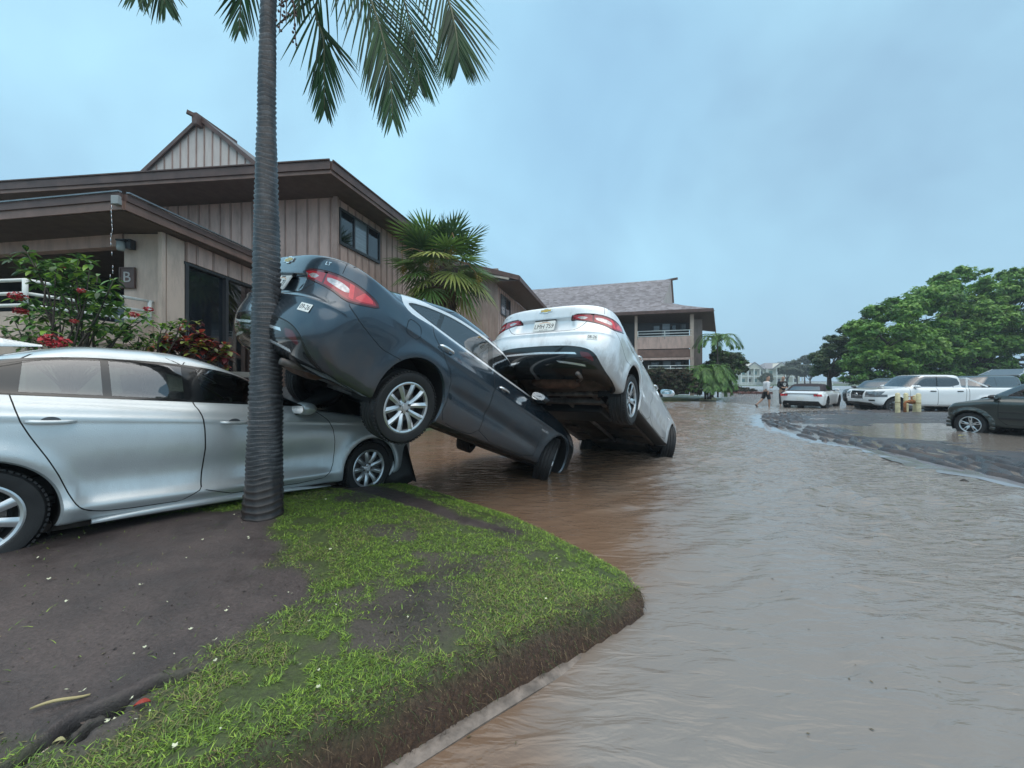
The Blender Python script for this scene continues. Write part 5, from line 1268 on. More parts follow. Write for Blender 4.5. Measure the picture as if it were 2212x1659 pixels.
def building_one():
    root = empty('apartment_building', (-8, 12, .3), 'brown two-storey wooden building with a high gable, nearest on the left', 'building', 'brown wooden apartment buildings'); off = Vector((8, -12, -.3))
    P0 = root
    nf = Vector((-.109,-.994)); uf = Vector((-.994,.109)); us = Vector((.246,.969)); ns = Vector((.969,-.246))
    Wc = Vector((-4.81,10.5)); E = Vector((-4.36,9.26))
    wall('front_wall', Wc, Wc+uf*14, 1.2, 6.42, M['siding'], root, nrm=nf)
    wall('side_wall', Wc+us*.0, Wc+us*9.0, .1, 6.42, M['siding'], root, nrm=ns)
    wall('back_wall', Wc+us*9.0, Wc+us*9+uf*12, .1, 6.42, M['siding'], root, sp=0, nrm=-nf)
    mb = MB(); c0 = Wc; mb.bar(V3(c0+ns*.03+nf*.03,1.2), V3(c0+ns*.03+nf*.03,6.41), .11, .11); mb.build('corner_board', M['batten'], root)
    window(root, Wc+us*.10, Wc+us*2.02, 5.22, 6.20, ns)
    # hipped lower roof: sloping slabs with a flat soffit
    EL = E+uf*15; ER = E+us*8.0; G0 = Vector((-8.9,14.2)); zE, zT = 6.70, 9.25
    mb = MB()
    top = [V3(E,zE), V3(ER,zE), V3(ER+uf*5.2,zT), V3(E+uf*5.0-nf*5.0,zT)]
    mb.add([V3(E,zE), V3(EL,zE), V3(EL-nf*5,zT), V3(E+uf*5-nf*5,zT)], [(0,1,2,3)]); mb.add(top, [(0,1,2,3)])
    mb.add([V3(E,zE-.03), V3(EL,zE-.03), V3(EL-nf*5,zT-.03), V3(E+uf*5-nf*5,zT-.03)], [(3,2,1,0)])
    mb.build('roof', [M['shingle_d']], root, fixn=False)
    mb = MB(); slab([V3(E-nf*.02-ns*.02,6.44), V3(EL,6.44), V3(EL-nf*2.0,6.44), V3(Wc+uf*.4-nf*.6,6.44), V3(Wc+us*8.5-ns*.4,6.44), V3(ER-ns*.02,6.44)], .02, mb); mb.build('soffit', M['soffit'], root)
    mb = MB(); fascia(mb, E, EL, zE, .20, nf); fascia(mb, E-nf*.02, EL, zE-.20, .09, nf, .02, 1); fascia(mb, E, ER, zE+.0, .20, ns, .041); fascia(mb, E-ns*.02, ER, zE-.201, .09, ns, .02, 1); mb.build('fascia', [M['fascia'], M['fascia_lt']], root)
    mb = MB(); fascia(mb, E+nf*.04, EL+nf*.04, zE+.03, .03, nf, .03); fascia(mb, E+ns*.04, ER+ns*.04, zE+.029, .03, ns, .03); mb.build('roof_edge', M['fascia'], root)
    # upper gable
    Yg = 14.4; ax, az = -11.6, 11.25
    gl, gr_ = Vector((-14.45,Yg+.28)), Vector((-8.85,Yg-.30)); apex = Vector((ax,Yg))
    mb = MB(); mb.add([V3(gl,9.0), V3(gr_,9.0), V3(apex,az-.1), V3(gl,8.0), V3(gr_,8.0)], [(0,1,2),(3,4,1,0)])
    dd = (gr_-gl).normalized(); Lg = (gr_-gl).length; k = .33
    while k < Lg-.2:
        c = gl+dd*k; tt = abs((c-apex).dot(dd)); zt = az-.16-tt*(az-9.0)/(Lg/2)
        if zt > 9: p, q = c-dd*.022, c+dd*.022; o = nf*.02; mb.hexa([V3(p,8.2), V3(q,8.2), V3(q+o,8.2), V3(p+o,8.2)], [V3(p,zt), V3(q,zt), V3(q+o,zt), V3(p+o,zt)], 1)
        k += .33
    mb.build('gable_wall', [siding_material('siding_gable', (.60,.52,.48), .2), M['batten']], root, fixn=False)
    bk = Vector((.109,.994))*9; fo = nf*.10
    mb = MB()
    for e, dx in ((gl, -1), (gr_, 1)):
        low = V3(e+dd*dx*.35, 8.72)
        p = [V3(apex+fo,az+.02), low+Vector((fo.x,fo.y,0)), low+Vector((bk.x,bk.y,0)), V3(apex+bk,az+.02)]
        slab(p if dx < 0 else p[::-1], .09, mb)
    mb.build('gable_roof', M['shingle_d'], root)
    mb = MB()
    for e, dx in ((gl, -1), (gr_, 1)):
        low = V3(e+dd*dx*.35+fo*1.05, 8.62); ap = V3(apex+fo*1.05, az-.08); mb.bar(ap, low, .05, .13)
    mb.build('barge_board', M['fascia'], root)
    mb = MB(); a = V3(apex,az-.10); mb.bar(a+Vector((-nf.x*1.5,-nf.y*1.5,-.05)), a+Vector((nf.x*.32,nf.y*.32,-.12)), .20, .40); mb.bar(a+Vector((nf.x*.2,nf.y*.2,.0)), a+Vector((nf.x*.4-.20,nf.y*.4,.06)), .12, .12); mb.build('ridge_beam', M['fascia'], root)
    # porch: roof, header, pier, glazed side
    C0 = Vector((-5.8,5.75)); CL = Vector((-13.5,6.98)); CR = Vector((-5.58,10.45))
    mb = MB(); slab([V3(C0,4.20), V3(CR,4.20), V3(CR+Vector((-2.2,0)),5.3), V3(C0+Vector((-2.0,1.9)),5.0), V3(CL+Vector((0,2.2)),5.0), V3(CL,4.20)], .03, mb); mb.build('porch_roof', M['shingle_d'], root)
    mb = MB(); slab([V3(C0+Vector((-.03,.03)),3.99), V3(CR+Vector((-.03,0)),3.99), V3(CR+Vector((-4,0)),3.99), V3(CL+Vector((0,3.5)),3.99), V3(CL,3.99)], .02, mb); mb.build('porch_soffit', M['soffit'], root)
    mb = MB(); dl = (CL-C0).normalized(); nl = Vector((dl.y,-dl.x)); nl = nl if nl.y < 0 else -nl; dr = (CR-C0).normalized(); nr = Vector((dr.y,-dr.x)); nr = nr if nr.x > 0 else -nr
    fascia(mb, C0, CL, 4.20, .10, nl, .05); fascia(mb, C0, CL, 4.10, .13, nl, .025, 1); fascia(mb, C0, CR, 4.201, .10, nr, .051); fascia(mb, C0, CR, 4.101, .13, nr, .026, 1); mb.build('porch_fascia', [M['fascia'], M['fascia_lt']], root)
    mb = MB(); mb.bar(V3(C0+nr*.06,4.225), V3(CR+nr*.06,4.225), .05, .02); mb.bar(V3(C0+nl*.05,4.225), V3(CL+nl*.05,4.225), .05, .02); mb.build('drip_edge', mat('wet_metal_edge', (.20,.21,.22), .25, .6, var=.2), root)
    gs = MB(); gs.box((C0.x-.06,C0.y-.05,4.09), (.11,.07,.13)); gs.build('gutter_spout', mat('spout_grey', (.30,.31,.31), .5), root, bevel=.01)
    xs_ = -5.95; ya = 6.65
    wall('porch_header', (-13.4, 7.75), (-6.78, 6.69), 3.76, 3.97, M['siding'], root, sp=0, nrm=(0,-1))
    mb = MB(); mb.box(((-6.72-5.97)/2, 6.84, 2.1), (.75, .36, 3.72)); pier = mb.build('porch_pier', M['siding_b'], root, bevel=.01)
    wall('side_header', (xs_+.01, ya+.40), (xs_+.01, 10.4), 3.60, 3.96, M['siding'], root, sp=.40, nrm=(1,0))
    wall('side_base', (xs_, ya+.40), (xs_, 10.4), .2, .95, M['siding_b'], root, sp=0, nrm=(1,0))
    mb = MB(); 
    for y in (7.06, 8.05, 9.9): mb.box((xs_-.05, y, 2.28), (.09, .07, 2.62))
    mb.box((xs_-.05, 8.5, .98), (.088, 3.0, .07)); mb.box((xs_-.05, 8.5, 3.57), (.088, 3.0, .05)); fr = mb.build('sliding_door', M['winframe'], root)
    mb = MB(); mb.box((xs_-.09, 7.56, 2.28), (.02, .90, 2.55)); mb.build('pane', M['bglass'], fr)
    mb = MB(); mb.box((xs_-.09, 8.98, 2.28), (.02, 1.76, 2.55)); mb.build('pane', glass_mat('patio_glass', (.55,.55,.6), refl=.10), fr)
    mb = MB(); n = 60; vs = []
    for i in range(n):
        y = 8.15+i*.021; vs += [(xs_-.22+.03*math.sin(i*.9), y, .95), (xs_-.22+.03*math.sin(i*.9+.3), y, 3.5)]
    mb.add(vs, [(2*i, 2*i+2, 2*i+3, 2*i+1) for i in range(n-1)]); mb.build('curtain', M['curtain'], root, smooth=True, fixn=False)
    mb = MB(); mb.box((-5.99,6.58,2.3),(.07,.07,3.3)); mb.build('corner_board', M['siding_b'], root)
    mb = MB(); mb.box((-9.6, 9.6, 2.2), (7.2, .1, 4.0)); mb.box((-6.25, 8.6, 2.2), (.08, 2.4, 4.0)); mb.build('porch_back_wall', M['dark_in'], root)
    mb = MB(); mb.box((-9.4, 7.9, 1.55), (7.0, 3.4, .12)); mb.build('porch_floor', mat('porch_concrete', (.22,.20,.18), .7), root)
    for x in (-8.9,): mb = MB(); mb.box((x-.2, 9.52, 2.9), (1.4, .06, 1.7)); w = mb.build('window', M['bglass'], root)
    # low wall in front of the porch
    a, b, c = Vector((-12.6,5.95)), Vector((-6.58,5.2)), Vector((-6.2,6.64))
    wall('parapet_wall', a, b, .2, 2.36, M['siding_b'], root, sp=0, nrm=(0,-1)); wall('parapet_wall', b, c, .2, 2.35, M['siding_b'], root, sp=0, nrm=(1,-.2))
    mb = MB(); mb.box(((a.x+b.x)/2, (a.y+b.y)/2-.09, 2.0), (6.0, .02, .03), R=Matrix.Rotation(math.atan2(b.y-a.y, b.x-a.x), 3, 'Z')); mb.bar(V3(b+Vector((.02,0)),2.0), V3(c+Vector((.02,0)),2.0), .02, .03); mb.build('trim_board', M['batten'], root)
    for ch in root.children: ch.location = off
    # things fixed to or standing by it
    r = empty('railing', (b.x, b.y, 2.36), 'white tubular handrail on the low wall left of the flowering shrub', 'railing')
    o2 = Vector((-b.x, -b.y, -2.36)); mb = MB()
    for z in (2.78, 2.60, 2.44): mb.tube([V3(a,z), V3(b,z), V3(c,z)], .024, 10)
    q = mb.build('rail', M['white'], r, smooth=True); q.location = o2
    for p in (b, b.lerp(a,.33), b.lerp(a,.66), b.lerp(c,.97)):
        mb = MB(); mb.tube([V3(p,2.36), V3(p,2.79)], .028, 10); q = mb.build('post', M['white'], r, smooth=True); q.location = o2
    s = empty('letter_sign', (-6.62,6.64,3.19), 'brown square sign with a pale letter B on the porch pier', 'sign')
    mb = MB(); mb.box((0,-.012,0), (.26,.03,.36)); bd = mb.build('board', M['fascia'], s, bevel=.004)
    mb = MB(); mb.box((0,-.03,.165),(.26,.012,.02)); mb.box((0,-.03,-.165),(.26,.012,.02)); mb.box((-.12,-.03,0),(.02,.012,.31)); mb.box((.12,-.03,0),(.02,.012,.31)); mb.build('frame', M['fascia'], bd)
    text_mesh('B', .26, mat('sign_letter', (.42,.40,.38), .6, var=.1), 'letter', bd, Matrix.Translation((0,-.030,0)) @ Matrix.Rotation(PI/2, 4, 'X'), .003)
    l = empty('wall_lamp', (-6.60,6.64,3.72), 'small unlit lantern lamp above the letter sign', 'lamp')
    mb = MB(); mb.lathe([(.001,.06),(.055,.05),(.06,-.05),(.045,-.10),(.001,-.10)], 16, axis='z', c=(-.03,-.12,0)); mb.build('lamp_glass', mat('lamp_glass', (.42,.45,.44), .25, var=.1), l, smooth=True)
    mb = MB(); mb.box((.06,-.05,.03),(.10,.10,.16)); mb.box((0,-.10,.075),(.16,.14,.025)); mb.build('bracket', M['winframe'], l, bevel=.006)
    # water falling from the spout
    mb = MB(); zz = np.linspace(4.0, 2.3, 26)
    for i in range(25):
        if i > 8 and RS.rand() < .35: continue
        x = C0.x-.09+RS.uniform(-.012,.012)*(i*.12+.5); y = C0.y-.09; mb.tube([(x,y,zz[i]), (x+RS.uniform(-.006,.006),y,zz[i+1]+.01)], .0055-.0001*i, 6)
    wm = glass_mat('falling_water', (.85,.9,.92), .1, .35); o = mb.build('water_drip', wm, smooth=True); tag(o, 'thin stream of rain water falling from the porch gutter corner', 'water')
def building_wing():
    root = empty('apartment_building', (-.74, 20.5, .1), 'brown wooden building just behind the fan palm, its dark roof sloping to the right', 'building', 'brown wooden apartment buildings'); off = -Vector(root.location)
    nf = Vector((-.109,-.994)); uf = Vector((-.994,.109)); us = Vector((.246,.969)); ns = Vector((.969,-.246)); W = Vector((-.74,20.5)); E = Vector((.35,19.5))
    wall('front_wall', W, W+uf*6, .1, 7.4, siding_material('siding_warm', (.40,.30,.25)), root, nrm=nf)
    wall('side_wall', W, W+us*8, .1, 6.42, M['siding'], root, sp=.42, nrm=ns)
    window(root, W+us*.45, W+us*2.45, 5.05, 6.15, ns, panes=2, glass=('bglass_l','bglass'))
    Rk = Vector((-5.6,20.15)); mb = MB()
    slab([V3(E,6.70), V3(E+us*8.6,6.70), V3(Rk+us*8.6,8.35), V3(Rk,8.35)], .14, mb); mb.build('roof', M['shingle_d'], root)
    mb = MB(); a = V3(E+nf*.03,6.62); b = V3(Rk+nf*.03,8.27); mb.bar(a, b, .05, .24); mb.bar(V3(E+ns*.03,6.60), V3(E+us*8.6+ns*.03,6.60), .05, .24); mb.build('fascia', M['fascia'], root)
    mb = MB(); mb.bar(a+Vector((-.5,.03,-.05)), b+Vector((2.6,.03,-.95+.0)), .06, .10); mb.build('beam', mat('beam_pale', (.45,.40,.34), .7), root)
    mb = MB(); slab([V3(E-ns*.03,6.50), V3(E+us*8.5-ns*.03,6.50), V3(W+us*8.4,6.46), V3(W,6.46), V3(W+nf*.9,6.50)], .02, mb); mb.build('soffit', M['soffit'], root)
    for ch in root.children: ch.location = off
def building_two():
    root = empty('apartment_building', (10, 31, .3), 'brown building with a big grey shingle roof and white-railed balconies, beyond the pale tipped sedan', 'building', 'brown wooden apartment buildings'); off = -Vector(root.location)
    eR = P(1540,666,28.1); eL = Vector((-1.5,32.6,eR.z)); fd = Vector((eL.x-eR.x, eL.y-eR.y)).normalized(); nf = Vector((fd.y,-fd.x)); nf = nf if nf.y < 0 else -nf
    rR = P(1450,603,31.0); rL = Vector((0.6,35.0,rR.z)); mR = P(1432,655,29.6); mL = mR+Vector((fd.x*14, fd.y*14, 0))
    gB = P(1453,655,31.2)
    mb = MB(); mb.add([rR, rL, mL, mR], [(0,1,2,3)]); mb.add([mR, mL, eL, eR], [(0,1,2,3)]); mb.add([mR, eR, P(1545,672,34), gB], [(0,1,2,3)])
    mb.add([rR, rL, rL+Vector((1.5,5.5,-3.2)), rR+Vector((1.5,5.5,-3.2))], [(3,2,1,0)])
    mb.build('roof', M['shingle'], root, fixn=False)
    mb = MB(); mb.add([rR+Vector((-.02,0,-.05)), mR+Vector((-.02,0,0)), gB, gB+Vector((0,3.5,0)), rR+Vector((.9,3.4,-.9))], [(0,1,2),(0,2,3,4)]); mb.build('gable_wall', siding_material('siding_pale', (.42,.38,.36), .2), root, fixn=False)
    mb = MB(); mb.bar(rR+Vector((.02,-.02,-.04)), gB+Vector((.05,0,.02)), .08, .12); mb.bar(rR+Vector((-.3,.2,-.06)), rR+Vector((.46,-.15,.02)), .16, .16)
    fascia(mb, eR[:2], eL[:2], eR.z+.02, .24, nf, .06); rb = P(1546,717,34); mb.bar(eR+Vector((.03,.03,-.08)), rb, .07, .20); mb.build('fascia', M['fascia'], root)
    zs = eR.z-.2; mb = MB(); mb.add([Vector((eR.x,eR.y,zs)), Vector((eL.x,eL.y,zs)), Vector((eL.x,eL.y+4,zs)), Vector((14.6,33.2,zs-.6)), rb], [(0,1,2,3,4)]); mb.build('soffit', M['soffit'], root, fixn=False)
    # front plane of balconies
    Y0 = 28.75; sp = 1/831*Y0
    def fp(px, o=0.0):
        r = (px-1106)/831; base = Vector((eR.x,eR.y))-nf*.75     # point on the front line seen at px
        t = (base.x-r*base.y)/(r*fd.y-fd.x); return base+fd*t-nf*o
    def box(mb, pa, pb, z0, z1, o0, o1, mi=0):
        a, b = fp(pa), fp(pb); mb.hexa([V3(a-nf*o0,z0), V3(b-nf*o0,z0), V3(b-nf*o1,z0), V3(a-nf*o1,z0)], [V3(a-nf*o0,z1), V3(b-nf*o0,z1), V3(b-nf*o1,z1), V3(a-nf*o1,z1)], mi)
    Z = lambda py: 1.42-(py-822)/831*Y0
    for nm, pa, pb in (('balcony_parapet',1376,1497),): mb = MB(); box(mb, pa, pb, Z(751), Z(724), 0, .12); mb.build(nm, M['siding'], root)
    mb = MB(); box(mb, 1300, 1374, Z(772), Z(764), 0, 2.2); box(mb, 1372, 1498, Z(770), Z(753), -.02, 2.2); mb.build('floor_band', M['fascia_lt'], root)
    mb = MB(); box(mb, 1372, 1498, Z(776), Z(771), -.04, .1); mb.build('beam', M['siding'], root)
    mb = MB(); 
    for pa, pb in ((1371,1377),(1491,1499),(1300,1304)): box(mb, pa, pb, .3, zs, -.03, .17)
    mb.build('balcony_post', M['siding_b'], root)
    for a, b, y0, y1, k in ((1377,1495,723,711,3),(1400,1497,795,789,2)):
        mb = MB()
        for i in range(k):
            z = Z(y0)+(Z(y1)-Z(y0))*i/(k-1); mb.tube([V3(fp(a),z), V3(fp(b),z)], .035, 6)
        for px in (a+1, (a+b)/2, b-1): mb.tube([V3(fp(px),Z(y0)-.2), V3(fp(px),Z(y1))], .03, 6)
        mb.build('balcony_rail', M['white'], root, smooth=True)
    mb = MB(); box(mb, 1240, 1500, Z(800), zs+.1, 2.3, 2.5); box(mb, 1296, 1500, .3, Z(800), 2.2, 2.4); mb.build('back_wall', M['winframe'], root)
    for px0, px1, y0, y1, g in ((1416,1432,705,690,'bglass_l'),(1436,1456,721,686,'bglass_l'),(1459,1470,705,690,'bglass'),(1480,1493,703,688,'bglass_l'),(1410,1430,792,776,'bglass'),(1438,1458,795,774,'bglass_l'),(1466,1490,790,776,'bglass'),(1330,1350,715,690,'bglass')):
        mb = MB(); box(mb, px0, px1, Z(y0), Z(y1), 2.2, 2.28); w = mb.build('window', M['winframe'], root)
        mb = MB(); box(mb, px0+1.5, px1-1.5, Z(y0-1.5), Z(y1+1.5), 2.17, 2.21); mb.build('pane', M[g], w)
    mb = MB(); box(mb, 1498, 1525, .3, zs+.2, 1.3, 1.5); mb.build('end_wall', siding_material('siding_end', (.30,.235,.21)), root)
    mb = MB(); box(mb, 1240, 1300, .3, zs, .4, .6); mb.build('stair_wall', M['siding'], root)
    wall('front_wall', fp(1240), fp(1090), .3, zs, M['siding'], root, nrm=nf)
    for ch in root.children: ch.location = off
def townhouses():
    M['cream'] = mat('cream_wall', (.55,.54,.47), .8, var=.05); M['far_roof'] = mat('far_roof_grey', (.22,.22,.24), .7, var=.1); M['solar'] = mat('solar_panel_pale', (.60,.65,.70), .2, var=.1); M['bal_green'] = mat('balcony_teal', (.10,.22,.21), .7)
    Y = 150; s = Y/831
    for i, (px0, px1, solar) in enumerate(((1598,1654,True),(1654,1731,True))):
        x0, x1 = (px0-1106)*s, (px1-1106)*s; w = x1-x0
        lb = 'distant cream townhouse with solar panels at its left end, nearer the planting' if i == 0 else 'distant cream townhouse on the right, beside the hazy trees'
        r = empty('townhouse', ((x0+x1)/2, Y, -.1), lb, 'building', 'distant cream townhouses'); m = MB(); m.box((0,5,3.1),(w*.97,9,6.2)); m.build('wall', M['cream'], r)
        m = MB(); h = w/2+.4; m.add([(-h,-.3,6.1),(h,-.3,6.1),(h,10,6.1),(-h,10,6.1),(-h+3,4.5,8.6),(h-3,4.5,8.6)], [(0,1,5,4),(1,2,5),(2,3,4,5),(3,0,4),(3,2,1,0)]); m.build('roof', M['far_roof'], r)
        gx = 0 if i == 0 else -1.5
        m = MB(); m.prism([(gx-3.2,6.0),(gx+3.2,6.0),(gx,8.3)], -1.0, 3.8, ax='y'); m.build('gable', M['cream'], r); m = MB(); m.bar((gx-3.7,-1.1,5.9),(gx,-1.1,8.6),.3,.3); m.bar((gx+3.7,-1.1,5.9),(gx,-1.1,8.6),.3,.3); m.build('gable_trim', M['far_roof'], r)
        if solar:
            sx = -w*.36 if i == 0 else w*.30
            m = MB(); m.hexa([(sx-2,.2,6.35),(sx+2,.2,6.35),(sx+1.4,3.6,8.25),(sx-2.6,3.6,8.25)], [(sx-2,.1,6.5),(sx+2,.1,6.5),(sx+1.4,3.5,8.4),(sx-2.6,3.5,8.4)]); m.build('solar_panel', M['solar'], r)
        for fx in (-.34,-.12,.12,.34):
            for z in (1.6, 4.5):
                m = MB(); m.box((fx*w,-.52 if 0 else .45,z),(1.3,.2,1.3)); m.build('window', M['bal_green'] if (fx in (-.34,.12)) else M['bglass'], r)
        m = MB()
        for fx in (-.49,-.23,0,.23,.49): m.box((fx*w,-.8,3.0),(.35,.35,6.0))
        m.box((0,-.6,3.1),(w*.96,.6,.3)); m.build('porch_column', M['white'], r)
    for i, (pa, pb, lb) in enumerate(((1598,1665,'long white picket fence in front of the distant townhouses, left of the two people'), (1702,1800,'long white picket fence in the distance right of the two people'))):
        Yf = 120; sf = Yf/831; xa, xb = (pa-1106)*sf, (pb-1106)*sf
        r = empty('picket_fence', (xa, Yf, -.1), lb, 'fence', 'distant white fence'); m = MB(); x = 0
        while x < xb-xa: m.box((x,0,.5),(.22,.06,1.0)); x += .45
        m.build('picket', M['white'], r); m = MB(); m.box(((xb-xa)/2,.05,.85),(xb-xa,.06,.14)); m.box(((xb-xa)/2,.05,.3),(xb-xa,.06,.14)); m.build('rail', M['white'], r)
    g = mkobj('grass_verge', [(-40,100,-.05),(330,100,-.05),(330,175,.0),(-40,175,.0)], [(0,1,2,3)], mat('verge_green', (.06,.09,.04), .9, var=.3, scale=.3)); tag(g, kind='structure')
    g = mkobj('far_road', [(-40,58,.012),(200,58,.012),(330,100,.0),(-40,100,.0)], [(0,1,2,3)], mat('far_wet_pavement', (.24,.23,.23), .25, var=.2, scale=.2)); tag(g, kind='structure')
# ================================================================= plants
def leafm(name, col, rough=.5, var=.3):
    m, nt, b = nmat(name); n = N(nt, 'ShaderNodeTexNoise', Scale=3.0, Detail=4.0); L(nt, coords(nt), n.inputs['Vector'])
    r = ramp(nt, n.outputs['Fac'], [(.3, [c*(1-var) for c in col]), (.7, [c*(1+var) for c in col])]); L(nt, r.outputs[0], b.inputs['Base Color'])
    b.inputs['Roughness'].default_value = rough; nt.nodes.remove  # leaves pass some light
    tr = nt.nodes.new('ShaderNodeBsdfTranslucent'); L(nt, r.outputs[0], tr.inputs[0]); mx = nt.nodes.new('ShaderNodeMixShader'); mx.inputs[0].default_value = .28
    L(nt, b.outputs[0], mx.inputs[1]); L(nt, tr.outputs[0], mx.inputs[2]); L(nt, mx.outputs[0], nt.nodes['Material Output'].inputs['Surface']); return m
def leaf_quads(cen, size, aspect=.5, up=.5, nrmdir=None, droop=.0):
    "random leaf diamonds at the given centres"
    n = len(cen); a = RS.normal(size=(n,3)); a /= np.linalg.norm(a, axis=1)[:,None]
    nr = RS.normal(size=(n,3)); nr[:,2] = np.abs(nr[:,2])+up
    if nrmdir is not None: nr = nr*.6+nrmdir*1.2
    nr /= np.linalg.norm(nr, axis=1)[:,None]; a[:,2] -= droop; a = a-nr*(a*nr).sum(1)[:,None]; a /= np.linalg.norm(a, axis=1)[:,None]+1e-9
    b = np.cross(nr, a); s = (size*(.6+.8*RS.rand(n)))[:,None]
    V = np.stack([cen-a*s, cen+b*s*aspect+nr*s*.12, cen+a*s, cen-b*s*aspect+nr*s*.12], 1).reshape(-1,3); i = np.arange(n)*4
    return V, np.stack([i, i+1, i+2, i+3], -1)
def crown(name, parent, blobs, n, size, mats, w=None, aspect=.5, inner=.35, up=.5, squash=.8, clump=2.2):
    "foliage: leaves thrown over many small clumps that sit on and inside larger lobes"
    blobs = np.array(blobs, float); vol = blobs[:,3]**2; pk = RS.choice(len(blobs), size=max(8, n//55), p=vol/vol.sum())
    d = RS.normal(size=(len(pk),3)); d /= np.linalg.norm(d, axis=1)[:,None]; rr = (inner+(1-inner)*RS.rand(len(pk))**.45)
    cc = blobs[pk,:3]+d*np.array([1,1,squash])*(blobs[pk,3]*rr)[:,None]; cr = size*clump*(.6+1.2*RS.rand(len(pk)))
    k = RS.randint(0, len(pk), n); q = RS.normal(size=(n,3)); q /= np.linalg.norm(q, axis=1)[:,None]
    cen = cc[k]+q*np.array([1,1,.6])*(cr[k]*RS.rand(n)**.4)[:,None]
    V, Fq = leaf_quads(cen, size, aspect, up, nrmdir=d[k]*.5+q*.4)
    ton = RS.rand(len(pk)); mi = np.minimum((ton[k]*.8+RS.rand(n)*.35)*len(mats)/1.15, len(mats)-1).astype(int)
    return mkobj(name, V, Fq, mats, parent, False, midx=mi)
def limbs(name, parent, base, tips, r0, m, bend=.25):
    mb = MB(); base = Vector(base)
    fork = base+Vector((0,0,(max(t[2] for t in tips)-base.z)*.3))
    mb.tube([base, base.lerp(fork,.5)+Vector((.05,.03,0)), fork], [r0*1.25, r0, r0*.85], 9)
    for t in tips:
        t = Vector(t); mid = fork.lerp(t, .5)+Vector((random.uniform(-1,1),random.uniform(-1,1),random.uniform(.0,.6)))*bend*(t-fork).length*.5
        mb.tube([fork-Vector((0,0,.05)), fork.lerp(mid,.5)+Vector((0,0,.1*bend)), mid, mid.lerp(t,.6), t], [r0*.6, r0*.45, r0*.34, r0*.2, r0*.08], 7)
        for q in range(3):
            s = mid.lerp(t, random.uniform(0,.7)); e = s+Vector((random.uniform(-1,1),random.uniform(-1,1),random.uniform(.1,.8)))*(t-fork).length*.35; mb.tube([s, s.lerp(e,.5)+Vector((0,0,.05)), e], [r0*.2, r0*.12, r0*.04], 5)
    return mb.build(name, m, parent, smooth=True)
def tree(name, label, base, blobs, n, size, mats, r0, group=None, cat='tree', trunk='trunk', **kw):
    root = empty(name, base, label, cat, group); b = Vector(base)
    bl = [(x-b.x, y-b.y, z-b.z, r) for x, y, z, r in blobs]
    limbs(trunk, root, (0,0,-.1), [(x, y, z) for x, y, z, r in bl][:14], r0, M['bark']); crown('crown', root, bl, n, size, mats, **kw); return root
def frond(path, leaf, n, w, mats, rng, hang=.6, spread=.8, tipk=.4, face=None):
    "feather frond: rachis tube + strap leaflets on both sides; returns two builders"
    pts = [Vector(p) for p in path]
    def at(t):     # Catmull-Rom
        k = t*(len(pts)-1); i = min(int(k), len(pts)-2); f = k-i; p0 = pts[max(i-1,0)]; p1, p2 = pts[i], pts[i+1]; p3 = pts[min(i+2,len(pts)-1)]
        return .5*((2*p1)+(p2-p0)*f+(2*p0-5*p1+4*p2-p3)*f*f+(3*p1-p0-3*p2+p3)*f**3)
    R = MB(); R.tube([at(t) for t in np.linspace(0,1,22)], [w*.5*(1-t*.85)+.0015 for t in np.linspace(0,1,22)], 6)
    Lf = MB()
    for i in range(n):
        t = .10+.90*(i+rng.random()*.5)/n; t = min(t, .998); c = at(t); d = (at(min(t+.01,1))-at(t-.01)).normalized()
        s = Vector(face)-d*d.dot(Vector(face)) if face else d.cross(Vector((0,0,1)))
        s = s.normalized() if s.length > .25 else d.cross(Vector((.3,.9,.2))).normalized()
        for sd in (-1, 1):
            if rng.random() < .04: continue
            ln = leaf*(math.sin(PI*min(1,.15+t*.80))**.5)*(1-tipk*t**4)*rng.uniform(.88,1.08)
            dirn = (s*sd*spread*(1-.35*t)+d*(.62+.5*t)+Vector((0,0,-hang*.25))+Vector((rng.uniform(-.06,.06),rng.uniform(-.12,.12),0))).normalized()
            wd = w*.62*rng.uniform(.8,1.1); b = dirn.cross(d.cross(dirn)).normalized() if False else (dirn.cross(s*sd+Vector((0,.25,.1)))).normalized()
            vs = []; m_ = 5
            for j in range(m_):
                q = j/(m_-1); p = c+dirn*ln*q+Vector((0,0,-hang*ln*.42*q*q)); ww = wd*math.sin(PI*min(.985,.16+.84*q))**.7*.5
                nx = (dirn.cross(d)).normalized(); side = nx.cross(dirn).normalized()
                vs += [p-side*ww, p+nx*ww*.35, p+side*ww]
            Lf.add(vs, [(j*3+k, (j+1)*3+k, (j+1)*3+k+1, j*3+k+1) for j in range(m_-1) for k in (0,1)], rng.choice((0,0,1)))
    return R, Lf
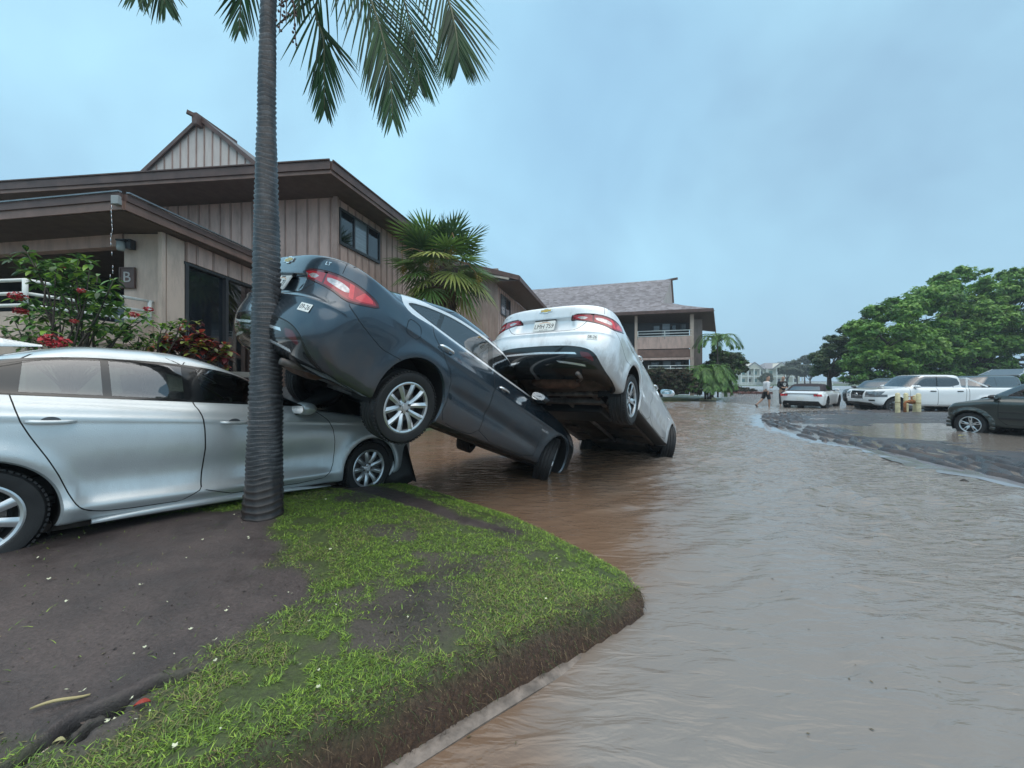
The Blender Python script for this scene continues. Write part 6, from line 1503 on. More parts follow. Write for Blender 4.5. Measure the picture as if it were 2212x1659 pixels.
def coconut_style_palm():
    bx, by = G(568, 1122, .30); bz = .26; top = P(586, -290, by-.05); b = Vector((bx, by, bz))
    root = empty('palm_tree', b, 'tall palm with a ringed grey trunk in the mud in front of the silver car', 'tree')
    # ringed trunk
    n = 40; prof = []; nr = 118; V = []; Fc = []; Ht = top.z-b.z
    zs = []; z = -.12
    while z < Ht:
        step = .037*(1+.10*z/Ht)*random.uniform(.75,1.25) if z > .35 else .055
        zs.append((z, 0)); zs.append((z+step*.72, 1)); zs.append((z+step*.93, 2)); z += step
    for z, k in zs:
        t = max(0,z)/Ht; r = float(np.interp(z, [-.2,0,.4,1.2,2.0,3.1,4.2,6], [.190,.148,.124,.113,.096,.066,.051,.048]))
        r = r*(1+.02*math.sin(z*3.1)); cx = (top.x-b.x)*t+.012*math.sin(t*7); cy = (top.y-b.y)*t
        rr = r+(-.0055, .0060, .0040)[k]*(1 if z > .35 else .8)
        for j in range(n):
            a = 2*PI*j/n; wv = .010*math.sin(a+z*2)+.006*math.sin(3*a+z*9)
            q = rr*(1+.012*math.sin(5*a+z*13)+(.03*math.sin(a*9+z*4) if z < .4 else 0)); V.append((cx+math.cos(a)*q, cy+math.sin(a)*q, z+wv))
    m = len(zs); Fc = [(i*n+j, i*n+(j+1)%n, (i+1)*n+(j+1)%n, (i+1)*n+j) for i in range(m-1) for j in range(n)]
    mt, nt, bs = nmat('palm_trunk'); co = coords(nt, (1,1,1))
    n1 = N(nt, 'ShaderNodeTexNoise', Scale=9.0, Detail=8.0, Roughness=.7); L(nt, coords(nt, (1,1,3)), n1.inputs['Vector'])
    r1 = ramp(nt, n1.outputs['Fac'], [(.30, (.022,.023,.026)), (.5, (.055,.058,.064)), (.72, (.165,.17,.18))])
    n2 = N(nt, 'ShaderNodeTexNoise', Scale=40.0, Detail=6.0, Roughness=.7); L(nt, coords(nt, (3,3,.5)), n2.inputs['Vector']); r2 = ramp(nt, n2.outputs['Fac'], [(.35,.45),(.65,1.25)])
    mu = N(nt, 'ShaderNodeMixRGB'); mu.blend_type = 'MULTIPLY'; mu.inputs[0].default_value = 1; L(nt, r1.outputs[0], mu.inputs[1]); L(nt, r2.outputs[0], mu.inputs[2])
    sp = nt.nodes.new('ShaderNodeSeparateXYZ'); L(nt, co, sp.inputs[0]); n3 = N(nt, 'ShaderNodeTexNoise', Scale=5.0, Detail=5.0); L(nt, co, n3.inputs['Vector'])
    ad = N(nt, 'ShaderNodeMath', operation='MULTIPLY_ADD'); L(nt, n3.outputs['Fac'], ad.inputs[0]); ad.inputs[1].default_value = .6; L(nt, sp.outputs[2], ad.inputs[2])
    r3 = ramp(nt, ad.outputs[0], [(.55, 1.0), (.85, .0)]); mx = N(nt, 'ShaderNodeMixRGB'); mx.inputs[2].default_value = (.030,.021,.018,1); L(nt, r3.outputs[0], mx.inputs[0]); L(nt, mu.outputs[0], mx.inputs[1])
    ag = N(nt, 'ShaderNodeAttribute'); ag.attribute_name = 'groove'; gx = N(nt, 'ShaderNodeMixRGB'); gx.inputs[2].default_value = (.012,.012,.014,1); L(nt, ag.outputs['Fac'], gx.inputs[0]); L(nt, mx.outputs[0], gx.inputs[1])
    L(nt, gx.outputs[0], bs.inputs['Base Color']); bs.inputs['Roughness'].default_value = .38
    bp = N(nt, 'ShaderNodeBump', Strength=.5, Distance=.006); L(nt, n2.outputs['Fac'], bp.inputs['Height']); L(nt, bp.outputs[0], bs.inputs['Normal'])
    tk = mkobj('trunk', V, Fc, mt, root, True); at = tk.data.attributes.new('groove', 'FLOAT', 'POINT'); at.data.foreach_set('value', np.repeat(np.array([1.0 if k == 0 else 0.0 if k == 1 else .25 for z, k in zs], np.float32), n))
    rng = random.Random(5); T = top
    gm = [leafm('frond_green', (.032,.095,.028), .6), leafm('frond_dark', (.016,.050,.018), .6)]; rm = mat('rachis_green', (.10,.11,.05), .5, var=.2)
    Yt = T.y
    paths = [
     [T, (T.x+.30,Yt+.05,T.z+.20), (T.x+.62,Yt+.15,T.z-.05), P(684,0,3.45), P(699,85,3.50), P(700,162,3.55), P(701,236,3.60)],
     [T, (T.x+.40,Yt-.05,T.z+.25), P(740,-170,3.15), P(801,0,3.10), P(828,85,3.08), P(843,165,3.06), P(848,256,3.05)],
     [T, (T.x+.50,Yt+.20,T.z+.32), P(800,-190,3.75), P(872,0,3.9), P(896,90,3.95), P(903,150,4.0), P(905,180,4.0)],
     [T, (T.x+.60,Yt-.10,T.z+.45), P(880,-190,3.0), P(960,-20,2.95), P(980,45,2.92), P(988,92,2.9), P(992,132,2.9)],
     [T, (T.x-.15,Yt+.05,T.z+.15), P(545,-130,3.5), P(528,-50,3.55), P(520,5,3.6), P(517,68,3.6)],
     [T, (T.x-.5,Yt-.0,T.z+.35), P(420,-190,3.1), P(345,-90,3.05), P(345,-40,3.0), P(357,10,3.0)],
     [T, (T.x-.7,Yt+.10,T.z+.45), P(380,-220,3.4), P(320,-130,3.4), P(300,-60,3.4), P(295,-10,3.4)],
     [T, (T.x+.1,Yt-.5,T.z+.35), (T.x+.3,Yt-1.2,T.z+.3), (T.x+.4,Yt-1.7,T.z-.1)],
     [T, (T.x+.1,Yt+.6,T.z+.4), (T.x+.2,Yt+1.3,T.z+.4), (T.x+.3,Yt+2.0,T.z+.1)],
     [T, (T.x-.4,Yt-.4,T.z+.5), (T.x-1.1,Yt-.9,T.z+.5), (T.x-1.8,Yt-1.2,T.z+.1)],
     [T, (T.x-.05,Yt,T.z+.6), (T.x+.1,Yt+.1,T.z+1.5), (T.x+.3,Yt+.2,T.z+2.2)],
     [T, P(650,-240,3.3), P(668,-120,3.35), P(655,-30,3.4), P(640,30,3.4)],
    ]
    for i, p in enumerate(paths):
        lf = (.52, .60, .56, .54, .42, .46, .46, .5, .5, .5, .5, .36)[i]
        R, Lf = frond(p, lf, (58,66,58,56,34,44,44,40,40,40,30,26)[i], .030, gm, rng, hang=.30, spread=.62, face=(1,.15,0))
        r = R.build('frond', rm, None, smooth=True); l = Lf.build('leaflets', gm, r, smooth=True, fixn=False); r.parent = root; r.location = -b
    mb = MB()
    for ex, ey in ((618,50),(640,105),(603,70)):
        e = P(ex, ey, Yt-.03); s = Vector((T.x, T.y, T.z-.35)); pts = [s, s.lerp(e,.35)+Vector((.06,0,.10)), s.lerp(e,.7)+Vector((.04,0,.0)), e]; mb.tube(pts, [.008,.006,.005,.003], 5)
        for k in range(26):
            c = pts[1].lerp(pts[3], k/26)+Vector((rng.uniform(-.02,.02),rng.uniform(-.02,.02),rng.uniform(-.02,.02))); mb.box(c, (.012,.012,.014))
    o = mb.build('flower_stalk', mat('stalk_dark_red', (.07,.035,.025), .6, var=.4), root); o.location = -b
def fan_palm():
    Y = 12.0; base = Vector((-2.28, Y, .25)); root = empty('fan_palm', base, 'bushy fan palm with yellow seed clusters, beyond the dark tipped sedan', 'tree')
    rng = random.Random(11); gm = [leafm('fan_green', (.13,.23,.06), .38), leafm('fan_yellow_green', (.32,.36,.10), .4), leafm('fan_dark', (.06,.115,.045), .42), leafm('fan_dead', (.17,.11,.06), .7)]
    C = P(957, 560, Y)
    mb = MB()
    for dx, dy, r in ((0,0,.13),(.37,.1,.10),(-.30,.15,.095)):
        mb.tube([base+Vector((dx*1.2,dy,-.3)), (base+C)/2+Vector((dx*.8,dy,0)), C+Vector((dx,dy,-.25))], [r*1.1, r, r*.9], 12)
    t = mb.build('trunk', mat('fan_trunk', (.07,.05,.04), .8, var=.5, scale=9, bump=.8, bscale=14, sc3=(1,1,4)), root, smooth=True); t.location = -base
    def fan(o, d, size, mi, droop, parent):
        "folded fan leaf: segments radiating from the end of a stalk"
        d = d.normalized(); up = Vector((0,0,1)); s = d.cross(up); s = s.normalized() if s.length > .15 else Vector((1,0,0)); nrm = s.cross(d).normalized()
        mbp = MB(); L0 = size*rng.uniform(.8,1.1); e = o+d*L0+Vector((0,0,-.12*droop)); mbp.tube([o, o.lerp(e,.5)+Vector((0,0,.05)), e], [.012,.009,.007], 5)
        st = mbp.build('leaf_stalk', M['stalkg'], parent); st.location = -base
        ns_ = 22; mbl = MB(); 
        for k in range(ns_):
            a = (k/(ns_-1)-.5)*math.radians(215)+rng.uniform(-.03,.03); dr = (d*math.cos(a)+s*math.sin(a)).normalized()
            ln = size*(1-.22*abs(a)/1.9)*rng.uniform(.92,1.06); wv = size*.046; vs = []; fold = .02*(1 if k % 2 else -1)
            for j in range(6):
                q = j/5; p = e+dr*ln*q+nrm*(fold*math.sin(q*3))+Vector((0,0,-1))*droop*ln*(q**2.2)*.55
                ww = wv*(q/.55 if q < .55 else (1-q)/.45)*.95+.002; sd = dr.cross(nrm).normalized()
                vs += [p-sd*ww, p+nrm*ww*.35, p+sd*ww]
            mbl.add(vs, [(j*3+c, (j+1)*3+c, (j+1)*3+c+1, j*3+c+1) for j in range(5) for c in (0,1)])
        lf = mbl.build('fan_leaf', gm[mi], st, smooth=True, fixn=False)
    M['stalkg'] = mat('leaf_stalk_green', (.16,.17,.07), .5)
    specs = []
    for i in range(54):
        el = math.asin(max(-1, min(1, .98-1.75*(i/53)))); az = i*2.39996+rng.uniform(-.2,.2); specs.append((az, el))
    for az, el in specs:
        d = Vector((math.cos(az)*math.cos(el), math.sin(az)*math.cos(el)*.9, math.sin(el)+.06)); mi = 0 if el > -.15 else rng.choice((1,1,0))
        if el > .5: mi = rng.choice((0,0,2))
        if rng.random() < .12: mi = 2
        fan(C+Vector((rng.uniform(-.26,.30),rng.uniform(-.15,.15),rng.uniform(-.42,.20)-.10*max(0,-el))), d, rng.uniform(.80,.98), mi, .15+.70*max(0,.3-el), root)
    for k in range(11):
        az = k*.6; fan(C+Vector((rng.uniform(-.3,.3),rng.uniform(-.1,.1),-.42)), Vector((math.cos(az)*.5, math.sin(az)*.5, -.9)), .56, 3, .6, root)
    ym = mat('seed_yellow', (.38,.26,.045), .7, var=.3, scale=30); sm = mat('seed_stalk', (.42,.24,.12), .6)
    for (sx, sy), (mx_, my), (ex, ey) in (((700,620),(665,500),(672,572)),((1000,500),(1035,600),(995,745)),((815,625),(735,720),(735,930)),((480,700),(350,740),(370,980)),((1200,900),(1290,1000),(1330,1120))):
        cv = lambda x, y: P((1450+x/3.318)*.5579, (750+y/3.318)*.5579, Y-.75)
        s, m_, e = cv(sx,sy), cv(mx_,my), cv(ex,ey); mb = MB(); mb.tube([C+Vector((0,-.2,0)), s, m_, e+Vector((0,0,.05))], [.012,.014,.012,.006], 6); o = mb.build('seed_stalk', sm, root, smooth=True); o.location = -base
        q = RS.normal(size=(260,3))*np.array([.06,.06,.10])+np.array(e); V, Fq = leaf_quads(q, np.full(260,.018), .5); c = mkobj('seed_cluster', V, Fq, ym, o)
def whorl_bush(name, label, base, tips, mats, leaf, n_leaf, flowers, fm, rng, wleaf=.36, stem_r=.012, cat='shrub', extra=8):
    base = Vector(base); root = empty(name, base, label, cat); mb = MB(); LV = MB()
    for t in tips:
        t = Vector(t); f = base.lerp(t, .35)+Vector((rng.uniform(-.12,.12), rng.uniform(-.1,.1), 0)); m_ = f.lerp(t,.55)+Vector((rng.uniform(-.06,.06), rng.uniform(-.08,.08), .03)); mb.tube([base+Vector((rng.uniform(-.06,.06),0,0)), f, m_, t], [stem_r*1.5, stem_r, stem_r*.7, stem_r*.35], 6)
        cs = [(t, 1.0)]+[(m_.lerp(t, rng.random())+Vector((rng.uniform(-.12,.12), rng.uniform(-.12,.12), rng.uniform(-.10,.10))), .9) for _ in range(extra)]
        for c, k in cs:
            for i in range(n_leaf):
                a = rng.uniform(0, 2*PI); el = rng.uniform(-.5, .9); d = Vector((math.cos(a)*math.cos(el), math.sin(a)*math.cos(el), math.sin(el))); ln = leaf*k*rng.uniform(.6,1.15); s = d.cross(Vector((0,0,1))).normalized(); nn = s.cross(d)
                vs = []; o = c+d*.01
                for j in range(5):
                    q = j/4; p = o+d*ln*q+Vector((0,0,-ln*.35*q*q)); w = ln*wleaf*.5*math.sin(PI*min(.97,max(.05,q)))**.9; vs += [p-s*w+nn*w*.25, p, p+s*w+nn*w*.25]
                LV.add(vs, [(j*3+e, (j+1)*3+e, (j+1)*3+e+1, j*3+e+1) for j in range(4) for e in (0,1)], rng.choices(range(len(mats)), [5,3,2][:len(mats)] if len(mats) <= 3 else [1]*len(mats))[0])
    o = mb.build('stems', M['bark'], root, smooth=True); o.location = -base; o = LV.build('foliage', mats, root, smooth=True, fixn=False); o.location = -base
    for fp, r in flowers:
        fp = Vector(fp); q = RS.normal(size=(150,3)); q /= np.linalg.norm(q, axis=1)[:,None]; q = q*np.array([r,r,r*.62])*RS.uniform(.6,1,150)[:,None]+np.array(fp); V, Fq = leaf_quads(q, np.full(150, r*.20), .55); f = mkobj('flower', V, Fq, fm, root); f.location = -base
    return root
def areca(name, label, base, nfr, L_, rng, mats, group=None, lean=0, stems=3, hh=None):
    base = Vector(base); root = empty(name, base, label, 'tree', group)
    for k in range(stems):
        o = base+Vector((rng.uniform(-.3,.3), rng.uniform(-.3,.3), 0)); h = hh or rng.uniform(.45,1.0)*L_*1.1
        mb = MB(); top = o+Vector((lean*h+rng.uniform(-.15,.15), 0, h)); mb.tube([o, o.lerp(top,.5), top], [.06,.05,.045], 7); t = mb.build('trunk', M['bark'], root, smooth=True); t.location = -base
        for i in range(nfr):
            a = i*2.4+rng.uniform(-.3,.3); el = rng.uniform(.35,1.2); l = L_*rng.uniform(.8,1.1); dx, dy = math.cos(a), math.sin(a)
            p = [top, top+Vector((dx*l*.3*math.cos(el), dy*l*.3*math.cos(el), l*.38*math.sin(el))), top+Vector((dx*l*.62, dy*l*.62, l*.42*math.sin(el))), top+Vector((dx*l*.9, dy*l*.9, l*.15*math.sin(el)-.15*l)), top+Vector((dx*l*.98, dy*l*.98, -.45*l*(1.2-math.sin(el))))]
            R, Lf = frond(p, l*.30, 30, .075, mats, rng, hang=.35, spread=.9); r = R.build('frond', mats[1], root); r.location = -base; Lf.build('leaflets', mats, r, fixn=False)
def plants():
    M['bark'] = mat('bark', (.075,.058,.048), .85, var=.4, scale=6, bump=.6, bscale=20)
    coconut_style_palm(); fan_palm(); rng = random.Random(3)
    # flowering shrub
    gm = [leafm('shrub_green', (.10,.22,.05), .4), leafm('shrub_dark', (.035,.085,.032), .45), leafm('shrub_lime', (.24,.40,.06), .4)]; fm = mat('flower_red', (.42,.022,.035), .6, var=.3, scale=20)
    Y = 4.75; tp = [(58,545),(75,565),(100,590),(120,600),(210,598),(245,605),(238,625),(300,685),(150,575),(165,600),(130,640),(185,640),(60,660),(90,680),(215,660),(255,665),(285,700),(30,690),(140,690),(180,700),(240,710),(100,715),(60,725),(310,690),(195,570),(120,575),(170,560)]
    tips = [P(x, y, Y+rng.uniform(-.35,.35)) for x, y in tp]; fl = [(P(139,575,4.55),.05),(P(38,640,4.5),.085),(P(45,672,4.5),.07),(P(175,628,4.5),.045),(P(290,680,4.5),.05),(P(321,668,4.6),.05),(P(118,737,4.3),.12),(P(160,694,4.5),.04)]
    whorl_bush('flowering_shrub', 'leafy green shrub with red flower heads in front of the white railing', P(150,850,Y), tips, gm, .125, 9, fl, fm, rng, wleaf=.40, extra=6)
    # croton
    cm = [leafm('croton_dark_red', (.090,.014,.020), .35), leafm('croton_red', (.34,.05,.035), .35), leafm('croton_green', (.16,.20,.03), .35), leafm('croton_brown', (.055,.02,.02), .4)]
    tp = [(365,725),(385,735),(405,705),(425,720),(445,735),(465,745),(480,760),(395,750),(430,750),(350,745),(330,748),(415,735),(450,760),(470,770)]
    whorl_bush('croton_bush', 'croton bush with dark red and yellow-green leaves below the glass door', P(415,830,5.5), [P(x,y,5.5+rng.uniform(-.25,.25)) for x, y in tp], cm, .13, 11, [], fm, rng, wleaf=.62, extra=4)
    tp = [(275,735),(300,728),(325,735),(345,722),(260,750),(310,750),(240,745),(350,705),(390,695),(370,698)]
    whorl_bush('green_bush', 'low light green bush between the flowering shrub and the croton', P(300,840,5.2), [P(x,y,5.2+rng.uniform(-.2,.2)) for x, y in tp], gm[:1]+gm[2:]+gm[1:2], .10, 9, [], fm, rng, wleaf=.45, extra=3)
    # right-hand trees
    G1 = [leafm('tree_deep', (.065,.16,.035), .55), leafm('tree_mid', (.12,.27,.045), .5), leafm('tree_bright', (.20,.38,.06), .5), leafm('tree_light', (.24,.39,.085), .5)]
    G2 = [leafm('tree_dim_a', (.045,.085,.035), .6), leafm('tree_dim_b', (.065,.115,.045), .6), leafm('tree_dim_c', (.09,.14,.055), .6)]
    def B(lst, Y, s=1): return [(*P(x, y, Y+dy), r*(Y+dy)/F) for x, y, r, dy in lst]
    def ring(x0, x1, ytop, ybot, Y, nb, rmin, rmax):
        out = []
        for _ in range(nb):
            x = rng.uniform(x0, x1); f = (x-x0)/(x1-x0); top = np.interp(f, [i/(len(ytop)-1) for i in range(len(ytop))], ytop); r = rng.uniform(rmin, rmax); y = rng.uniform(top+r, ybot-r*.6); out.append((x, y, r, rng.uniform(-2.0,2.0)))
        for k in range(len(ytop)): r = rmin*1.1; out.append((x0+(x1-x0)*k/(len(ytop)-1), ytop[k]+r, r, rng.uniform(-1,1)))
        return out
    tree('shade_tree', 'tallest bright green spreading tree at the right edge, behind the pickup trucks', (41.5,34.5,0), B(ring(2010,2300,[606,572,578,572,580,600],812,34,62,20,34), 34), 105000, .135, G1, .34, 'broad green trees behind the parked vehicles', inner=.25)
    tree('shade_tree', 'broad green tree with layered boughs rising behind the white pickup cab', (34.0,33,0), B(ring(1848,2060,[690,652,642,632,620,640],815,32,44,16,28), 32), 80000, .125, G1, .30, 'broad green trees behind the parked vehicles', inner=.25)
    tree('shade_tree', 'tall green tree crown between the one at the edge and the one behind the cab', (37.5,37,0), B(ring(1940,2120,[650,618,590,575,600],800,37,30,18,30), 37), 50000, .14, G1, .28, 'broad green trees behind the parked vehicles', inner=.25)
    tree('dark_tree', 'duller dark green tree with a leaning trunk at the left end of the big trees', (30.5,37,0), B(ring(1765,1880,[758,722,700,682,668],812,37,34,9,16), 37), 34000, .11, G2, .20, None, inner=.2)
    # hedge behind the parked vehicles
    hb = [(*P(x, 812+rng.uniform(-8,4), 31+rng.uniform(-.6,.6)), rng.uniform(.45,.75)) for x in range(1835, 2290, 10)]
    r = empty('hedge', (34,31,0), 'dark green hedge along the ground under the big trees', 'hedge'); crown('foliage', r, [(x-34,y-31,z-.2,q) for x,y,z,q in hb], 26000, .10, G1[:2]+G2[:1], inner=.1)
    hb = [(*P(x, 790+rng.uniform(-10,14)+(.10*(x-1960)), 33+rng.uniform(-.6,.6)), rng.uniform(.7,1.2)) for x in range(1850, 2290, 14)]
    r = empty('hedge', (36,33,0), 'tall dark thicket filling the gap between hedge and tree crowns', 'hedge'); crown('foliage', r, [(x-36,y-33,z,q) for x,y,z,q in hb], 20000, .13, G1[:2]+G2, inner=.1)
    # hazy far trees
    H1 = [leafm('far_tree_a', (.060,.085,.055), .7), leafm('far_tree_b', (.085,.11,.07), .7)]
    for i, (x, y, r, lb) in enumerate(((1700,800,9,'small hazy round tree just right of the distant townhouses'),(1722,792,14,'hazy tree in front of the right townhouse, beside the dark tree'),(1750,798,14,'hazy tree half hidden by the left edge of the dark tree'),(1655,812,9,'small dark round tree standing before the townhouses by the fence'),(1738,778,9,'thin hazy treetop above the others right of the townhouses'))):
        Yt = 118 if i == 3 else 105+i*3; c = P(x, y, Yt); q = r*Yt/F
        tree('hazy_tree', lb, (c.x, Yt, 0), [(c.x+rng.uniform(-q,q)*.7, Yt+rng.uniform(-1,1), max(q*.5,c.z+rng.uniform(-q,q*.7)*.8), q*.55) for _ in range(8)], 3500, .34, H1, .18, 'hazy trees by the townhouses', inner=.2)
    for i, (x, y, lb) in enumerate(((1694,783,'tiny hazy palm poking above the townhouse roof, left of the pair'),(1706,786,'tiny hazy palm poking above the townhouse roof, right of the pair'))):
        c = P(x, y, 165); areca('far_palm', lb, (c.x, 165, c.z-5), 12, 4.2, rng, H1, 'tiny hazy palms above the townhouse roof', stems=1)
    # planting at the corner of the far building
    hm = [leafm('hedge_olive', (.040,.050,.024), .65), leafm('hedge_brown', (.075,.055,.035), .7), leafm('hedge_green', (.045,.075,.030), .6)]
    hb = [(*P(x, y, 26.6+rng.uniform(-.5,.5)), rng.uniform(.4,.6)) for x in range(1385,1512,9) for y in (808,822,838)]
    r = empty('hedge', (10.5,26.6,0), 'clipped olive-brown hedge under the lower balcony of the shingle-roofed building', 'hedge'); crown('foliage', r, [(x-10.5,y-26.6,z,q) for x,y,z,q in hb], 42000, .055, hm, inner=.25)
    am = [leafm('areca_green', (.12,.24,.05), .4), leafm('areca_dark', (.06,.14,.035), .45)]
    c = P(1525,860,27.0); areca('areca_palm', 'large arching feathery palm clump at the building corner beside the hedge', (c.x,27,.1), 16, 1.6, rng, am, 'feathery palms at the far building corner', stems=8)
    c = P(1545,855,27.8); areca('areca_palm', 'tallest feathery palm of the corner clump, its fronds against the sky', (c.x,27.8,.2), 13, 1.7, rng, am, 'feathery palms at the far building corner', stems=1, hh=4.0)
    tree('garden_tree', 'bushy olive green tree behind the feathery palms at the far building corner', (15.3,29.5,.2), B([(1540,800,24,0),(1562,780,24,1),(1585,775,18,2),(1600,790,15,2),(1570,805,22,1),(1550,770,18,1),(1520,815,18,-1)], 29), 20000, .10, hm[:1]+hm[2:]+am[:1], .12, None, inner=.2)
    for x, y, Yt, lb in ((1578,827,46,'low green bush on the far shore, left of the two people'),(1608,834,44,'low grey-green bush beside the first, nearer the walking man')):
        c = P(x, y, Yt); r = empty('bush', (c.x,Yt,0), lb, 'shrub', 'low bushes on the far shore'); crown('foliage', r, [(rng.uniform(-1.3,1.3), rng.uniform(-.5,.5), rng.uniform(.1,.6), .5) for _ in range(7)], 5000, .09, am if y < 830 else hm, inner=.2)
    mb = MB()
    for i in range(60):
        c = P(rng.uniform(1585,1655), 841+rng.uniform(-2,2), 42); mb.box((c.x, c.y+rng.uniform(-1,1), .06), (rng.uniform(.1,.5), .3, rng.uniform(.1,.3)), R=Matrix.Rotation(rng.uniform(0,3), 3, 'Z'))
    tag(mb.build('mulch', mat('mulch_red', (.12,.045,.035), .8, var=.4), bevel=.02), 'reddish mulch washed up along the far shore behind the walking man', 'mulch', kind='stuff')
# ================================================================= people and small things
def skin(name, chains, m, parent, sub=2):
    """chains: list of lists of (x,y,z,r); first points that coincide are joined"""
    vs, es, rs = [], [], []; idx = {}
    for ch in chains:
        prev = None
        for x, y, z, r in ch:
            k = (round(x,3), round(y,3), round(z,3))
            if k not in idx: idx[k] = len(vs); vs.append((x,y,z)); rs.append(r)
            if prev is not None and prev != idx[k]: es.append((prev, idx[k]))
            prev = idx[k]
    me = bpy.data.meshes.new(name); me.from_pydata(vs, es, []); me.materials.append(m); o = bpy.data.objects.new(name, me); COL.objects.link(o)
    if parent: o.parent = parent
    bm = bmesh.new(); bm.from_mesh(me); lay = bm.verts.layers.skin.verify()
    for i, v in enumerate(bm.verts): 
        r = rs[i]; v[lay].radius = r if isinstance(r, tuple) else (r, r); v[lay].use_root = (i == 0)
    bm.to_mesh(me); bm.free()
    s = o.modifiers.new('skin', 'SKIN'); s.use_smooth_shade = True; q = o.modifiers.new('sub', 'SUBSURF'); q.levels = sub; q.render_levels = sub
    return o
def hand(o, d, side, curl=.5):
    "palm and five fingers growing from the wrist o along d"
    o = Vector(o); d = Vector(d).normalized(); s = d.cross(Vector((0,1,0))).normalized() if abs(d.y) < .9 else Vector((1,0,0)); n = s.cross(d); out = []
    pc = o+d*.05; out.append([(*o,.026), (*pc,.034), (*(o+d*.085),.032)])
    for i, (of, ln) in enumerate(((-.028,.068),(-.010,.078),(.010,.072),(.027,.056))):
        b = o+d*.085+s*of; k1 = b+d*ln*.45+n*ln*.12*curl; k2 = k1+(d*(1-curl*.5)+n*curl).normalized()*ln*.32; k3 = k2+(d*(1-curl)+n*curl*1.2).normalized()*ln*.26
        out.append([(*(o+d*.085),.032), (*b,.011), (*k1,.0095), (*k2,.009), (*k3,.007)])
    t = o+d*.03+s*(-.036*side); out.append([(*pc,.034), (*t,.013), (*(t+d*.03-s*.018*side+n*.01),.011), (*(t+d*.055-s*.018*side+n*.02),.009)])
    return out
def face(parent, c, fwd, m, hair=None):
    "eyes, nose, mouth, ears on a head centred at c"
    c = Vector(c); f = Vector(fwd).normalized(); s = f.cross(Vector((0,0,1))).normalized(); u = s.cross(f); dk = M['ink']
    mb = MB()
    for k in (-1, 1): mb.box(c+f*.088+s*.032*k+u*.008, (.016,.016,.009))
    mb.build('eyes', dk, parent, bevel=.003)
    mb = MB(); mb.add([c+f*.092+u*.015, c+f*.122-u*.028, c+f*.088-u*.036+s*.018, c+f*.088-u*.036-s*.018], [(0,1,2),(0,3,1),(1,3,2)])
    for k in (-1, 1): mb.lathe([(.001,-.008),(.022,-.004),(.026,.004),(.001,.008)], 10, axis='y' if abs(f.x) > .7 else 'x', c=c+s*.078*k-f*.005)
    mb.build('nose_and_ears', m, parent, smooth=True)
    mb = MB(); mb.box(c+f*.090-u*.058, (.030,.030,.008)); mb.build('mouth', mat('lips', (.25,.10,.08), .5), parent, bevel=.003)
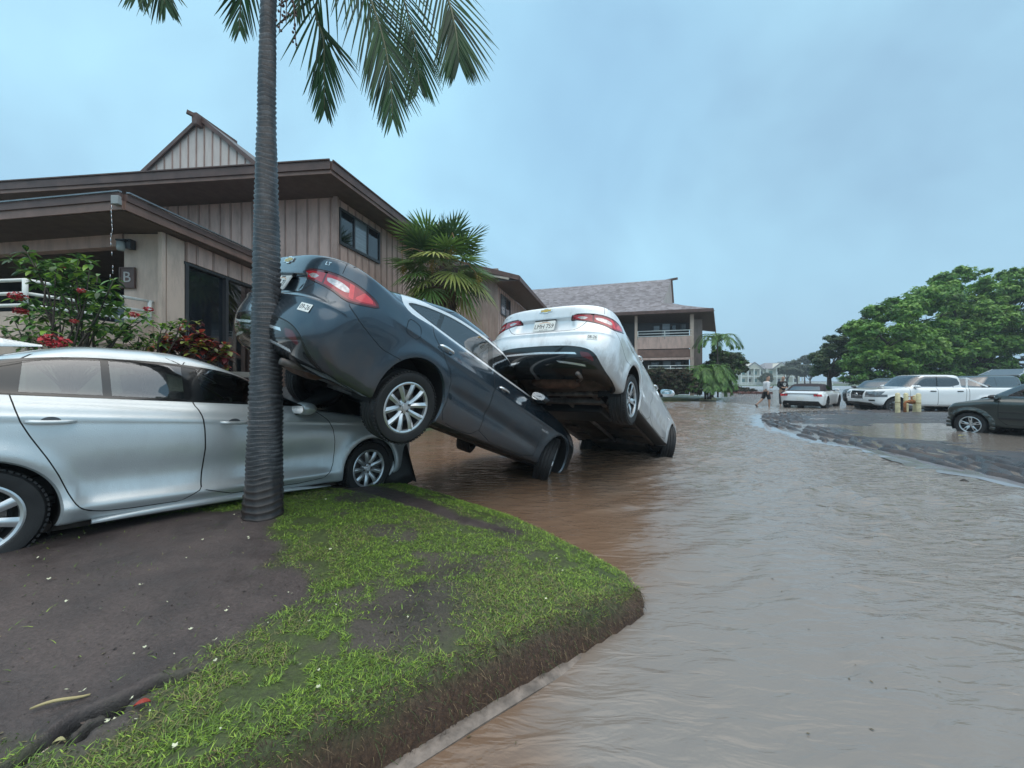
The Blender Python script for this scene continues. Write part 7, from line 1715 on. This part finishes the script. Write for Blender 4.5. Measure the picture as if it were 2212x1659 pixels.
def people():
    sk = mat('skin', (.40,.24,.17), .5, var=.08, scale=12); sh = mat('shirt_white', (.66,.67,.70), .8, var=.08, bump=.3, bscale=14); sb = mat('cloth_black', (.014,.015,.018), .85, var=.2, bump=.3, bscale=14); hg = mat('hair_grey', (.10,.085,.075), .8, var=.4, scale=60, bump=.5, bscale=90); hd = mat('hair_short', (.16,.12,.10), .8, var=.3, scale=60)
    sc = 1.0
    # man walking to the right, head down, phone in hand
    loc = P(1655, 822, 20.7); r = empty('person', (loc.x, 20.7, -.08), 'man in a white long-sleeved shirt and black shorts wading, head down', 'person'); r.rotation_euler = (0,0,-.15)
    hip, ch, nk, hd_ = (.0,0,.96), (.02,0,1.28), (.05,0,1.47), (.10,0,1.60)
    body = [[(*hip,.135), (.01,0,1.12,.125), (*ch,.145), (.04,0,1.40,.11), (*nk,.058), (.07,0,1.53,.068), (*hd_,.088), (.105,0,1.68,.085), (.10,0,1.745,.045)],
            [(*hip,.135), (.0,-.09,.90,.095), (.10,-.10,.52,.062), (.11,-.10,.30,.052), (.10,-.10,.10,.037), (.11,-.10,.045,.036), (.22,-.10,.025,.030)],
            [(*hip,.135), (-.01,.09,.90,.095), (-.10,.10,.54,.062), (-.26,.10,.36,.052), (-.42,.10,.22,.037), (-.44,.10,.17,.036), (-.36,.10,.08,.030)],
            [(.04,0,1.40,.11), (.03,-.19,1.40,.062), (-.04,-.23,1.13,.046), (-.02,-.24,.90,.032)], [(.04,0,1.40,.11), (.03,.19,1.40,.062), (.06,.22,1.13,.046), (.27,.16,1.12,.032)]]
    body += hand((-.02,-.24,.90), (.05,0,-1), -1, .3)+hand((.27,.16,1.12), (1,-.1,.15), 1, .6)
    skin('body', body, sk, r)
    skin('shirt', [[(.0,0,.93,(.17,.145)), (.01,0,1.12,(.155,.14)), (*ch,.165), (.04,0,1.41,.125), (.048,0,1.45,.075)], [(.04,0,1.41,.125), (.03,-.20,1.40,.080), (-.04,-.235,1.13,.060), (-.022,-.24,.94,.046)], [(.04,0,1.41,.125), (.03,.20,1.40,.080), (.06,.225,1.13,.060), (.23,.17,1.12,.046)]], sh, r)
    skin('shorts', [[(.0,0,.98,.155), (.0,0,.90,.150)], [(.0,0,.90,.150), (.02,-.10,.80,.118), (.09,-.105,.58,.095), (.10,-.105,.47,.092)], [(.0,0,.90,.150), (-.03,.10,.80,.118), (-.09,.105,.60,.095), (-.14,.105,.50,.090)]], sb, r)
    skin('hair', [[(.085,0,1.655,.092), (.08,0,1.715,.078), (.06,0,1.64,.080)]], hg, r); face(r, (.10,0,1.605), (.95,0,-.35), sk)
    for c, a in (((.17,-.10,.012),.0), ((-.42,.10,.09),.95)):
        mb = MB(); mb.box((.0,0,0), (.27,.10,.025)); mb.bar((.03,-.045,.02),(.08,0,.06),.018,.01); mb.bar((.03,.045,.02),(.08,0,.06),.018,.01); mb.xf(Matrix.Translation(c) @ Matrix.Rotation(a, 4, 'Y')); mb.build('flip_flop', sb, r, bevel=.01)
    ph = empty('phone', (0,0,0), 'small dark phone held by the man in the white shirt', 'phone'); ph.location = r.matrix_basis @ Vector((.40,.15,1.16)); mb = MB(); mb.box((0,0,0), (.012,.075,.15), R=Matrix.Rotation(.5,3,'Y')); mb.build('phone_body', M['blackgloss'], ph, bevel=.005)
    # man behind the convertible, hands together
    Y2 = 22.3; loc = P(1690, 822, Y2); r = empty('person', (loc.x, Y2, -.10), 'man in a black top with white chest print behind the white convertible', 'person'); r.rotation_euler = (0,0,0)
    s_ = 1.02
    body = [[(0,0,.96,.135), (0,0,1.12,.13), (0,-.01,1.28,.15), (0,-.01,1.42,.11), (0,-.03,1.49,.06), (0,-.05,1.55,.068), (0,-.075,1.63,.088), (0,-.07,1.70,.086), (0,-.06,1.765,.045)],
            [(0,0,.96,.135), (.10,0,.90,.09), (.11,-.02,.50,.062), (.11,0,.12,.04), (.12,-.12,.03,.035)], [(0,0,.96,.135), (-.10,0,.90,.09), (-.11,-.02,.50,.062), (-.11,0,.12,.04), (-.12,-.12,.03,.035)],
            [(0,-.01,1.42,.11), (.20,0,1.42,.064), (.27,-.03,1.17,.048), (.09,-.22,1.10,.032)], [(0,-.01,1.42,.11), (-.20,0,1.42,.064), (-.27,-.03,1.17,.048), (-.09,-.22,1.10,.032)]]
    body += hand((.09,-.22,1.10), (-1,-.3,.05), 1, .5)+hand((-.09,-.22,1.10), (1,-.3,.05), -1, .5)
    skin('body', body, sk, r)
    skin('shirt', [[(0,0,.90,.165), (0,0,1.12,.155), (0,-.01,1.28,.172), (0,-.01,1.43,.128), (0,-.02,1.48,.080)], [(0,-.01,1.43,.128), (.205,0,1.42,.084), (.275,-.03,1.17,.066), (.14,-.17,1.115,.050)], [(0,-.01,1.43,.128), (-.205,0,1.42,.084), (-.275,-.03,1.17,.066), (-.14,-.17,1.115,.050)]], sb, r)
    skin('trousers', [[(0,0,.98,.150), (0,0,.92,.145)], [(0,0,.92,.145), (.10,0,.85,.105), (.11,-.02,.5,.08), (.11,0,.14,.065)], [(0,0,.92,.145), (-.10,0,.85,.105), (-.11,-.02,.5,.08), (-.11,0,.14,.065)]], mat('trousers_grey', (.05,.05,.055), .85), r)
    skin('hair', [[(0,-.055,1.70,.090), (0,-.05,1.73,.076)]], hd, r, sub=1); face(r, (0,-.075,1.64), (0,-1,-.35), sk)
    mb = MB(); wt = M['white']
    for pl in ([(-.09,1.34),(0,1.30),(.09,1.34),(.10,1.36),(0,1.335),(-.10,1.36)], [(-.11,1.28),(-.05,1.30),(0,1.25),(.05,1.30),(.11,1.28),(.06,1.26),(.02,1.20),(-.02,1.20),(-.06,1.26)], [(-.05,1.375),(.05,1.375),(.04,1.39),(-.04,1.39)]): mb.prism(pl, -.188, -.180)
    mb.build('chest_print', wt, r)
def street_items():
    ym = mat('post_yellow', (.60,.53,.32), .6, var=.25, scale=8, bump=.2); Yb = 16.0
    for i, (px, top, bot, lb) in enumerate(((1939,850,888,'leftmost yellow concrete post in front of the white pickup'), (1957,850,882,'second yellow post from the left, set slightly further back'), (1977,855,886,'short yellow post next to the rusty valve'), (1984,851,890,'rightmost tall yellow post in front of the white pickup'))):
        Y = Yb+(.8 if i == 1 else .3 if i == 2 else 0); a = P(px, top, Y); b = P(px, bot+2, Y); r = empty('post', (a.x, Y, b.z), lb, 'post', 'yellow posts around the valve'); h = a.z-b.z
        mb = MB(); mb.lathe([(.001,h+.03),(.05,h+.02),(.080,h-.02),(.082,.05),(.086,-.2)], 20, axis='z'); o = mb.build('post_body', ym, r, smooth=True)
        mb = MB(); mb.lathe([(.0835,h*.55),(.0835,h*.50)], 20, axis='z'); mb.build('band', mat('post_scuff', (.35,.27,.13), .8, var=.3), o)
    rm = mat('valve_rust', (.32,.13,.05), .75, .2, var=.5, scale=12, bump=.4); c = P(1969, 868, 16.2); r = empty('valve', (c.x, 16.2, .15), 'rusty orange water valve between the yellow posts', 'valve')
    mb = MB(); z = c.z-.15; mb.tube([(-.28,0,-.2),(-.28,0,z-.05),(-.22,0,z),(.22,0,z),(.28,0,z-.05),(.28,0,-.2)], .05, 12); mb.lathe([(.001,-.09),(.09,-.08),(.10,0),(.09,.08),(.001,.09)], 16, axis='x', c=(0,0,z)); mb.tube([(0,0,z),(0,0,z+.22)], .03, 10); mb.build('pipe', rm, r, smooth=True)
    mb = MB(); mb.tube([(.09*math.cos(a),.09*math.sin(a),z+.22) for a in np.linspace(0,2*PI,17)], .012, 6, cap=False); mb.bar((-.09,0,z+.22),(.09,0,z+.22),.015); mb.bar((0,-.09,z+.22),(0,.09,z+.22),.015); mb.build('valve_wheel', rm, r)
    # yellow wheel stop at the far planting
    a, b = P(1513,862,27.0), P(1548,862,27.6); mb = MB(); mb.hexa([(a.x,a.y,.0),(b.x,b.y,.0),(b.x,b.y+.2,.0),(a.x,a.y+.2,.0)], [(a.x+.03,a.y+.03,.20),(b.x-.03,b.y+.03,.20),(b.x-.03,b.y+.17,.20),(a.x+.03,a.y+.17,.20)]); o = mb.build('kerb_block', ym, bevel=.02); tag(o, 'yellow painted kerb block by the feathery palms at the far building', 'kerb')
    # bits breaking the surface of the flood
    db = mat('debris_dark', (.02,.018,.017), .7, var=.3)
    for px, py, s, lb in ((1598,852,.16,'dark lump of debris poking out of the water left of the walking man'), (1605,852,.10,'smaller dark lump beside the larger one left of the walking man'), (2083,1041,.05,'small dark stone on the wet gutter near the right edge')):
        x, y = G(px, py); mb = MB(); n = 8; mb.lathe([(s*.9,-.05),(s*.8,.02),(s*.5,s*.55),(.01,s*.75)], 9, axis='z'); mb.v = [(v[0]*(1+.3*random.random())+x, v[1]+y, v[2]) for v in mb.v]; tag(mb.build('debris', db, smooth=True), lb, 'debris')
    x, y = G(1831,1095); 
    mb = MB(); p0 = Vector((*G(2078,1041),.03)); 
    x, y = G(2080,910,.05); 
    x, y = G(2078, 938, .06); lv = MB(); lv.add([(x-.10,y,.03),(x,y-.05,.05),(x+.12,y,.04),(x,y+.05,.035)], [(0,1,2,3)]); o = lv.build('fallen_leaf', mat('leaf_yellow', (.50,.48,.08), .5)); md = o.modifiers.new('s','SOLIDIFY'); md.thickness = .004; tag(o, 'yellow leaf floating beside the dark green pickup', 'leaf')
# ================================================================= place everything
def place(r, loc, yaw, pitch, roll):
    r.location = loc; r.rotation_euler = Euler([math.radians(a) for a in (roll, pitch, yaw)], 'XYZ')
GRP = 'tail-up sedans stacked by the flood'
r = malibu('tipped_sedan', 'dark blue-grey sedan tipped nose down in the flood, its tail resting on the silver car', M['p_dark'], 'ten', None, None, '       71', '09-26', GRP, steer=.45); place(r, (-1.725,3.962,1.09), 55.26, 20.98, 10.05)
r = malibu('tipped_sedan', 'pale silver sedan tipped nose down in the flood, tail raised, plate LMH 759', M['p_silver'], 'five', None, None, 'LMH 759', '08-26', GRP, steer=.45); place(r, (.785,5.517,.93), 57.25, 21.23, -.3)
r = corolla(); place(r, (-3.858,2.651,.285), 56.82, 4.24, -.12)
far_cars(); build_ground(); build_bank(); build_water(); build_grass(); litter(); floating_bits()
building_one(); building_wing(); building_two(); townhouses(); plants(); people(); street_items()
# sky: overcast, cooler and darker to the right
w = bpy.data.worlds.new('World'); SC.world = w; w.use_nodes = True; nt = w.node_tree; bg = nt.nodes['Background']
SUN_EL, SUN_AZ = math.radians(58), math.radians(158)
sky = nt.nodes.new('ShaderNodeTexSky'); sky.sky_type = 'NISHITA'; sky.sun_disc = False; sky.sun_elevation = SUN_EL; sky.sun_rotation = SUN_AZ; sky.air_density = 1.5; sky.dust_density = 3.0
tc = nt.nodes.new('ShaderNodeTexCoord'); sp = nt.nodes.new('ShaderNodeSeparateXYZ'); L(nt, tc.outputs['Generated'], sp.inputs[0])
n = N(nt, 'ShaderNodeTexNoise', Scale=2.3, Detail=4.0, Roughness=.5, Distortion=.3); L(nt, tc.outputs['Generated'], n.inputs['Vector'])
cl = ramp(nt, n.outputs['Fac'], [(.35, (.31,.51,.67)), (.50, (.36,.60,.76)), (.68, (.41,.69,.85))])
lr = N(nt, 'ShaderNodeMath', operation='MULTIPLY_ADD'); L(nt, sp.outputs[0], lr.inputs[0]); lr.inputs[1].default_value = .62; lr.inputs[2].default_value = .5
side = ramp(nt, lr.outputs[0], [(.1, (1.02,1.05,1.05)), (.45, (.93,.97,1.0)), (.85, (.87,.88,.90))])
m1 = N(nt, 'ShaderNodeMixRGB'); m1.blend_type = 'MULTIPLY'; m1.inputs[0].default_value = 1; L(nt, cl.outputs[0], m1.inputs[1]); L(nt, side.outputs[0], m1.inputs[2])
hz = ramp(nt, sp.outputs[2], [(0, 1.0), (.22, .0)]); m2 = N(nt, 'ShaderNodeMixRGB'); m2.inputs[2].default_value = (.30,.49,.64,1); L(nt, hz.outputs[0], m2.inputs[0]); L(nt, m1.outputs[0], m2.inputs[1])
zr = ramp(nt, sp.outputs[2], [(.70, .0), (.92, 1.0)]); m3 = N(nt, 'ShaderNodeMixRGB'); m3.inputs[2].default_value = (1.75,1.72,1.66,1); L(nt, zr.outputs[0], m3.inputs[0])
# dark smudge of a drop on the lens, painted into the sky
dp = N(nt, 'ShaderNodeVectorMath', operation='DOT_PRODUCT'); dp.inputs[1].default_value = Vector((.215,1,.72)).normalized(); L(nt, tc.outputs['Generated'], dp.inputs[0])
dr_ = ramp(nt, dp.outputs['Value'], [(.955, 0.0), (1.0, .34)]); mk = N(nt, 'ShaderNodeMixRGB'); mk.inputs[2].default_value = (.20,.36,.56,1); L(nt, dr_.outputs[0], mk.inputs[0]); L(nt, m2.outputs[0], mk.inputs[1]); L(nt, mk.outputs[0], m3.inputs[1])
sk = N(nt, 'ShaderNodeMixRGB'); sk.blend_type = 'MULTIPLY'; sk.inputs[0].default_value = 1; sk.inputs[2].default_value = (.055,.055,.055,1); L(nt, sky.outputs[0], sk.inputs[1])
m4 = N(nt, 'ShaderNodeMixRGB'); m4.inputs[0].default_value = .12; L(nt, m3.outputs[0], m4.inputs[1]); L(nt, sk.outputs[0], m4.inputs[2])
L(nt, m4.outputs[0], bg.inputs[0]); bg.inputs[1].default_value = 1.12
sd = bpy.data.lights.new('sun', 'SUN'); sd.energy = .9; sd.angle = math.radians(80); sd.color = (1,.95,.88); so = bpy.data.objects.new('sun', sd); COL.objects.link(so)
dv = Vector((math.sin(SUN_AZ)*math.cos(SUN_EL), math.cos(SUN_AZ)*math.cos(SUN_EL), math.sin(SUN_EL)))
so.rotation_euler = dv.to_track_quat('Z', 'Y').to_euler()
# rain haze
HAZE = .0011
if HAZE:
    hb = MB(); hb.hexa([(-420,-12,-1.2),(420,-12,-1.2),(420,600,-1.2),(-420,600,-1.2)], [(-420,-12,22),(420,-12,22),(420,600,22),(-420,600,22)])
    hm = bpy.data.materials.new('haze'); hm.use_nodes = True; ht = hm.node_tree; ht.nodes.remove(ht.nodes['Principled BSDF']); pv = ht.nodes.new('ShaderNodeVolumePrincipled'); pv.inputs['Color'].default_value = (.80,.90,1,1); pv.inputs['Density'].default_value = HAZE; L(ht, pv.outputs[0], ht.nodes['Material Output'].inputs['Volume'])
    o = hb.build('haze', hm); tag(o, kind='stuff', label='pale rain haze in the air', cat='haze')
cam = bpy.data.cameras.new('camera'); co = bpy.data.objects.new('camera', cam); COL.objects.link(co); SC.camera = co
cam.sensor_width = 36; cam.lens = F/2212*36; cam.shift_y = -7.5/2212; cam.clip_end = 3000; cam.clip_start = .05; co.location = (0,0,H_CAM); co.rotation_euler = (PI/2,0,0)
SC.view_settings.view_transform = 'Standard'; SC.view_settings.look = 'None'; SC.view_settings.exposure = .33; SC.view_settings.gamma = 1
SC.cycles.max_bounces = 8; SC.cycles.transparent_max_bounces = 16
